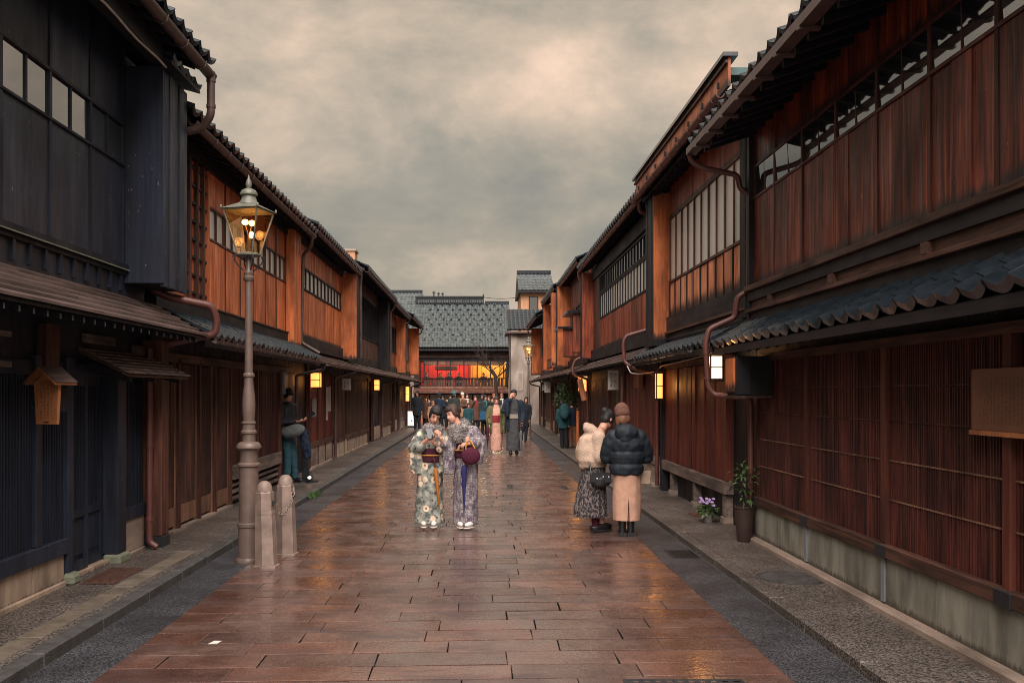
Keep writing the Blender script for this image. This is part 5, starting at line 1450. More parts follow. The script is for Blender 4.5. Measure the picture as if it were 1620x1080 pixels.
# ground spotlight, dark stand and doorway things
t = empty('floor_spotlight', (-3.02, 16.9, 0.05), 'small lit floor spotlight by the doorway', 'spotlight')
MB().lathe([(0.07, 0), (0.07, 0.015), (0.02, 0.02), (0.015, 0.09)], 12, (-3.02, 16.9, 0.05)).build('stand', 'black_metal', t)
MB().tube([(-3.02, 16.92, 0.20), (-3.01, 16.82, 0.15)], [0.045, 0.055], 12).build('housing', 'black_metal', t)
MB().ell((-3.01, 16.815, 0.152), (0.035, 0.01, 0.035), 10, 6).build('lens', 'paper_box', t)
MB().box(-3.12, -2.9, 16.98, 17.12, 0.046, 0.075).build('ballast', 'black_metal', t)
t = empty('sign_stand', (-3.16, 17.25, 0.05), 'slim black stand post at the recessed doorway', 'stand')
box('post', -3.21, -3.10, 17.2, 17.3, 0.085, 0.92, 'black_metal', t, bev=0.006)
box('foot', -3.26, -3.05, 17.1, 17.4, 0.046, 0.084, 'black_metal', t)
box('cap', -3.225, -3.085, 17.185, 17.315, 0.921, 0.95, 'black_metal', t)
# door mat
m = MB()
n = 12
for j in range(n + 1):
    for i in range(n + 1):
        a, c = i / n, j / n
        ed = min(a, 1 - a, c, 1 - c)
        m.v.append((-3.36 + 0.30 * a + random.uniform(-.004, .004), 7.95 + 0.72 * c + random.uniform(-.006, .006), 0.047 + (0.016 if ed > 0.01 else 0) + random.uniform(0, .004)))
for j in range(n):
    for i in range(n):
        q = j * (n + 1) + i
        m.f.append((q, q + 1, q + n + 2, q + n + 1)); m.m.append(0)
tag(m.build('door_mat', 'mat_fibre'), 'worn brown door mat in front of the black sliding doors', 'mat')
t = empty('copper_plate', (2.90, 12.95, 0.042), 'flat rusty orange plate lying by the flower pot', 'plate')
box('plate', 2.80, 3.02, 12.3, 12.65, 0.041, 0.055, 'copper', t); box('rim', 2.79, 3.03, 12.29, 12.66, 0.0405, 0.046, 'copper_dark', t)
t = empty('wooden_pole', (2.78, 26.9, 0.04), 'upright orange wooden pole beside the backpack couple', 'pole')
MB().tube([(2.80, 26.9, 0.04), (2.80, 26.9, 1.15)], [0.05, 0.045], 12).build('shaft', 'orange_fin', t, True); MB().lathe([(0.05, 0), (0.055, 0.03), (0.03, 0.06)], 12, (2.80, 26.9, 1.15)).build('knob', 'orange_fin', t, True)
# ------------------------------------------------------------------ plants
def leafy(par, c, rx, rz, cnt, ln, wd, mat, name='foliage', droop=0.4, seed=1):
    r = random.Random(seed); m = MB()
    for _ in range(cnt):
        while True:
            p = V((r.uniform(-1, 1), r.uniform(-1, 1), r.uniform(-1, 1)))
            if 0.15 < p.length < 1: break
        q = V((p.x * rx, p.y * rx, p.z * rz)) + V(c)
        d = V((p.x + r.uniform(-.5, .5), p.y + r.uniform(-.5, .5), p.z * 0.5 + r.uniform(-.3, .5) - droop * 0.3)).normalized()
        sd = d.cross(V((r.uniform(-.4, .4), r.uniform(-.4, .4), 1))).normalized()
        up = sd.cross(d)
        L = ln * r.uniform(0.6, 1.25); Wd = wd * r.uniform(0.7, 1.2)
        m.add([q, q + d * L * 0.45 + sd * Wd / 2 + up * 0.01, q + d * L * 0.5 - up * (-0.006), q + d * L * 0.45 - sd * Wd / 2 + up * 0.01, q + d * L - V((0, 0, L * droop * 0.4))],
              [(0, 1, 2), (0, 2, 3), (1, 4, 2), (2, 4, 3)])
    o = m.build(name, mat, par)
    return o
x, y = 2.875, 10.28
t = empty('potted_plant', (x, y, 0.04), 'tall dark planter with a leafy shrub behind the copper downpipe', 'plant')
MB().lathe([(0.070, 0), (0.078, 0.01), (0.100, 0.36), (0.108, 0.365), (0.108, 0.385), (0.094, 0.385), (0.092, 0.35), (0.02, 0.365)], 22, (x, y, 0.04)).build('pot', 'pot', t, True)
for a in range(4):
    MB().tube([(x, y, 0.38), (x + 0.03 * math.cos(a * 1.7), y + 0.04 * math.sin(a * 1.7), 0.65), (x + 0.07 * math.cos(a * 1.7), y + 0.07 * math.sin(a * 1.7), 0.78)], [0.008, 0.006, 0.003], 6).build('stem', 'bark', t)
leafy(t, (x, y, 0.74), 0.13, 0.13, 60, 0.11, 0.034, 'leaf', seed=3)
leafy(t, (x + .02, y, 0.54), 0.11, 0.09, 26, 0.10, 0.03, 'leaf', seed=4)
x, y = 2.86, 11.85
t = empty('flower_pot', (x, y, 0.04), 'low pot of purple flowers by the raised floor leg', 'plant')
MB().lathe([(0.055, 0), (0.06, 0.01), (0.08, 0.09), (0.085, 0.10), (0.07, 0.10), (0.02, 0.09)], 18, (x, y, 0.04)).build('pot', 'pot_pale', t, True)
leafy(t, (x, y, 0.18), 0.12, 0.06, 90, 0.08, 0.05, 'leaf', seed=5)
r = random.Random(6)
for k in range(16):
    an = r.uniform(0, 6.28); rr = r.uniform(0, 0.12)
    q = V((x + rr * math.cos(an), y + rr * math.sin(an), 0.27 + r.uniform(-0.02, 0.06)))
    m = MB()
    for j in range(5):
        a = j * 2 * math.pi / 5
        dd = V((math.cos(a), math.sin(a) * 0.8 - 0.3, math.sin(a) * 0.5 + 0.3)).normalized() * 0.026
        sd = dd.cross(V((0.2, -0.7, 0.7))).normalized() * 0.014
        m.add([q, q + dd * 0.6 + sd, q + dd, q + dd * 0.6 - sd], [(0, 1, 2, 3)])
    m.build('blossom', 'petal', t)
x, y = 2.62, 28.6
t = empty('potted_tree', (x, y, 0.04), 'bushy potted tree standing behind the backpack couple', 'plant')
MB().lathe([(0.14, 0), (0.19, 0.35), (0.2, 0.36), (0.17, 0.36), (0.03, 0.33)], 18, (x, y, 0.04)).build('pot', 'pot', t, True)
MB().tube([(x, y, 0.35), (x + .02, y, 0.9), (x, y, 1.4)], [0.03, 0.024, 0.012], 8).build('trunk', 'bark', t)
leafy(t, (x, y, 1.55), 0.33, 0.42, 520, 0.13, 0.05, 'leaf_dark', 'crown', seed=8)
leafy(t, (x + 0.05, y, 1.62), 0.30, 0.36, 200, 0.12, 0.045, 'leaf', 'sprigs', seed=9)
m = MB(); r = random.Random(5)
for k in range(90):
    bx, by = -2.60 + r.uniform(-.05, .05), 15.0 + r.gauss(0, 0.16)
    an = r.uniform(0, 6.28); L = r.uniform(0.05, 0.13)
    d = V((math.cos(an) * 0.5, math.sin(an) * 0.5, 1)).normalized() * L; sd = V((-math.sin(an), math.cos(an), 0)) * 0.006
    p = V((bx, by, 0.0)); m.add([p - sd, p + sd, p + d * 0.6 + sd * 0.8, p + d + V((math.cos(an), math.sin(an), -0.3)) * 0.02, p + d * 0.6 - sd * .8], [(0, 1, 2, 3, 4)])
tag(m.build('weed_tuft', 'leaf'), 'small green tuft of weeds growing at the kerb', 'weeds')
# bare tree by the teahouse
t = empty('bare_tree', (0.93, 51.5, -0.05), 'leafless young tree in front of the teahouse windows', 'tree')
r = random.Random(21)
trunk = MB(); crown = MB()
base = V((0.98, 51.5, -0.05))
path = [base, base + V((0.03, 0, 0.9)), base + V((-0.06, 0, 1.9)), base + V((-0.10, 0, 2.6)), base + V((-0.28, 0, 2.95))]
trunk.tube(path, [0.11, 0.10, 0.09, 0.10, 0.06], 9)
def twig(p, d, L, rad, depth):
    q = p + d * L * 0.5 + V((r.uniform(-.05, .05), r.uniform(-.05, .05), r.uniform(-.02, .06))) * L
    e = p + d * L
    crown.tube([p, q, e], [rad, rad * 0.8, rad * 0.5], 5, cap=False)
    if depth == 0: return
    for k in range(3 if depth > 1 else 2):
        nd = (d + V((r.uniform(-.8, .8), r.uniform(-.6, .6), r.uniform(-.25, .75)))).normalized()
        twig(p + (e - p) * r.uniform(0.45, 1.0), nd, L * r.uniform(0.55, 0.8), rad * 0.55, depth - 1)
for k in range(9):
    a = path[3] + (path[4] - path[3]) * r.random() if k % 2 else path[2] + (path[3] - path[2]) * r.uniform(.6, 1)
    twig(a, V((r.uniform(-1, 0.9), r.uniform(-.5, .5), r.uniform(0.15, 1.1))).normalized(), r.uniform(0.7, 1.2), 0.028, 3)
trunk.build('trunk', 'bark', t, True); crown.build('crown', 'bark', t)
# ------------------------------------------------------------------ people
plain('skin', (0.50, 0.255, 0.175), 0.5, 0.4, 0.08, 6)
plain('lips', (0.36, 0.075, 0.07), 0.45, 0.4, 0.05)
plain('eye', (0.015, 0.011, 0.010), 0.3, 0.5, 0.05)
for nm, c in (('hair_black', (0.012, 0.010, 0.011)), ('hair_dark', (0.028, 0.016, 0.012)), ('hair_brown', (0.13, 0.058, 0.034))):
    wood(nm, tuple(min(1, x * 2.0) for x in c), c, 0.58, vary=0.0, grain=3.0, spec=0.3, bmp=0.5)
def fabric(name, c, rough=0.85, var=0.18, bs=220.0, b=0.35):
    return plain(name, c, rough, 0.2, var, 9.0, bmp=b, bscale=bs)
for nm, c in (('coat_black', (0.013, 0.015, 0.019)), ('coat_navy', (0.016, 0.024, 0.042)), ('coat_green', (0.022, 0.030, 0.026)), ('coat_teal', (0.016, 0.052, 0.060)),
              ('coat_brown', (0.085, 0.042, 0.028)), ('coat_tan', (0.30, 0.175, 0.105)), ('coat_grey', (0.10, 0.10, 0.105)), ('knit_teal', (0.045, 0.125, 0.130)), ('cap_white', (0.55, 0.46, 0.38)),
              ('jeans', (0.030, 0.075, 0.095)), ('trouser_dark', (0.016, 0.016, 0.02)), ('trouser_brown', (0.16, 0.075, 0.042)), ('scarf_red', (0.26, 0.035, 0.04)), ('bag_blue', (0.02, 0.075, 0.14)),
              ('obi_maroon', (0.050, 0.011, 0.022)), ('bag_maroon', (0.060, 0.010, 0.024)), ('gold_cord', (0.48, 0.20, 0.045)), ('umbrella_orange', (0.30, 0.105, 0.02)), ('umbrella_blue', (0.020, 0.020, 0.085)),
              ('fleece_cream', (0.44, 0.315, 0.235)), ('skirt_beige', (0.46, 0.265, 0.185)), ('beanie_brown', (0.135, 0.066, 0.048)), ('sock_maroon', (0.060, 0.012, 0.020)), ('tabi', (0.60, 0.55, 0.50)),
              ('kimono_pink', (0.50, 0.27, 0.20)), ('haori_olive', (0.105, 0.098, 0.045)), ('kimono_slate', (0.050, 0.050, 0.050)), ('haori_navy', (0.014, 0.022, 0.034)), ('obi_grey', (0.25, 0.21, 0.17)), ('obi_red', (0.22, 0.02, 0.03)),
              ('satchel_grey', (0.105, 0.115, 0.115)), ('fur_grey', (0.30, 0.268, 0.255)), ('jacket_leather', (0.018, 0.018, 0.021)), ('scarf_white', (0.5, 0.43, 0.38)), ('bag_cream', (0.40, 0.29, 0.21))):
    fabric(nm, c, 0.45 if nm in ('jacket_leather',) else 0.85, bs=70.0 if nm == 'fleece_cream' else 220.0, b=0.9 if nm == 'fleece_cream' else 0.35)
plain('leather_black', (0.012, 0.012, 0.014), 0.35, 0.5, 0.2)
plain('puffer', (0.011, 0.016, 0.022), 0.62, 0.3, 0.25, 4.0, bmp=0.35, bscale=28)
plain('phone', (0.02, 0.02, 0.024), 0.15, 0.6, 0.1)
plain('steel', (0.5, 0.48, 0.45), 0.3, 0.5, 0.1, metal=1.0)
def kimono_mats():
    m, nt, b = newmat('kimono_flower')
    tc = NN(nt, 'ShaderNodeTexCoord'); v = tc.outputs['Object']
    vo = NN(nt, 'ShaderNodeTexVoronoi', {'Vector': v, 'Scale': 10.5, 'Randomness': 0.8})
    v2 = NN(nt, 'ShaderNodeTexVoronoi', {'Vector': v, 'Scale': 17.0, 'Randomness': 0.9})
    n = NN(nt, 'ShaderNodeTexNoise', {'Vector': v, 'Scale': 14.0, 'Detail': 3.0})
    base = ramp(nt, n.outputs[0], [(0.38, (0.085, 0.092, 0.082)), (0.5, (0.20, 0.205, 0.175)), (0.62, (0.30, 0.29, 0.24))])
    c = mixc(nt, ramp(nt, v2.outputs['Distance'], [(0.20, 1.0), (0.27, 0.0)], 'LINEAR'), base, (0.055, 0.058, 0.062))
    fl = ramp(nt, vo.outputs['Distance'], [(0.41, 1.0), (0.435, 0.0)])
    sel = NN(nt, 'ShaderNodeSeparateColor', {0: vo.outputs['Color']})
    pick = mth(nt, 'GREATER_THAN', sel.outputs[0], 0.36)
    c = mixc(nt, mth(nt, 'MULTIPLY', fl, pick), c, (0.60, 0.45, 0.33))
    ct = ramp(nt, vo.outputs['Distance'], [(0.13, 1.0), (0.19, 0.0)])
    c = mixc(nt, mth(nt, 'MULTIPLY', ct, pick), c, (0.24, 0.11, 0.055))
    setin(nt, b, Base_Color=c, Roughness=0.75, Specular_IOR_Level=0.25)
    m, nt, b = newmat('kimono_geo')
    tc = NN(nt, 'ShaderNodeTexCoord'); v = tc.outputs['Object']
    vo = NN(nt, 'ShaderNodeTexVoronoi', {'Vector': v, 'Scale': 19.0, 'Randomness': 0.6}, distance='CHEBYCHEV')
    v3 = NN(nt, 'ShaderNodeTexVoronoi', {'Vector': v, 'Scale': 55.0, 'Randomness': 0.3}, distance='MANHATTAN')
    sel = NN(nt, 'ShaderNodeSeparateColor', {0: vo.outputs['Color']})
    base = mixc(nt, sel.outputs[0], (0.50, 0.43, 0.40), (0.36, 0.335, 0.345))
    base = mixc(nt, mth(nt, 'GREATER_THAN', sel.outputs[1], 0.72), base, (0.15, 0.115, 0.155))
    c = mixc(nt, ramp(nt, v3.outputs['Distance'], [(0.40, 0.0), (0.52, 0.8)]), base, (0.075, 0.058, 0.075))
    ring = mth(nt, 'MULTIPLY', mth(nt, 'GREATER_THAN', vo.outputs['Distance'], 0.26), mth(nt, 'LESS_THAN', vo.outputs['Distance'], 0.33))
    c = mixc(nt, mth(nt, 'MULTIPLY', ring, 0.55), c, (0.42, 0.36, 0.33))
    setin(nt, b, Base_Color=c, Roughness=0.75, Specular_IOR_Level=0.25)
    m, nt, b = newmat('skirt_speckle')
    tc = NN(nt, 'ShaderNodeTexCoord')
    mp = NN(nt, 'ShaderNodeMapping', {'Vector': tc.outputs['Object'], 'Scale': (1, 1, 0.55)})
    n = NN(nt, 'ShaderNodeTexNoise', {'Vector': mp.outputs[0], 'Scale': 60.0, 'Detail': 2.0, 'Roughness': 0.6})
    setin(nt, b, Base_Color=ramp(nt, n.outputs[0], [(0.46, (0.018, 0.017, 0.020)), (0.60, (0.17, 0.135, 0.125))]), Roughness=0.85, Specular_IOR_Level=0.2)
kimono_mats()
def limb(m, pts, rs, n=10, mi=0):
    m.tube(pts, rs, n, mi)
    for p, r in zip(pts, rs): m.ell(p, (r, r, r), n, 8, mi)
def loft(m, rings, n=26, fold=0.0, seed=0, mi=0):
    """rings (cx, cy, z, rx, ry)"""
    k = len(m.v)
    for q, (cx, cy, z, rx, ry) in enumerate(rings):
        for j in range(n):
            a = 2 * math.pi * j / n
            f = 1 + fold * math.sin(a * 7 + seed + 0.4 * math.sin(z * 5)) * (1 - q / len(rings))
            m.v.append((cx + rx * f * math.cos(a), cy + ry * f * math.sin(a), z))
    for i in range(len(rings) - 1):
        for j in range(n):
            m.f.append((k + i * n + j, k + i * n + (j + 1) % n, k + (i + 1) * n + (j + 1) % n, k + (i + 1) * n + j)); m.m.append(mi)
    m.f.append(tuple(k + j for j in reversed(range(n)))); m.m.append(mi)
    e = k + (len(rings) - 1) * n
    m.f.append(tuple(e + j for j in range(n))); m.m.append(mi)
TS = bpy.data.scenes.new('modelling')            # scratch scene for the remesh step, removed at the end
def skinned(m, voxel, smooth=3):
    me = m.mesh('tmp', 'skin')
    ob = bpy.data.objects.new('tmp', me); TS.collection.objects.link(ob)
    md = ob.modifiers.new('r', 'REMESH'); md.mode = 'VOXEL'; md.voxel_size = voxel
    if smooth:
        sm = ob.modifiers.new('s', 'SMOOTH'); sm.iterations = smooth; sm.factor = 0.5
    with bpy.context.temp_override(scene=TS, view_layer=TS.view_layers[0]): dg = bpy.context.evaluated_depsgraph_get()
    me2 = bpy.data.meshes.new_from_object(ob.evaluated_get(dg))
    bpy.data.objects.remove(ob); bpy.data.meshes.remove(me)
    return me2
def blob(name, m, mats, parent, voxel=0.012, smooth=3, extra=None, wob=0.0):
    me = skinned(m, voxel, smooth)
    me.materials.clear()
    if wob:
        cs = [v.co.copy() for v in me.vertices]; ns = [v.normal.copy() for v in me.vertices]
        me.vertices.foreach_set('co', [x for c, n in zip(cs, ns) for x in (c + n * (wob * noise.noise(c * 14)))])
    if extra is not None and extra.v:
        n0 = len(me.vertices)
        vs = [tuple(v.co) for v in me.vertices] + extra.v
        fs = [tuple(p.vertices) for p in me.polygons]; mi = [0] * len(fs)
        for f, q in zip(extra.f, extra.m): fs.append(tuple(i + n0 for i in f)); mi.append(q)
        bpy.data.meshes.remove(me)
        me = bpy.data.meshes.new(name); me.from_pydata(vs, [], fs); me.polygons.foreach_set('material_index', mi) if False else None
        ms = [mats] if isinstance(mats, str) else mats
        for k in ms: me.materials.append(MATS[k])
        me.polygons.foreach_set('material_index', mi)
    else:
        for k in ([mats] if isinstance(mats, str) else mats): me.materials.append(MATS[k])
    me.polygons.foreach_set('use_smooth', [True] * len(me.polygons))
    me.validate(); me.update()
    me.name = name
    return link(name, me, parent, (0, 0, 0))
def Q(yaw=0, pitch=0, roll=0):
    """head turn: yaw about z, pitch (nod down positive), roll towards +x"""
    from mathutils import Euler
    return (Matrix.Rotation(R(yaw), 3, 'Z') @ Matrix.Rotation(R(roll), 3, 'Y') @ Matrix.Rotation(R(pitch), 3, 'X')).to_quaternion()
def head(m, ex, c, q, s=1.0):
    c = V(c); P = lambda x, y, z: c + q @ (V((x, y, z)) * s)
    m.ell(P(0, 0.012, 0.018), (0.073 * s, 0.090 * s, 0.092 * s), 16, 12, rot=q)
    m.ell(P(0, -0.022, -0.045), (0.058 * s, 0.062 * s, 0.066 * s), 14, 10, rot=q)
    m.ell(P(0, -0.045, -0.088), (0.028 * s, 0.026 * s, 0.022 * s), 10, 8, rot=q)
    m.tube([P(0, -0.076, 0.004), P(0, -0.094, -0.036)], [0.007 * s, 0.014 * s], 8)
    m.ell(P(0, -0.092, -0.038), (0.015 * s, 0.013 * s, 0.010 * s), 8, 6, rot=q)
    for sx in (-1, 1):
        m.ell(P(sx * 0.075, 0.012, -0.012), (0.010 * s, 0.020 * s, 0.030 * s), 8, 8, rot=q)
        ex.ell(P(sx * 0.030, -0.0765, 0.0), (0.0115 * s, 0.005 * s, 0.0042 * s), 8, 6, 2, rot=q)
        ex.ell(P(sx * 0.031, -0.0775, 0.020), (0.018 * s, 0.005 * s, 0.0035 * s), 8, 6, 2, rot=q)
    ex.ell(P(0, -0.0805, -0.066), (0.021 * s, 0.007 * s, 0.007 * s), 10, 6, 1, rot=q)
    m.tube([P(0, 0.015, -0.06), P(0, 0.03, -0.16)], [0.048 * s, 0.052 * s], 12)
def hand(ex, w, d, nrm, s=1.0, curl=0.5):
    """palm from the wrist along d, nrm = palm side; five fingers that curl to the palm side"""
    w = V(w); d = V(d).normalized(); nrm = V(nrm); nrm = (nrm - d * nrm.dot(d)).normalized(); sd = d.cross(nrm)
    q = orient(sd, d, sd.cross(d))
    ex.ell(w + d * 0.040 * s, (0.036 * s, 0.048 * s, 0.016 * s), 10, 8, 0, rot=q)
    for i, (off, L) in enumerate(((-0.026, 0.060), (-0.009, 0.070), (0.009, 0.066), (0.025, 0.052))):
        p = w + d * 0.078 * s + sd * off * s
        a = p + (d * (1 - curl * 0.5) + nrm * curl * 0.6).normalized() * L * 0.5 * s
        b = a + (d * (1 - curl * 1.3) + nrm * curl * 1.3).normalized() * L * 0.5 * s
        ex.tube([p - d * 0.012, p, a, b], [0.0085 * s, 0.009 * s, 0.008 * s, 0.006 * s], 6)
    p = w + d * 0.026 * s - sd * 0.030 * s
    a = p + (d * 0.7 - sd * 0.7 + nrm * 0.3).normalized() * 0.030 * s
    b = a + (d * 0.8 - sd * 0.1 + nrm * 0.6).normalized() * 0.028 * s
    ex.tube([p, a, b], [0.011 * s, 0.010 * s, 0.007 * s], 6)
def hair_cap(parent, c, q, s=1.0, mat='hair_black', long=0.0, bun=None, name='hair', pony=False, fringe=True):
    c = V(c); P = lambda x, y, z: c + q @ (V((x, y, z)) * s)
    m = MB()
    m.ell(P(0, 0.026, 0.034), (0.084 * s, 0.092 * s, 0.090 * s), 16, 12, rot=q)
    if fringe: m.ell(P(0, -0.040, 0.064), (0.066 * s, 0.046 * s, 0.040 * s), 12, 8, rot=q)
    for sx in (-1, 1):
        m.ell(P(sx * 0.066, 0.0, 0.0), (0.018 * s, 0.040 * s, 0.060 * s), 8, 8, rot=q)
        if long: m.ell(P(sx * 0.066, 0.0, -0.05), (0.022 * s, 0.045 * s, 0.085 * s), 8, 8, rot=q)
    m.ell(P(0, 0.055, -0.02 - long * 0.4), (0.074 * s, 0.052 * s, (0.07 + long * 0.5) * s), 12, 10, rot=q)
    if bun: m.ell(P(*bun[0]), tuple(k * s for k in bun[1]), 12, 10, rot=q)
    return blob(name, m, mat, parent, 0.011 * max(s, 0.9), 2, wob=0.004)
def torso_body(m, hip, chest, neck, sl, sr):
    hip, chest, neck = V(hip), V(chest), V(neck)
    limb(m, [hip, (hip + chest) / 2, chest], [0.13, 0.12, 0.125], 14)
    limb(m, [chest, neck], [0.11, 0.055], 12)
    limb(m, [V(sl), (V(sl) + V(sr)) / 2, V(sr)], [0.05, 0.075, 0.05], 10)
def new_person(loc, label, group=None, rz=0):
    t = empty('person', loc, label, 'person', group, rz=R(rz))
    t.scale = (0.93, 0.95, 1.0)
    WL[t.name] = V((0, 0, 0))
    return t
def zori(t, x, y, yaw, sock='tabi'):
    q = Q(yaw)
    o = MB()
    o.ell((x, y - 0.02, 0.026), (0.042, 0.115, 0.014), 16, 6, rot=q)
    z = o.build('sandal', 'steel' if False else 'scarf_white', t, True)
    m = MB(); m.ell((x, y - 0.025, 0.062), (0.036, 0.095, 0.032), 14, 8, rot=q); m.ell((x, y + 0.05, 0.10), (0.033, 0.04, 0.07), 12, 8)
    m.build('tabi_sock', sock, t, True)
def fur(t, blobs, cnt, ln, mat, name='fur_collar', seed=2):
    blobs = [(c, tuple(k * 0.85 for k in rr)) for c, rr in blobs]
    r = random.Random(seed); m = MB()
    for c, rr in blobs: m.ell(c, rr, 14, 10)
    tot = sum(b[1][0] * b[1][2] for b in blobs)
    for c, rr in blobs:
        for _ in range(int(cnt * rr[0] * rr[2] / tot)):
            d = V((r.gauss(0, 1), r.gauss(0, 1), r.gauss(0, 1))).normalized()
            p = V(c) + V((d.x * rr[0], d.y * rr[1], d.z * rr[2])) * 0.97
            e = (d + V((r.uniform(-.7, .7), r.uniform(-.7, .7), r.uniform(-1.0, .4)))).normalized() * ln * r.uniform(0.5, 1.2)
            sd = e.cross(d); sd = (sd.normalized() if sd.length > 1e-4 else V((1, 0, 0))) * 0.0035
            m.add([p - sd, p + sd, p + e], [(0, 1, 2)])
    return m.build(name, mat, t)
PM = 1.65 / 214.0                         # metres per photograph pixel at the two kimono women
# ---- kimono woman with cream flowers, looking at the phone
def woman_flower():
    t = new_person((-0.60, 11.57, 0.011), 'woman in pale flowered kimono bending over a phone')
    m = MB(); ex = MB()
    hc = V((0.075, -0.10, 1.365)); hq = Q(12, 24, 14)
    torso_body(m, (0.0, 0, 0.78), (0.02, -0.01, 1.05), (0.055, -0.05, 1.22), (-0.13, 0.0, 1.13), (0.17, 0.0, 1.13))
    head(m, ex, hc, hq, 0.98)
    m.tube([hc + V((0, 0.02, -0.05)), V((0.05, -0.02, 1.15))], [0.046, 0.055], 10)
    limb(m, [(-0.13, 0, 1.12), (-0.205, -0.10, 0.93), (-0.02, -0.24, 1.08)], [0.045, 0.04, 0.026])
    limb(m, [(0.17, 0, 1.12), (0.20, -0.10, 0.93), (0.07, -0.24, 1.04)], [0.045, 0.04, 0.026])
    limb(m, [(-0.06, 0, 0.78), (-0.06, -0.02, 0.42), (-0.055, 0.02, 0.10)], [0.085, 0.055, 0.042])
    limb(m, [(0.07, 0, 0.78), (0.07, -0.02, 0.42), (0.06, 0.02, 0.10)], [0.085, 0.055, 0.042])
    hand(ex, (-0.02, -0.24, 1.08), (0.55, -0.3, 0.6), (0.5, 0.8, 0), 1.0, 0.7)
    hand(ex, (0.07, -0.24, 1.04), (-0.3, -0.5, 0.7), (-0.6, 0.6, 0.3), 1.0, 0.7)
    blob('body', m, ['skin', 'lips', 'eye'], t, 0.0105, 2, extra=ex)
    k = MB()
    loft(k, [(-0.015, 0, 0.055, 0.205, 0.16), (-0.012, 0, 0.25, 0.185, 0.15), (-0.005, 0, 0.5, 0.17, 0.145), (0.0, 0, 0.72, 0.165, 0.14), (0.015, 0, 0.86, 0.15, 0.125), (0.03, -0.01, 1.0, 0.155, 0.125), (0.03, -0.01, 1.12, 0.16, 0.105), (0.05, -0.02, 1.20, 0.085, 0.075)], 42, 0.055, 1.0)
    limb(k, [(-0.11, 0, 1.12), (-0.20, -0.08, 0.97), (-0.12, -0.17, 0.99)], [0.085, 0.085, 0.075], 12)
    limb(k, [(0.17, 0, 1.12), (0.22, -0.08, 0.97), (0.14, -0.17, 0.98)], [0.08, 0.085, 0.07], 12)
    loft(k, [(-0.165, -0.10, 0.66, 0.070, 0.035), (-0.175, -0.10, 0.80, 0.095, 0.045), (-0.17, -0.10, 0.97, 0.09, 0.06)], 18, 0.06, 2.0)
    loft(k, [(0.185, -0.09, 0.68, 0.06, 0.035), (0.19, -0.09, 0.82, 0.08, 0.045), (0.19, -0.09, 0.97, 0.08, 0.06)], 18, 0.06, 3.0)
    blob('kimono', k, 'kimono_flower', t, 0.012, 2, wob=0.008)
    o = MB(); loft(o, [(0.015, -0.005, 0.80, 0.172, 0.150), (0.02, -0.005, 0.90, 0.170, 0.148), (0.028, -0.01, 0.97, 0.170, 0.146)], 28)
    ob = blob('obi', o, 'obi_maroon', t, 0.012, 1)
    MB().tube([(0.02 + 0.178 * math.cos(a), -0.005 + 0.156 * math.sin(a), 0.885) for a in [2 * math.pi * i / 24 for i in range(25)]], 0.009, 6).build('obi_cord', 'gold_cord', ob)
    fur(t, [((0.03, -0.10, 1.225), (0.105, 0.07, 0.05)), ((-0.035, -0.06, 1.20), (0.06, 0.08, 0.055)), ((0.12, -0.06, 1.19), (0.06, 0.08, 0.055)), ((0.05, 0.06, 1.22), (0.10, 0.06, 0.06))], 2600, 0.035, 'fur_grey')
    hair_cap(t, hc, hq, 1.0, 'hair_black', bun=((0, 0.10, 0.0), (0.055, 0.05, 0.055)))
    zori(t, -0.075, -0.12, 6); zori(t, 0.06, -0.13, -4)
    ph = MB().box(-0.037, 0.037, -0.005, 0.005, -0.072, 0.072)
    p = empty('smartphone', (-0.60 + 0.025, 11.57 - 0.295, 1.165), 'dark phone held by the woman in the flowered kimono', 'phone')
    b_ = ph.build('case', 'phone', None); b_.parent = p; b_.location = (0, 0, -0.072); b_.rotation_euler = (R(-35), 0, R(20)); b_.location = (0, -0.01, -0.06)
    u = empty('folded_umbrella', (-0.60 + 0.12, 11.40, 0.29), 'closed orange umbrella hanging against the flowered kimono', 'umbrella', 'closed umbrellas')
    WL[u.name] = V((0, 0, 0))
    MB().lathe([(0.002, -0.02), (0.010, 0.02), (0.026, 0.36), (0.022, 0.44), (0.010, 0.46)], 10).build('canopy', 'umbrella_orange', u, True)
    MB().tube([(0, 0, 0.44), (0, 0, 0.56), (-0.02, 0, 0.58)], 0.008, 8).build('handle', 'brown_post', u)
    u.rotation_euler = (0, R(-6), 0)
    return t
woman_flower()
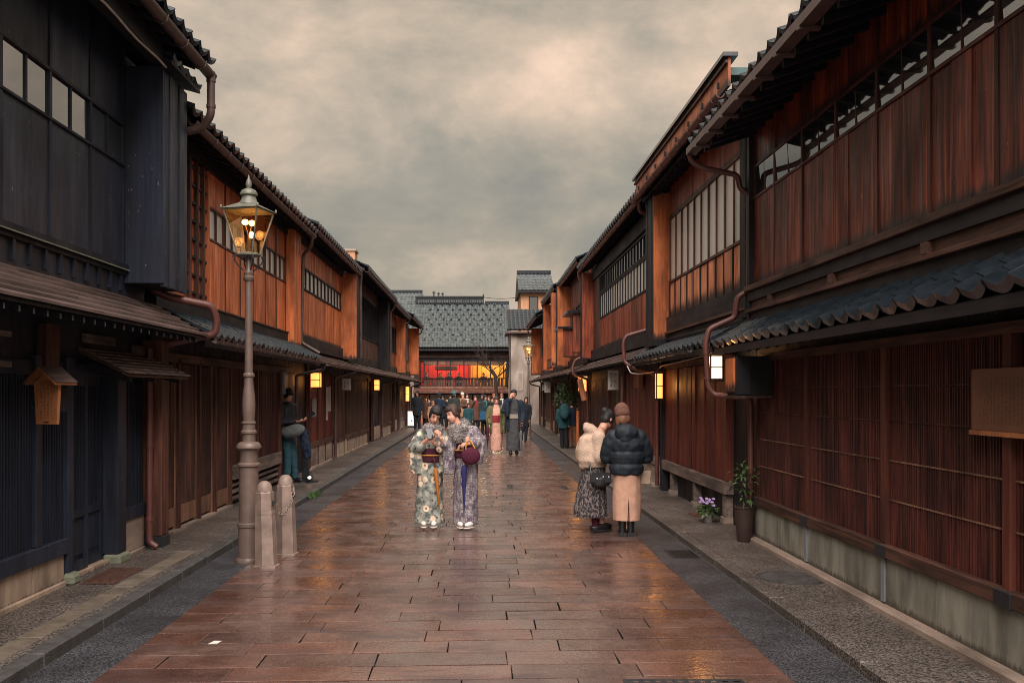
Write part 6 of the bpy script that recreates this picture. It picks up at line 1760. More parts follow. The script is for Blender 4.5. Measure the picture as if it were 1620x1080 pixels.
def woman_geo():
    t = new_person((-0.165, 11.50, 0.011), 'woman in grey patterned kimono with fur collar pointing at the phone')
    m = MB(); ex = MB()
    hc = V((-0.175, -0.06, 1.385)); hq = Q(-48, 14, -16)
    torso_body(m, (0.0, 0, 0.80), (0.0, -0.01, 1.06), (-0.085, -0.03, 1.24), (-0.13, -0.03, 1.13), (0.115, 0.02, 1.19))
    head(m, ex, hc, hq, 0.98)
    m.tube([hc + V((0.03, 0.02, -0.05)), V((-0.07, -0.02, 1.16))], [0.046, 0.055], 10)
    limb(m, [(-0.13, -0.02, 1.12), (-0.23, -0.10, 0.92), (-0.315, -0.24, 1.10)], [0.045, 0.040, 0.026])
    limb(m, [(0.12, 0.0, 1.16), (0.195, -0.03, 1.02), (0.05, -0.20, 1.03)], [0.045, 0.04, 0.026])
    limb(m, [(-0.07, 0, 0.78), (-0.07, -0.02, 0.42), (-0.06, 0.02, 0.10)], [0.085, 0.055, 0.042])
    limb(m, [(0.07, 0, 0.78), (0.06, -0.02, 0.42), (0.05, 0.02, 0.10)], [0.085, 0.055, 0.042])
    hand(ex, (-0.315, -0.24, 1.10), (-0.35, -0.25, 0.75), (-0.6, 0.5, -0.2), 1.0, 0.8)
    hand(ex, (0.05, -0.20, 1.03), (-0.8, -0.5, 0.0), (0, 0.3, -1), 1.0, 0.9)
    blob('body', m, ['skin', 'lips', 'eye'], t, 0.0105, 2, extra=ex)
    k = MB()
    loft(k, [(0.0, 0, 0.045, 0.165, 0.15), (0.0, 0, 0.25, 0.163, 0.15), (0.0, 0, 0.5, 0.160, 0.145), (0.005, 0, 0.72, 0.158, 0.14), (0.01, 0, 0.86, 0.15, 0.125), (0.0, -0.01, 1.0, 0.155, 0.125), (-0.02, -0.01, 1.14, 0.165, 0.110), (-0.06, -0.02, 1.235, 0.085, 0.075)], 42, 0.045, 2.0)
    limb(k, [(0.10, 0.0, 1.16), (0.19, -0.03, 1.05), (0.12, -0.14, 1.03)], [0.085, 0.085, 0.07], 12)
    limb(k, [(-0.12, -0.02, 1.12), (-0.21, -0.08, 0.96), (-0.27, -0.17, 1.02)], [0.08, 0.08, 0.052], 12)
    loft(k, [(0.165, -0.08, 0.78, 0.055, 0.04), (0.175, -0.08, 0.90, 0.07, 0.05), (0.18, -0.08, 1.03, 0.08, 0.06)], 18, 0.06, 2.0)
    loft(k, [(-0.215, -0.12, 0.66, 0.070, 0.035), (-0.21, -0.12, 0.80, 0.085, 0.045), (-0.22, -0.12, 0.97, 0.075, 0.06)], 18, 0.06, 3.0)
    blob('kimono', k, 'kimono_geo', t, 0.012, 2, wob=0.008)
    o = MB(); loft(o, [(0.01, -0.005, 0.86, 0.172, 0.150), (0.005, -0.005, 0.95, 0.170, 0.148), (-0.005, -0.01, 1.04, 0.172, 0.148)], 28)
    ob = blob('obi', o, 'obi_maroon', t, 0.012, 1)
    MB().tube([(0.005 + 0.178 * math.cos(a), -0.005 + 0.158 * math.sin(a), 0.95) for a in [2 * math.pi * i / 24 for i in range(25)]], 0.010, 6).build('obi_cord', 'gold_cord', ob)
    fur(t, [((-0.10, -0.15, 1.13), (0.095, 0.05, 0.085)), ((-0.03, -0.09, 1.22), (0.07, 0.08, 0.06)), ((-0.15, -0.07, 1.22), (0.06, 0.08, 0.055)), ((-0.04, 0.05, 1.26), (0.09, 0.06, 0.06))], 3200, 0.038, 'fur_grey', seed=4)
    hair_cap(t, hc, hq, 1.0, 'hair_dark', bun=((0, 0.105, 0.015), (0.06, 0.05, 0.055)))
    zori(t, -0.07, -0.10, 12); zori(t, 0.05, -0.13, -30)
    g_ = empty('handbag', (-0.165 + 0.065, 11.50 - 0.23, 0.78), 'round maroon handbag hanging from the arm of the grey kimono woman', 'bag')
    WL[g_.name] = V((0, 0, 0))
    mm = MB(); mm.ell((0, 0, 0.12), (0.115, 0.05, 0.105), 18, 12); mm.build('pouch', 'bag_maroon', g_, True)
    for s_ in (-1, 1): MB().tube(arc_path([(-0.06, s_ * 0.02, 0.20), (-0.05, s_ * 0.02, 0.28), (-0.02, s_ * 0.02, 0.31), (0.01, s_ * 0.02, 0.28), (0.05, s_ * 0.02, 0.21)], 0.03, 4), 0.008, 6).build('strap', 'gold_cord', g_, True)
    u = empty('folded_umbrella', (-0.165 - 0.015, 11.30, 0.27), 'closed dark blue umbrella hanging before the grey kimono', 'umbrella', 'closed umbrellas')
    WL[u.name] = V((0, 0, 0))
    MB().lathe([(0.002, -0.05), (0.006, 0.0), (0.034, 0.44), (0.030, 0.50), (0.014, 0.52)], 10).build('canopy', 'umbrella_blue', u, True)
    MB().tube(arc_path([(0, 0, 0.50), (-0.01, 0, 0.72), (-0.05, 0, 0.76), (-0.07, 0, 0.70)], 0.03, 4), 0.014, 8).build('handle', 'coat_tan', u, True)
    return t
woman_geo()
def woman_fleece():
    t = new_person((1.38, 11.2, 0.011), 'woman in cream fleece jacket and long speckled skirt seen from behind')
    m = MB(); ex = MB()
    hc = V((0.165, 0.10, 1.325)); hq = Q(128, 30, 0)
    torso_body(m, (-0.02, 0.0, 0.78), (-0.02, 0.03, 1.02), (0.085, 0.07, 1.20), (-0.10, 0.14, 1.12), (0.05, -0.10, 1.12))
    head(m, ex, hc, hq, 0.98)
    m.tube([hc + V((-0.04, -0.02, -0.04)), V((0.03, 0.03, 1.12))], [0.046, 0.055], 10)
    limb(m, [(0.03, -0.11, 1.10), (0.0, -0.12, 0.86), (0.17, 0.02, 0.90)], [0.045, 0.04, 0.026])
    limb(m, [(-0.08, 0.14, 1.10), (0.0, 0.24, 0.90), (0.17, 0.20, 0.98)], [0.045, 0.04, 0.026])
    limb(m, [(-0.06, 0.02, 0.78), (-0.04, 0.02, 0.42), (-0.03, 0.0, 0.08)], [0.085, 0.055, 0.040])
    limb(m, [(0.05, 0.05, 0.78), (0.06, 0.05, 0.42), (0.07, 0.04, 0.08)], [0.085, 0.055, 0.040])
    hand(ex, (0.17, 0.02, 0.90), (0.8, 0.5, 0.2), (0, 1, 0.2), 1.0, 0.7)
    hand(ex, (0.17, 0.20, 0.98), (0.9, 0.1, 0.3), (0, -1, 0.2), 1.0, 0.7)
    blob('body', m, ['skin', 'lips', 'eye'], t, 0.0105, 2, extra=ex)
    k = MB()
    loft(k, [(-0.04, 0.0, 0.76, 0.17, 0.16), (-0.05, 0.0, 0.84, 0.20, 0.19), (-0.06, 0.02, 0.97, 0.20, 0.19), (-0.045, 0.03, 1.10, 0.165, 0.17), (0.0, 0.04, 1.20, 0.10, 0.12)], 28, 0.03, 1)
    limb(k, [(0.02, -0.11, 1.10), (0.02, -0.15, 0.90), (0.13, -0.02, 0.90)], [0.095, 0.095, 0.06], 12)
    limb(k, [(-0.07, 0.14, 1.10), (0.0, 0.24, 0.92), (0.13, 0.20, 0.97)], [0.09, 0.09, 0.06], 12)
    limb(k, [(-0.115, -0.02, 1.22), (-0.04, -0.06, 1.19), (0.05, -0.06, 1.15)], [0.055, 0.06, 0.05], 12)
    limb(k, [(-0.115, 0.03, 1.24), (-0.04, 0.10, 1.22)], [0.05, 0.05], 12)
    limb(k, [(-0.17, -0.03, 0.82), (-0.17, -0.05, 0.79)], [0.06, 0.055], 10)
    blob('fleece_jacket', k, 'fleece_cream', t, 0.012, 3, wob=0.005)
    s_ = MB(); loft(s_, [(-0.075, 0, 0.19, 0.215, 0.20), (-0.06, 0, 0.40, 0.195, 0.18), (-0.045, 0, 0.60, 0.165, 0.155), (-0.03, 0, 0.80, 0.14, 0.13)], 56, 0.05, 0)
    sk = MB(); n = 60
    rings = [(-0.075, 0.185, 0.212, 0.20), (-0.06, 0.40, 0.192, 0.18), (-0.045, 0.60, 0.165, 0.155), (-0.03, 0.80, 0.14, 0.13)]
    for q, (cx, z, rx, ry) in enumerate(rings):
        for j in range(n):
            a = 2 * math.pi * j / n; f = 1 + (0.055 - q * 0.014) * math.sin(a * 15)
            sk.v.append((cx + rx * f * math.cos(a), ry * f * math.sin(a), z))
    for i in range(3):
        for j in range(n): sk.f.append((i * n + j, i * n + (j + 1) % n, (i + 1) * n + (j + 1) % n, (i + 1) * n + j)); sk.m.append(0)
    sk.build('pleated_skirt', 'skirt_speckle', t, True)
    hair_cap(t, hc, hq, 0.98, 'hair_black', bun=((0.0, 0.100, 0.060), (0.050, 0.048, 0.046)))
    MB().tube([hc + hq @ V((0.035 * math.cos(a) + 0.012, 0.075 + 0.0 * math.sin(a), 0.045 + 0.045 * math.sin(a))) for a in [2 * math.pi * i / 16 for i in range(17)]], 0.009, 6).build('hair_tie', 'scarf_white', t, True)
    for (x, y, yaw) in ((-0.01, -0.02, 105), (0.07, 0.05, 120)):
        q = Q(yaw)
        sh = MB(); sh.ell(V((x, y, 0.0)) + q @ V((0, -0.05, 0.05)), (0.046, 0.125, 0.048), 16, 8, rot=q); sh.build('shoe', 'leather_black', t, True)
        so = MB(); so.ell(V((x, y, 0.0)) + q @ V((0, -0.05, 0.014)), (0.052, 0.135, 0.016), 16, 6, rot=q); so.build('sole', 'rubber', t, True)
        MB().tube([(x, y, 0.07), (x - 0.01, y, 0.24)], [0.045, 0.05], 12).build('sock', 'sock_maroon', t, True)
    g_ = empty('shoulder_bag', (1.41, 10.98, 0.56), 'black shoulder bag with metal buckles at the fleece woman\'s hip', 'bag')
    WL[g_.name] = V((0, 0, 0))
    mm = MB(); mm.ell((0, 0, 0.08), (0.125, 0.06, 0.085), 18, 12); mm.build('pouch', 'leather_black', g_, True)
    MB().prism([(-0.12, 0.06), (0.12, 0.06), (0.11, 0.165), (-0.11, 0.165)], -0.055, 0.045).build('flap', 'leather_black', g_)
    for x in (-0.05, 0.02, 0.085): MB().ell((x, -0.062, 0.10 + 0.02 * (x > 0)), (0.013, 0.008, 0.013), 8, 6).build('buckle', 'steel', g_, True)
    MB().tube(arc_path([(-0.11, 0, 0.13), (-0.13, 0.06, 0.30), (-0.06, 0.16, 0.55), (0.03, 0.24, 0.62)], 0.06, 4), 0.011, 6).build('strap', 'leather_black', g_, True)
woman_fleece()
def woman_puffer():
    t = new_person((1.69, 10.88, 0.011), 'person in black puffer coat, brown beanie and beige slit skirt seen from behind')
    m = MB(); ex = MB()
    hc = V((-0.045, 0.06, 1.385)); hq = Q(186, 18, 4)
    torso_body(m, (0, 0, 0.78), (0, 0.0, 1.04), (-0.02, 0.03, 1.22), (-0.16, 0, 1.15), (0.16, 0, 1.15))
    head(m, ex, hc, hq, 0.98)
    limb(m, [(-0.17, 0, 1.14), (-0.23, 0.06, 0.92), (-0.12, 0.24, 0.98)], [0.045, 0.04, 0.026])
    limb(m, [(0.17, 0, 1.14), (0.25, 0.06, 0.92), (0.12, 0.24, 0.96)], [0.045, 0.04, 0.026])
    limb(m, [(-0.05, 0, 0.78), (-0.045, 0.0, 0.42), (-0.045, 0.0, 0.08)], [0.085, 0.055, 0.042])
    limb(m, [(0.06, 0, 0.78), (0.055, 0.0, 0.42), (0.05, 0.0, 0.08)], [0.085, 0.055, 0.042])
    hand(ex, (-0.12, 0.24, 0.98), (0.7, 0.7, 0.2), (0, 0.3, -1), 1.0, 0.7); hand(ex, (0.12, 0.24, 0.96), (-0.7, 0.7, 0.2), (0, 0.3, -1), 1.0, 0.7)
    blob('body', m, ['skin', 'lips', 'eye'], t, 0.0105, 2, extra=ex)
    k = MB()
    prof = [(0.70, 0.180), (0.72, 0.205), (0.785, 0.215), (0.815, 0.205), (0.83, 0.188), (0.845, 0.205), (0.90, 0.224), (0.95, 0.216), (0.97, 0.194), (0.99, 0.212), (1.05, 0.226), (1.10, 0.214), (1.12, 0.192), (1.135, 0.196), (1.18, 0.17), (1.235, 0.11)]
    loft(k, [(0, 0.0, z, r_, r_ * 0.80) for z, r_ in prof], 28)
    limb(k, [(-0.16, 0, 1.13), (-0.195, 0.02, 1.05), (-0.225, 0.04, 0.97), (-0.235, 0.06, 0.90), (-0.20, 0.13, 0.90), (-0.15, 0.20, 0.95)], [0.095, 0.10, 0.095, 0.085, 0.075, 0.055], 12)
    limb(k, [(0.16, 0, 1.13), (0.205, 0.02, 1.05), (0.24, 0.04, 0.97), (0.255, 0.06, 0.90), (0.22, 0.13, 0.90), (0.15, 0.20, 0.93)], [0.095, 0.10, 0.095, 0.085, 0.075, 0.055], 12)
    blob('puffer_coat', k, 'puffer', t, 0.0105, 1, wob=0.011)
    hd = MB(); hd.ell((-0.02, -0.10, 1.185), (0.15, 0.085, 0.10), 18, 12); hd.ell((-0.02, 0.0, 1.235), (0.125, 0.10, 0.06), 16, 10); hd.ell((-0.02, -0.13, 1.11), (0.09, 0.05, 0.06), 14, 10)
    blob('hood', hd, 'puffer', t, 0.012, 2, wob=0.012)
    n = 48; rings = [(0.185, 0.180, 0.14), (0.40, 0.182, 0.15), (0.62, 0.185, 0.155), (0.78, 0.165, 0.14)]
    sk = MB(); zs = 14
    for q in range(zs + 1):
        z = 0.185 + (0.78 - 0.185) * q / zs; rx = 0.166 + 0.010 * math.sin(q * 0.3); ry = 0.14
        for j in range(n + 1):
            half = 0.0 if z > 0.45 else (0.45 - z) * 0.36
            a = -math.pi / 2 + half + (2 * math.pi - 2 * half) * j / n
            fq = 1 + 0.022 * math.sin(5 * a + 2.2 * z) + 0.012 * math.sin(9 * a - 3 * z)
            sk.v.append((0.005 + rx * fq * math.cos(a), ry * fq * math.sin(a), z))
    for i in range(zs):
        for j in range(n): sk.f.append((i * (n + 1) + j, i * (n + 1) + j + 1, (i + 1) * (n + 1) + j + 1, (i + 1) * (n + 1) + j)); sk.m.append(0)
    sk.build('slit_skirt', 'skirt_beige', t, True)
    c = hc; q = hq
    bn = MB(); bn.ell(c + q @ V((0, 0.012, 0.045)), (0.093, 0.104, 0.098), 16, 12, rot=q); bn.ell(c + q @ V((0, 0.035, 0.0)), (0.093, 0.090, 0.060), 16, 10, rot=q)
    blob('beanie', bn, 'beanie_brown', t, 0.012, 2, wob=0.005)
    hr = MB()
    hr.ell(c + q @ V((0, 0.055, -0.065)), (0.082, 0.052, 0.075), 14, 10, rot=q)
    for sx in (-1, 1): hr.ell(c + q @ V((sx * 0.065, 0.01, -0.06)), (0.028, 0.05, 0.08), 10, 8, rot=q)
    blob('hair', hr, 'hair_brown', t, 0.011, 2, wob=0.006)
    for x in (-0.05, 0.05):
        b_ = MB(); b_.tube([(x, 0.0, 0.035), (x, 0.0, 0.10), (x, 0, 0.17)], [0.048, 0.046, 0.052], 14); b_.ell((x, 0.06, 0.04), (0.044, 0.09, 0.038), 14, 8)
        bo = b_.build('ankle_boot', 'leather_black', t, True)
        MB().box(x - 0.042, x + 0.042, -0.045, 0.0, 0.0, 0.04).build('heel', 'rubber', bo)
    g_ = empty('small_handbag', (1.69 + 0.22, 11.0, 0.60), 'small cream handbag hanging beside the puffer coat', 'bag')
    WL[g_.name] = V((0, 0, 0))
    MB().prism([(-0.06, 0), (0.06, 0), (0.075, 0.15), (-0.075, 0.15)], -0.04, 0.04).build('pouch', 'bag_cream', g_)
    MB().tube(arc_path([(-0.06, 0, 0.14), (-0.05, 0, 0.26), (0.05, 0, 0.26), (0.06, 0, 0.14)], 0.05, 4), 0.008, 6).build('strap', 'bag_cream', g_, True)
woman_puffer()
# ---- generic standing figure for the rest of the street
def figure(px, top, Y, label, rz=0, coat='coat_black', legs='trouser_dark', hair='hair_black', hat=None, long_coat=0.55, bag=None, arms='down', long_hair=0.0, group='people gathered at the end of the street', vox=0.02, z0=0.01, scarf=None, width=1.0, glasses=False, X=None):
    X = (px - CX) * Y / F if X is None else X
    hgt = H + (CY - top) * Y / F - z0
    s = hgt / 1.66
    t = new_person((X, Y, z0), label, group, rz)
    t.scale = (s * width * 0.94, s * width * 0.94, s)
    t.rotation_euler = (R(random.uniform(-3, 3)), R(random.uniform(-4, 4)), R(rz + random.uniform(-15, 15)))
    if arms == 'down' and vox >= 0.02: arms = random.choice(['down', 'hold', 'up', 'hold'])
    m = MB(); ex = MB()
    hc = V((0, -0.02, 1.54)); hq = Q(random.uniform(-20, 20), random.uniform(0, 14), random.uniform(-5, 5))
    torso_body(m, (0, 0, 0.88), (0, 0, 1.18), (0, 0, 1.40), (-0.17, 0, 1.33), (0.17, 0, 1.33))
    head(m, ex, hc, hq, 1.0)
    if arms == 'down':
        A = [[(-0.18, 0, 1.32), (-0.225, 0.02, 1.06), (-0.215, -0.06, 0.84)], [(0.18, 0, 1.32), (0.225, 0.02, 1.06), (0.215, -0.06, 0.84)]]
        hd = [((0, -0.1, -1), (1, 0, 0)), ((0, -0.1, -1), (-1, 0, 0))]
    elif arms == 'up':
        A = [[(-0.18, 0, 1.32), (-0.24, -0.06, 1.10), (-0.06, -0.20, 1.42)], [(0.18, 0, 1.32), (0.225, 0.02, 1.06), (0.215, -0.06, 0.84)]]
        hd = [((0.5, -0.2, 0.8), (0.3, 1, 0)), ((0, -0.1, -1), (-1, 0, 0))]
    else:
        A = [[(-0.18, 0, 1.32), (-0.23, 0.0, 1.08), (-0.07, -0.24, 1.12)], [(0.18, 0, 1.32), (0.23, 0.0, 1.08), (0.07, -0.24, 1.10)]]
        hd = [((0.6, -0.6, 0.3), (0.3, 0.5, 0.8)), ((-0.6, -0.6, 0.3), (-0.3, 0.5, 0.8))]
    for a in A: limb(m, a, [0.048, 0.042, 0.028])
    L = [[(-0.085, 0, 0.86), (-0.09, -0.01, 0.47), (-0.09, 0.02, 0.08)], [(0.085, 0, 0.86), (0.09, -0.02, 0.47), (0.09, 0.0, 0.08)]]
    for a in L: limb(m, a, [0.09, 0.06, 0.042])
    for a, (d, nn) in zip(A, hd): hand(ex, a[-1], d, nn, 1.0, 0.5)
    blob('body', m, ['skin', 'lips', 'eye'], t, vox, 1, extra=ex)
    k = MB(); zb = long_coat
    loft(k, [(0, 0, zb, 0.20, 0.145), (0, 0, (zb + 0.95) / 2, 0.195, 0.145), (0, 0, 0.98, 0.18, 0.13), (0, 0, 1.18, 0.195, 0.135), (0, 0, 1.34, 0.19, 0.115), (0, 0, 1.42, 0.09, 0.085)], 22, 0.03, random.random() * 6)
    for a in A: limb(k, [a[0], a[1], V(a[1]) + (V(a[2]) - V(a[1])) * 0.9], [0.075, 0.068, 0.052], 10)
    c_ = blob('coat', k, coat, t, vox, 1, wob=0.008)
    if legs:
        k = MB()
        for a in L: limb(k, [a[0], a[1], (a[2][0], a[2][1], 0.10)], [0.10, 0.078, 0.062], 10)
        blob('trousers', k, legs, t, vox, 1)
    for a in L:
        sh = MB(); sh.ell((a[2][0], a[2][1] - 0.05, 0.045), (0.045, 0.13, 0.045), 12, 8); sh.build('shoe', 'leather_black', t, True)
    if hat:
        hh = MB(); hh.ell(hc + hq @ V((0, 0.015, 0.055)), (0.095, 0.105, 0.095), 14, 10, rot=hq)
        if hat == 'knit_teal': hh.ell(hc + hq @ V((0, 0.03, 0.13)), (0.05, 0.05, 0.05), 10, 8, rot=hq)
        hh.build('hat', hat, t, True)
        if long_hair or True:
            hr = MB(); hr.ell(hc + hq @ V((0, 0.05, -0.04)), (0.078, 0.06, 0.08), 12, 8, rot=hq); hr.build('hair', hair, t, True)
    else: hair_cap(t, hc, hq, 1.0, hair, long=long_hair)
    if scarf:
        sc = MB(); sc.ell((0, -0.02, 1.39), (0.105, 0.10, 0.05), 14, 8); sc.ell((0.02, -0.12, 1.27), (0.04, 0.025, 0.12), 10, 8); sc.build('scarf', scarf, t, True)
    if glasses:
        gl = MB()
        for sx in (-1, 1): gl.ell(hc + hq @ V((sx * 0.032, -0.088, 0.0)), (0.026, 0.006, 0.02), 10, 6, rot=hq)
        gl.build('sunglasses', 'phone', t, True)
    return t, s, X
figure(660, 618, 41.0, 'man in long black coat and sunglasses standing by the light box', 8, 'coat_black', 'trouser_dark', 'hair_black', glasses=True, long_coat=0.62, vox=0.018)
figure(672, 627, 42.5, 'short dark haired person just beside the black coated man', -25, 'coat_brown', 'trouser_dark', long_hair=0.15)
figure(694, 621, 41.5, 'person in dark navy hood among the far crowd', 170, 'coat_navy', 'trouser_dark', hat='coat_navy')
figure(683, 634, 36.0, 'person with light brown hair half hidden by the flowered kimono woman', 20, 'coat_tan', 'trouser_dark', 'hair_brown', long_hair=0.2)
figure(703, 626, 44.0, 'person in black with dark hair behind the navy hood', -10, 'coat_black', 'trouser_dark')
figure(717, 619, 37.5, 'person in teal knitted hat and dark green coat', 165, 'coat_green', 'trouser_dark', hat='knit_teal', vox=0.018)
figure(727, 628, 45.0, 'person with pale scarf in the middle of the crowd', 0, 'coat_grey', 'trouser_dark', 'hair_dark', scarf='scarf_white')
figure(734, 621, 43.0, 'person in a white cap beyond the teal hat', 15, 'coat_tan', 'trouser_dark', hat='cap_white')
figure(741, 622, 40.0, 'black haired man in brown coat with pale lapel', -5, 'coat_brown', 'trouser_dark', scarf='scarf_white')
figure(740.5, 637, 34.5, 'short person in green-teal jacket in front of the crowd', 5, 'coat_teal', 'jeans', long_coat=0.7, vox=0.018)
figure(753, 625, 38.5, 'woman in brown coat with red scarf facing the camera', 10, 'coat_brown', 'trouser_dark', 'hair_dark', scarf='scarf_red', long_hair=0.2)
t, s, X = figure(766, 624, 36.5, 'woman in dark coat with bright teal scarf and blue bag', 35, 'coat_green', 'trouser_dark', scarf='knit_teal', long_hair=0.1, vox=0.018)
g_ = empty('tote_bag', (X + 0.02, 36.2, 0.62), 'bright blue tote bag carried in the crowd', 'bag')
MB().prism([(X - 0.20, 0.62), (X + 0.20, 0.62), (X + 0.16, 0.95), (X - 0.14, 0.95)], 36.14, 36.26).build('pouch', 'bag_blue', g_)
MB().tube(arc_path([(X - 0.1, 36.2, 0.94), (X - 0.05, 36.2, 1.15), (X + 0.06, 36.2, 1.15), (X + 0.1, 36.2, 0.94)], 0.05, 3), 0.012, 6).build('strap', 'bag_blue', g_, True)
figure(775, 626, 37.0, 'woman in black coat left of the green haori', -30, 'coat_black', 'trouser_dark', 'hair_dark', long_hair=0.2)
figure(784, 622, 42.0, 'person with brown hair behind the green haori woman', 5, 'coat_tan', 'trouser_dark', 'hair_brown')
figure(796, 622, 40.0, 'person in navy coat between the kimono couple', 0, 'coat_navy', 'trouser_dark', 'hair_brown', scarf='scarf_white')
figure(789, 625, 45.5, 'farthest person in grey coat under the bare tree', 0, 'coat_grey', 'trouser_dark')
figure(678, 629, 45.0, 'farthest dark figure near the light box row', 30, 'coat_navy', 'trouser_dark')
figure(760, 623, 45.0, 'farthest person in black centred before the teahouse', 0, 'coat_black', 'trouser_dark', 'hair_black')
figure(710, 624, 46.0, 'farthest person in tan coat behind the teal hat', 0, 'coat_tan', 'trouser_dark', 'hair_black')
figure(828, 627, 31.5, 'long haired woman in black walking past the far street lamp', -15, 'coat_black', 'trouser_dark', 'hair_black', long_hair=0.25, vox=0.018, width=0.9, group=None)
# kimono couple walking towards the camera
def kimono_walker(px, top, Y, label, kim, haori, obi, hair, hao_len, cap=False, umb=None, man=False, arms='down'):
    X = (px - CX) * Y / F; hgt = H + (CY - top) * Y / F; s = hgt / 1.66
    t = new_person((X, Y, 0.011), label, 'kimono couple strolling towards the camera')
    t.scale = (s, s, s)
    m = MB(); ex = MB(); hc = V((0, -0.02, 1.545)); hq = Q(-8 if man else 6, 4, 4 if man else -6)
    torso_body(m, (0, 0, 0.88), (0, 0, 1.18), (0, 0, 1.40), (-0.17, 0, 1.33), (0.17, 0, 1.33))
    head(m, ex, hc, hq, 1.0)
    A = [[(-0.18, 0, 1.32), (-0.24, 0.0, 1.06), (-0.20, -0.14, 0.86)], [(0.18, 0, 1.32), (0.24, 0.0, 1.06), (0.22, -0.10, 0.84)]]
    if man: A[0] = [(-0.18, 0, 1.32), (-0.25, -0.08, 1.12), (-0.09, -0.17, 1.45)]
    for a in A: limb(m, a, [0.048, 0.042, 0.028])
    for x, y in ((-0.08, -0.08), (0.08, 0.05)): limb(m, [(x, 0, 0.86), (x, y * 0.5, 0.46), (x, y, 0.08)], [0.09, 0.06, 0.042])
    hand(ex, A[0][-1], (0.3, -0.1, 0.9) if man else (0.1, -0.3, -1), (0.5, 0.8, 0) if man else (1, 0, 0), 1, 0.5); hand(ex, A[1][-1], (0, -0.2, -1), (-1, 0, 0), 1, 0.5)
    blob('body', m, ['skin', 'lips', 'eye'], t, 0.015, 1, extra=ex)
    k = MB(); loft(k, [(0, 0, 0.10, 0.19 if man else 0.165, 0.16), (0, 0, 0.5, 0.185, 0.15), (0, 0, 0.9, 0.165, 0.13), (0, 0, 1.18, 0.17, 0.125), (0, 0, 1.33, 0.16, 0.10), (0, -0.01, 1.42, 0.08, 0.08)], 24, 0.03, 1)
    blob('kimono', k, kim, t, 0.016, 1, wob=0.008)
    k = MB(); n = 22; op = 0.62            # open-fronted haori: a shell with a gap towards the camera
    zs = [hao_len, hao_len + 0.2, 0.85, 1.05, 1.22, 1.34, 1.41]
    rr = [(0.225, 0.185), (0.22, 0.18), (0.21, 0.165), (0.205, 0.16), (0.20, 0.15), (0.185, 0.125), (0.10, 0.10)]
    for lay in (0.0, 0.018):
        for z, (rx, ry) in zip(zs, rr):
            for j in range(n + 1):
                a = -math.pi / 2 + op + (2 * math.pi - 2 * op) * j / n
                k.v.append(((rx - lay) * math.cos(a), (ry - lay) * math.sin(a), z))
    w = n + 1; q = len(zs)
    for i in range(q - 1):
        for j in range(n):
            k.f.append((i * w + j, i * w + j + 1, (i + 1) * w + j + 1, (i + 1) * w + j)); k.m.append(0)
            o_ = q * w; k.f.append((o_ + i * w + j, o_ + (i + 1) * w + j, o_ + (i + 1) * w + j + 1, o_ + i * w + j + 1)); k.m.append(0)
        for j in (0, n):
            o_ = q * w; k.f.append((i * w + j, (i + 1) * w + j, o_ + (i + 1) * w + j, o_ + i * w + j)); k.m.append(0)
    for j in range(n):
        o_ = q * w; k.f.append((j, o_ + j, o_ + j + 1, j + 1)); k.m.append(0)
        e_ = (q - 1) * w; k.f.append((e_ + j, e_ + j + 1, o_ + e_ + j + 1, o_ + e_ + j)); k.m.append(0)
    hb = k.build('haori', haori, t, True)
    for i, a in enumerate(A):
        k = MB(); limb(k, [a[0], a[1], V(a[1]) + (V(a[2]) - V(a[1])) * 0.8], [0.085, 0.085, 0.075], 12)
        e = V(a[1]) + (V(a[2]) - V(a[1])) * 0.55
        loft(k, [(e.x, e.y, e.z - 0.34, 0.055, 0.09), (e.x, e.y, e.z - 0.2, 0.065, 0.10), (e.x, e.y, e.z, 0.07, 0.09)], 16)
        blob('sleeve', k, haori, t, 0.016, 1)
    o = MB(); zc = 0.98 if man else 1.02
    loft(o, [(0, 0, zc - 0.055 if man else zc - 0.10, 0.178, 0.142), (0, 0, zc + 0.055 if man else zc + 0.10, 0.178, 0.142)], 24); o.build('obi', obi, t, True)
    hair_cap(t, hc, hq, 1.0, hair, bun=None if man else ((0, 0.1, 0.02), (0.06, 0.05, 0.055)))
    for x, y in ((-0.08, -0.13), (0.08, 0.0)):
        if man:
            sh = MB(); sh.ell((x, y, 0.05), (0.05, 0.13, 0.05), 12, 8); sh.ell((x, y + 0.08, 0.11), (0.045, 0.05, 0.09), 12, 8); sh.build('boot', 'leather_black', t, True)
        else: zori(t, x, y, 0)
    return t, X, s
kimono_walker(785, 628, 25.4, 'woman in pink kimono and olive haori walking with the tall man', 'kimono_pink', 'haori_olive', 'obi_red', 'hair_dark', 0.62)
kimono_walker(812.5, 616.5, 25.1, 'tall man in slate kimono and navy haori touching his face', 'kimono_slate', 'haori_navy', 'obi_grey', 'hair_black', 0.62, man=True)
for (px, Y, z0, mt, lb) in ((771.5, 25.0, 0.22, 'obi_maroon', 'closed maroon umbrella held by the olive haori woman'), (824, 24.8, 0.13, 'coat_grey', 'closed grey umbrella held by the man in navy haori')):
    u = empty('folded_umbrella', ((px - CX) * Y / F, Y, z0), lb, 'umbrella', 'closed umbrellas')
    WL[u.name] = V((0, 0, 0))
    MB().lathe([(0.003, -0.08), (0.008, 0.0), (0.045, 0.42), (0.035, 0.50), (0.014, 0.54)], 10).build('canopy', mt, u, True)
    MB().tube(arc_path([(0, 0, 0.52), (0, 0, 0.78), (0.05, 0, 0.82), (0.06, 0, 0.76)], 0.03, 3), 0.016, 8).build('handle', 'brown_post', u, True)
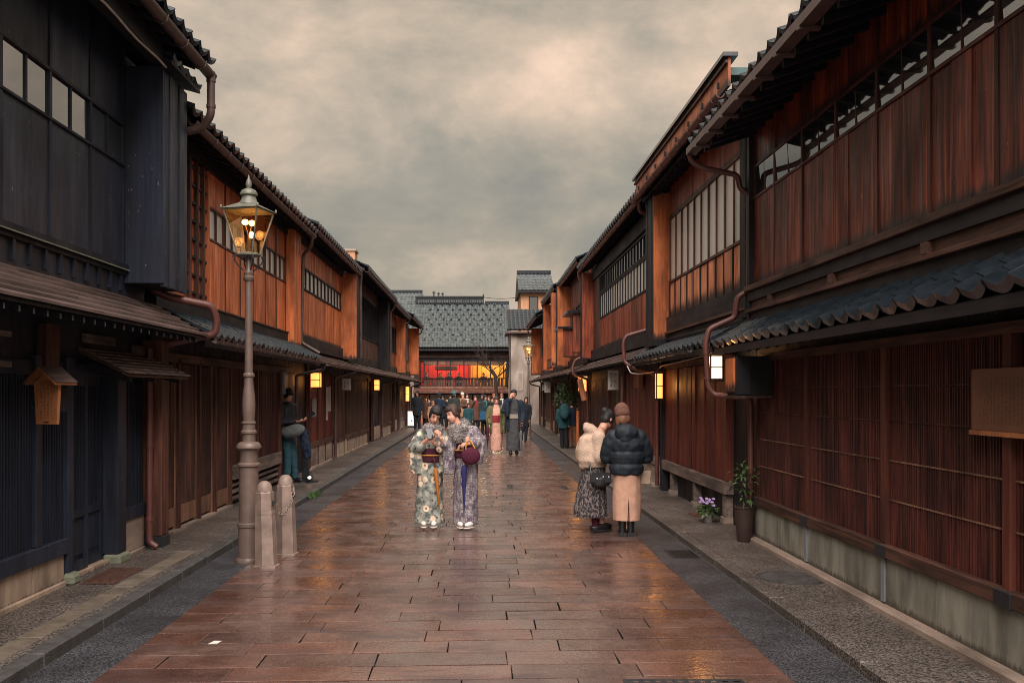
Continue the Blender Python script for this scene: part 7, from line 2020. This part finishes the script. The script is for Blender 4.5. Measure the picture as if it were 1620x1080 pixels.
# backpack couple by the potted tree
t, s, X = figure(893, 634, 27.6, 'person in teal jacket with backpack turned to the house front', 160, 'coat_teal', 'trouser_dark', vox=0.016, long_coat=0.72, group=None)
g_ = empty('backpack', (X - 0.02, 27.35, 0.85), 'dark teal backpack on the back of the teal jacket', 'backpack')
mm = MB(); mm.ell((X - 0.02, 27.36, 1.10), (0.16, 0.10, 0.24), 16, 12); mm.ell((X - 0.02, 27.28, 1.02), (0.11, 0.05, 0.13), 12, 10); mm.build('pack', 'coat_teal', g_, True)
for sx in (-1, 1): MB().tube(arc_path([(X + sx * .09 - .02, 27.40, 1.30), (X + sx * .10 - .02, 27.52, 1.36), (X + sx * .10 - .02, 27.66, 1.28)], 0.04, 3), 0.018, 6).build('strap', 'coat_black', g_, True)
figure(906.5, 633, 27.7, 'person in navy jacket and brown trousers beside the backpack', 185, 'coat_navy', 'trouser_brown', vox=0.016, long_coat=0.80, group=None)
# man reading his phone in the recessed doorway
def doorway_man():
    t = new_person((-3.40, 16.95, 0.05), 'man in black leather jacket and jeans reading a phone in the doorway', None, 0); t.scale = (0.86, 0.9, 1.0)
    m = MB(); ex = MB(); hc = V((0.01, -0.06, 1.555)); hq = Q(58, 34, 0)
    torso_body(m, (-0.04, 0, 0.90), (-0.03, 0, 1.20), (-0.01, 0, 1.42), (-0.12, -0.16, 1.34), (0.06, 0.16, 1.34))
    head(m, ex, hc, hq, 1.03)
    A = [[(-0.10, -0.17, 1.33), (-0.10, -0.22, 1.07), (0.17, -0.16, 1.09)], [(0.06, 0.17, 1.33), (0.08, 0.20, 1.08), (0.28, 0.02, 1.10)]]
    for a in A: limb(m, a, [0.05, 0.044, 0.03])
    L = [[(-0.05, -0.08, 0.88), (0.0, -0.10, 0.48), (-0.02, -0.10, 0.08)], [(0.0, 0.09, 0.88), (0.08, 0.06, 0.48), (0.12, 0.06, 0.08)]]
    for a in L: limb(m, a, [0.095, 0.065, 0.045])
    hand(ex, A[0][-1], (0.9, 0.1, 0.0), (0.2, 0.5, 0.8), 1.05, 0.6); hand(ex, A[1][-1], (0.6, -0.6, 0.1), (-0.3, 0, 0.8), 1.05, 0.6)
    blob('body', m, ['skin', 'lips', 'eye'], t, 0.013, 1, extra=ex)
    k = MB(); loft(k, [(-0.04, 0, 0.86, 0.165, 0.20), (-0.04, 0, 1.05, 0.165, 0.205), (-0.03, 0, 1.22, 0.16, 0.215), (-0.02, 0, 1.36, 0.13, 0.19), (-0.01, 0, 1.44, 0.08, 0.09)], 24, 0.03)
    for a in A: limb(k, [a[0], a[1], V(a[1]) + (V(a[2]) - V(a[1])) * 0.88], [0.08, 0.075, 0.052], 12)
    blob('jacket', k, 'jacket_leather', t, 0.015, 1, wob=0.010)
    k = MB()
    for a in L: limb(k, [a[0], a[1], (a[2][0], a[2][1], 0.10)], [0.105, 0.085, 0.068], 12)
    blob('jeans', k, 'jeans', t, 0.015, 1, wob=0.012)
    for a in L:
        sh = MB(); q = Q(58); sh.ell(V((a[2][0], a[2][1], 0.045)) + q @ V((0, -0.06, 0)), (0.048, 0.135, 0.045), 12, 8, rot=q); sh.build('shoe', 'leather_black', t, True)
    hair_cap(t, hc, hq, 1.03, 'hair_black')
    p = empty('smartphone', (-3.36 + 0.32, 16.80, 1.22), 'phone in the hands of the doorway man', 'phone')
    b_ = MB().box(-0.04, 0.04, -0.005, 0.005, -0.075, 0.075).build('case', 'phone', None); b_.parent = p; b_.location = (0, 0, 0); b_.rotation_euler = (R(50), R(30), R(60))
    g_ = empty('crossbody_bag', (-3.36 + 0.06, 16.72, 0.85), 'bulging grey crossbody bag worn by the doorway man', 'bag')
    WL[g_.name] = V((0, 0, 0))
    mm = MB(); mm.ell((0.02, 0, 0.12), (0.22, 0.10, 0.12), 18, 12, rot=Q(0, 0, -18)); mm.ell((-0.05, -0.02, 0.10), (0.16, 0.10, 0.10), 16, 10)
    blob('pouch', mm, 'satchel_grey', g_, 0.015, 1, wob=0.006)
    MB().tube(arc_path([(-0.16, 0, 0.14), (-0.15, 0.12, 0.35), (-0.06, 0.20, 0.58), (0.02, 0.1, 0.60)], 0.08, 4), 0.014, 6).build('strap', 'satchel_grey', g_, True)
    c = MB()
    c = empty('folded_coat', (-3.36 + 0.25, 16.85, 0.55), 'navy coat draped over the arm of the doorway man', 'coat')
    WL[c.name] = V((0, 0, 0))
    k = MB(); loft(k, [(0.06, 0, -0.08, 0.05, 0.03), (0.03, 0, 0.15, 0.085, 0.05), (-0.02, 0, 0.40, 0.075, 0.06), (-0.03, 0, 0.50, 0.05, 0.05)], 18, 0.12, 1)
    limb(k, [(0.0, 0, 0.35), (0.09, -0.02, 0.10), (0.11, -0.02, -0.02)], [0.05, 0.04, 0.03])
    blob('cloth', k, 'coat_navy', c, 0.014, 1, wob=0.012)
doorway_man()
# diners behind the teahouse windows
for i, (px, c_, lb) in enumerate(((675, 'coat_brown', 'diner at the far end of the red lit room'), (696, 'haori_olive', 'diner in olive clothing in the red lit room'), (710, 'coat_navy', 'diner in dark clothing in the red lit room'), (726, 'coat_black', 'diner beside the red wall corner upstairs'), (765, 'coat_brown', 'diner in the gold lit room upstairs'))):
    Y = 55.9; X = (px - CX) * Y / F
    t = new_person((X, Y, H + (CY - 611) * Y / F), lb, 'diners behind the upstairs windows')
    m = MB(); ex = MB(); torso_body(m, (0, 0, 0.1), (0, 0, 0.38), (0, 0, 0.58), (-0.17, 0, 0.5), (0.17, 0, 0.5)); head(m, ex, (0, 0, 0.70), Q(random.uniform(-60, 60), 10), 1.0)
    for s_ in (-1, 1): limb(m, [(s_ * 0.17, 0, 0.5), (s_ * 0.22, -0.05, 0.28), (s_ * 0.1, -0.25, 0.26)], [0.05, 0.042, 0.03])
    blob('body', m, ['skin', 'lips', 'eye'], t, 0.022, 1, extra=ex)
    k = MB(); loft(k, [(0, 0, 0.02, 0.19, 0.14), (0, 0, 0.36, 0.19, 0.135), (0, 0, 0.5, 0.18, 0.11), (0, 0, 0.59, 0.09, 0.08)], 18)
    for s_ in (-1, 1): limb(k, [(s_ * 0.17, 0, 0.5), (s_ * 0.22, -0.05, 0.28), (s_ * 0.12, -0.22, 0.26)], [0.07, 0.06, 0.045])
    blob('top', k, c_, t, 0.022, 1)
    hair_cap(t, (0, 0, 0.70), Q(0, 0), 1.0, 'hair_black')

bpy.data.scenes.remove(TS)
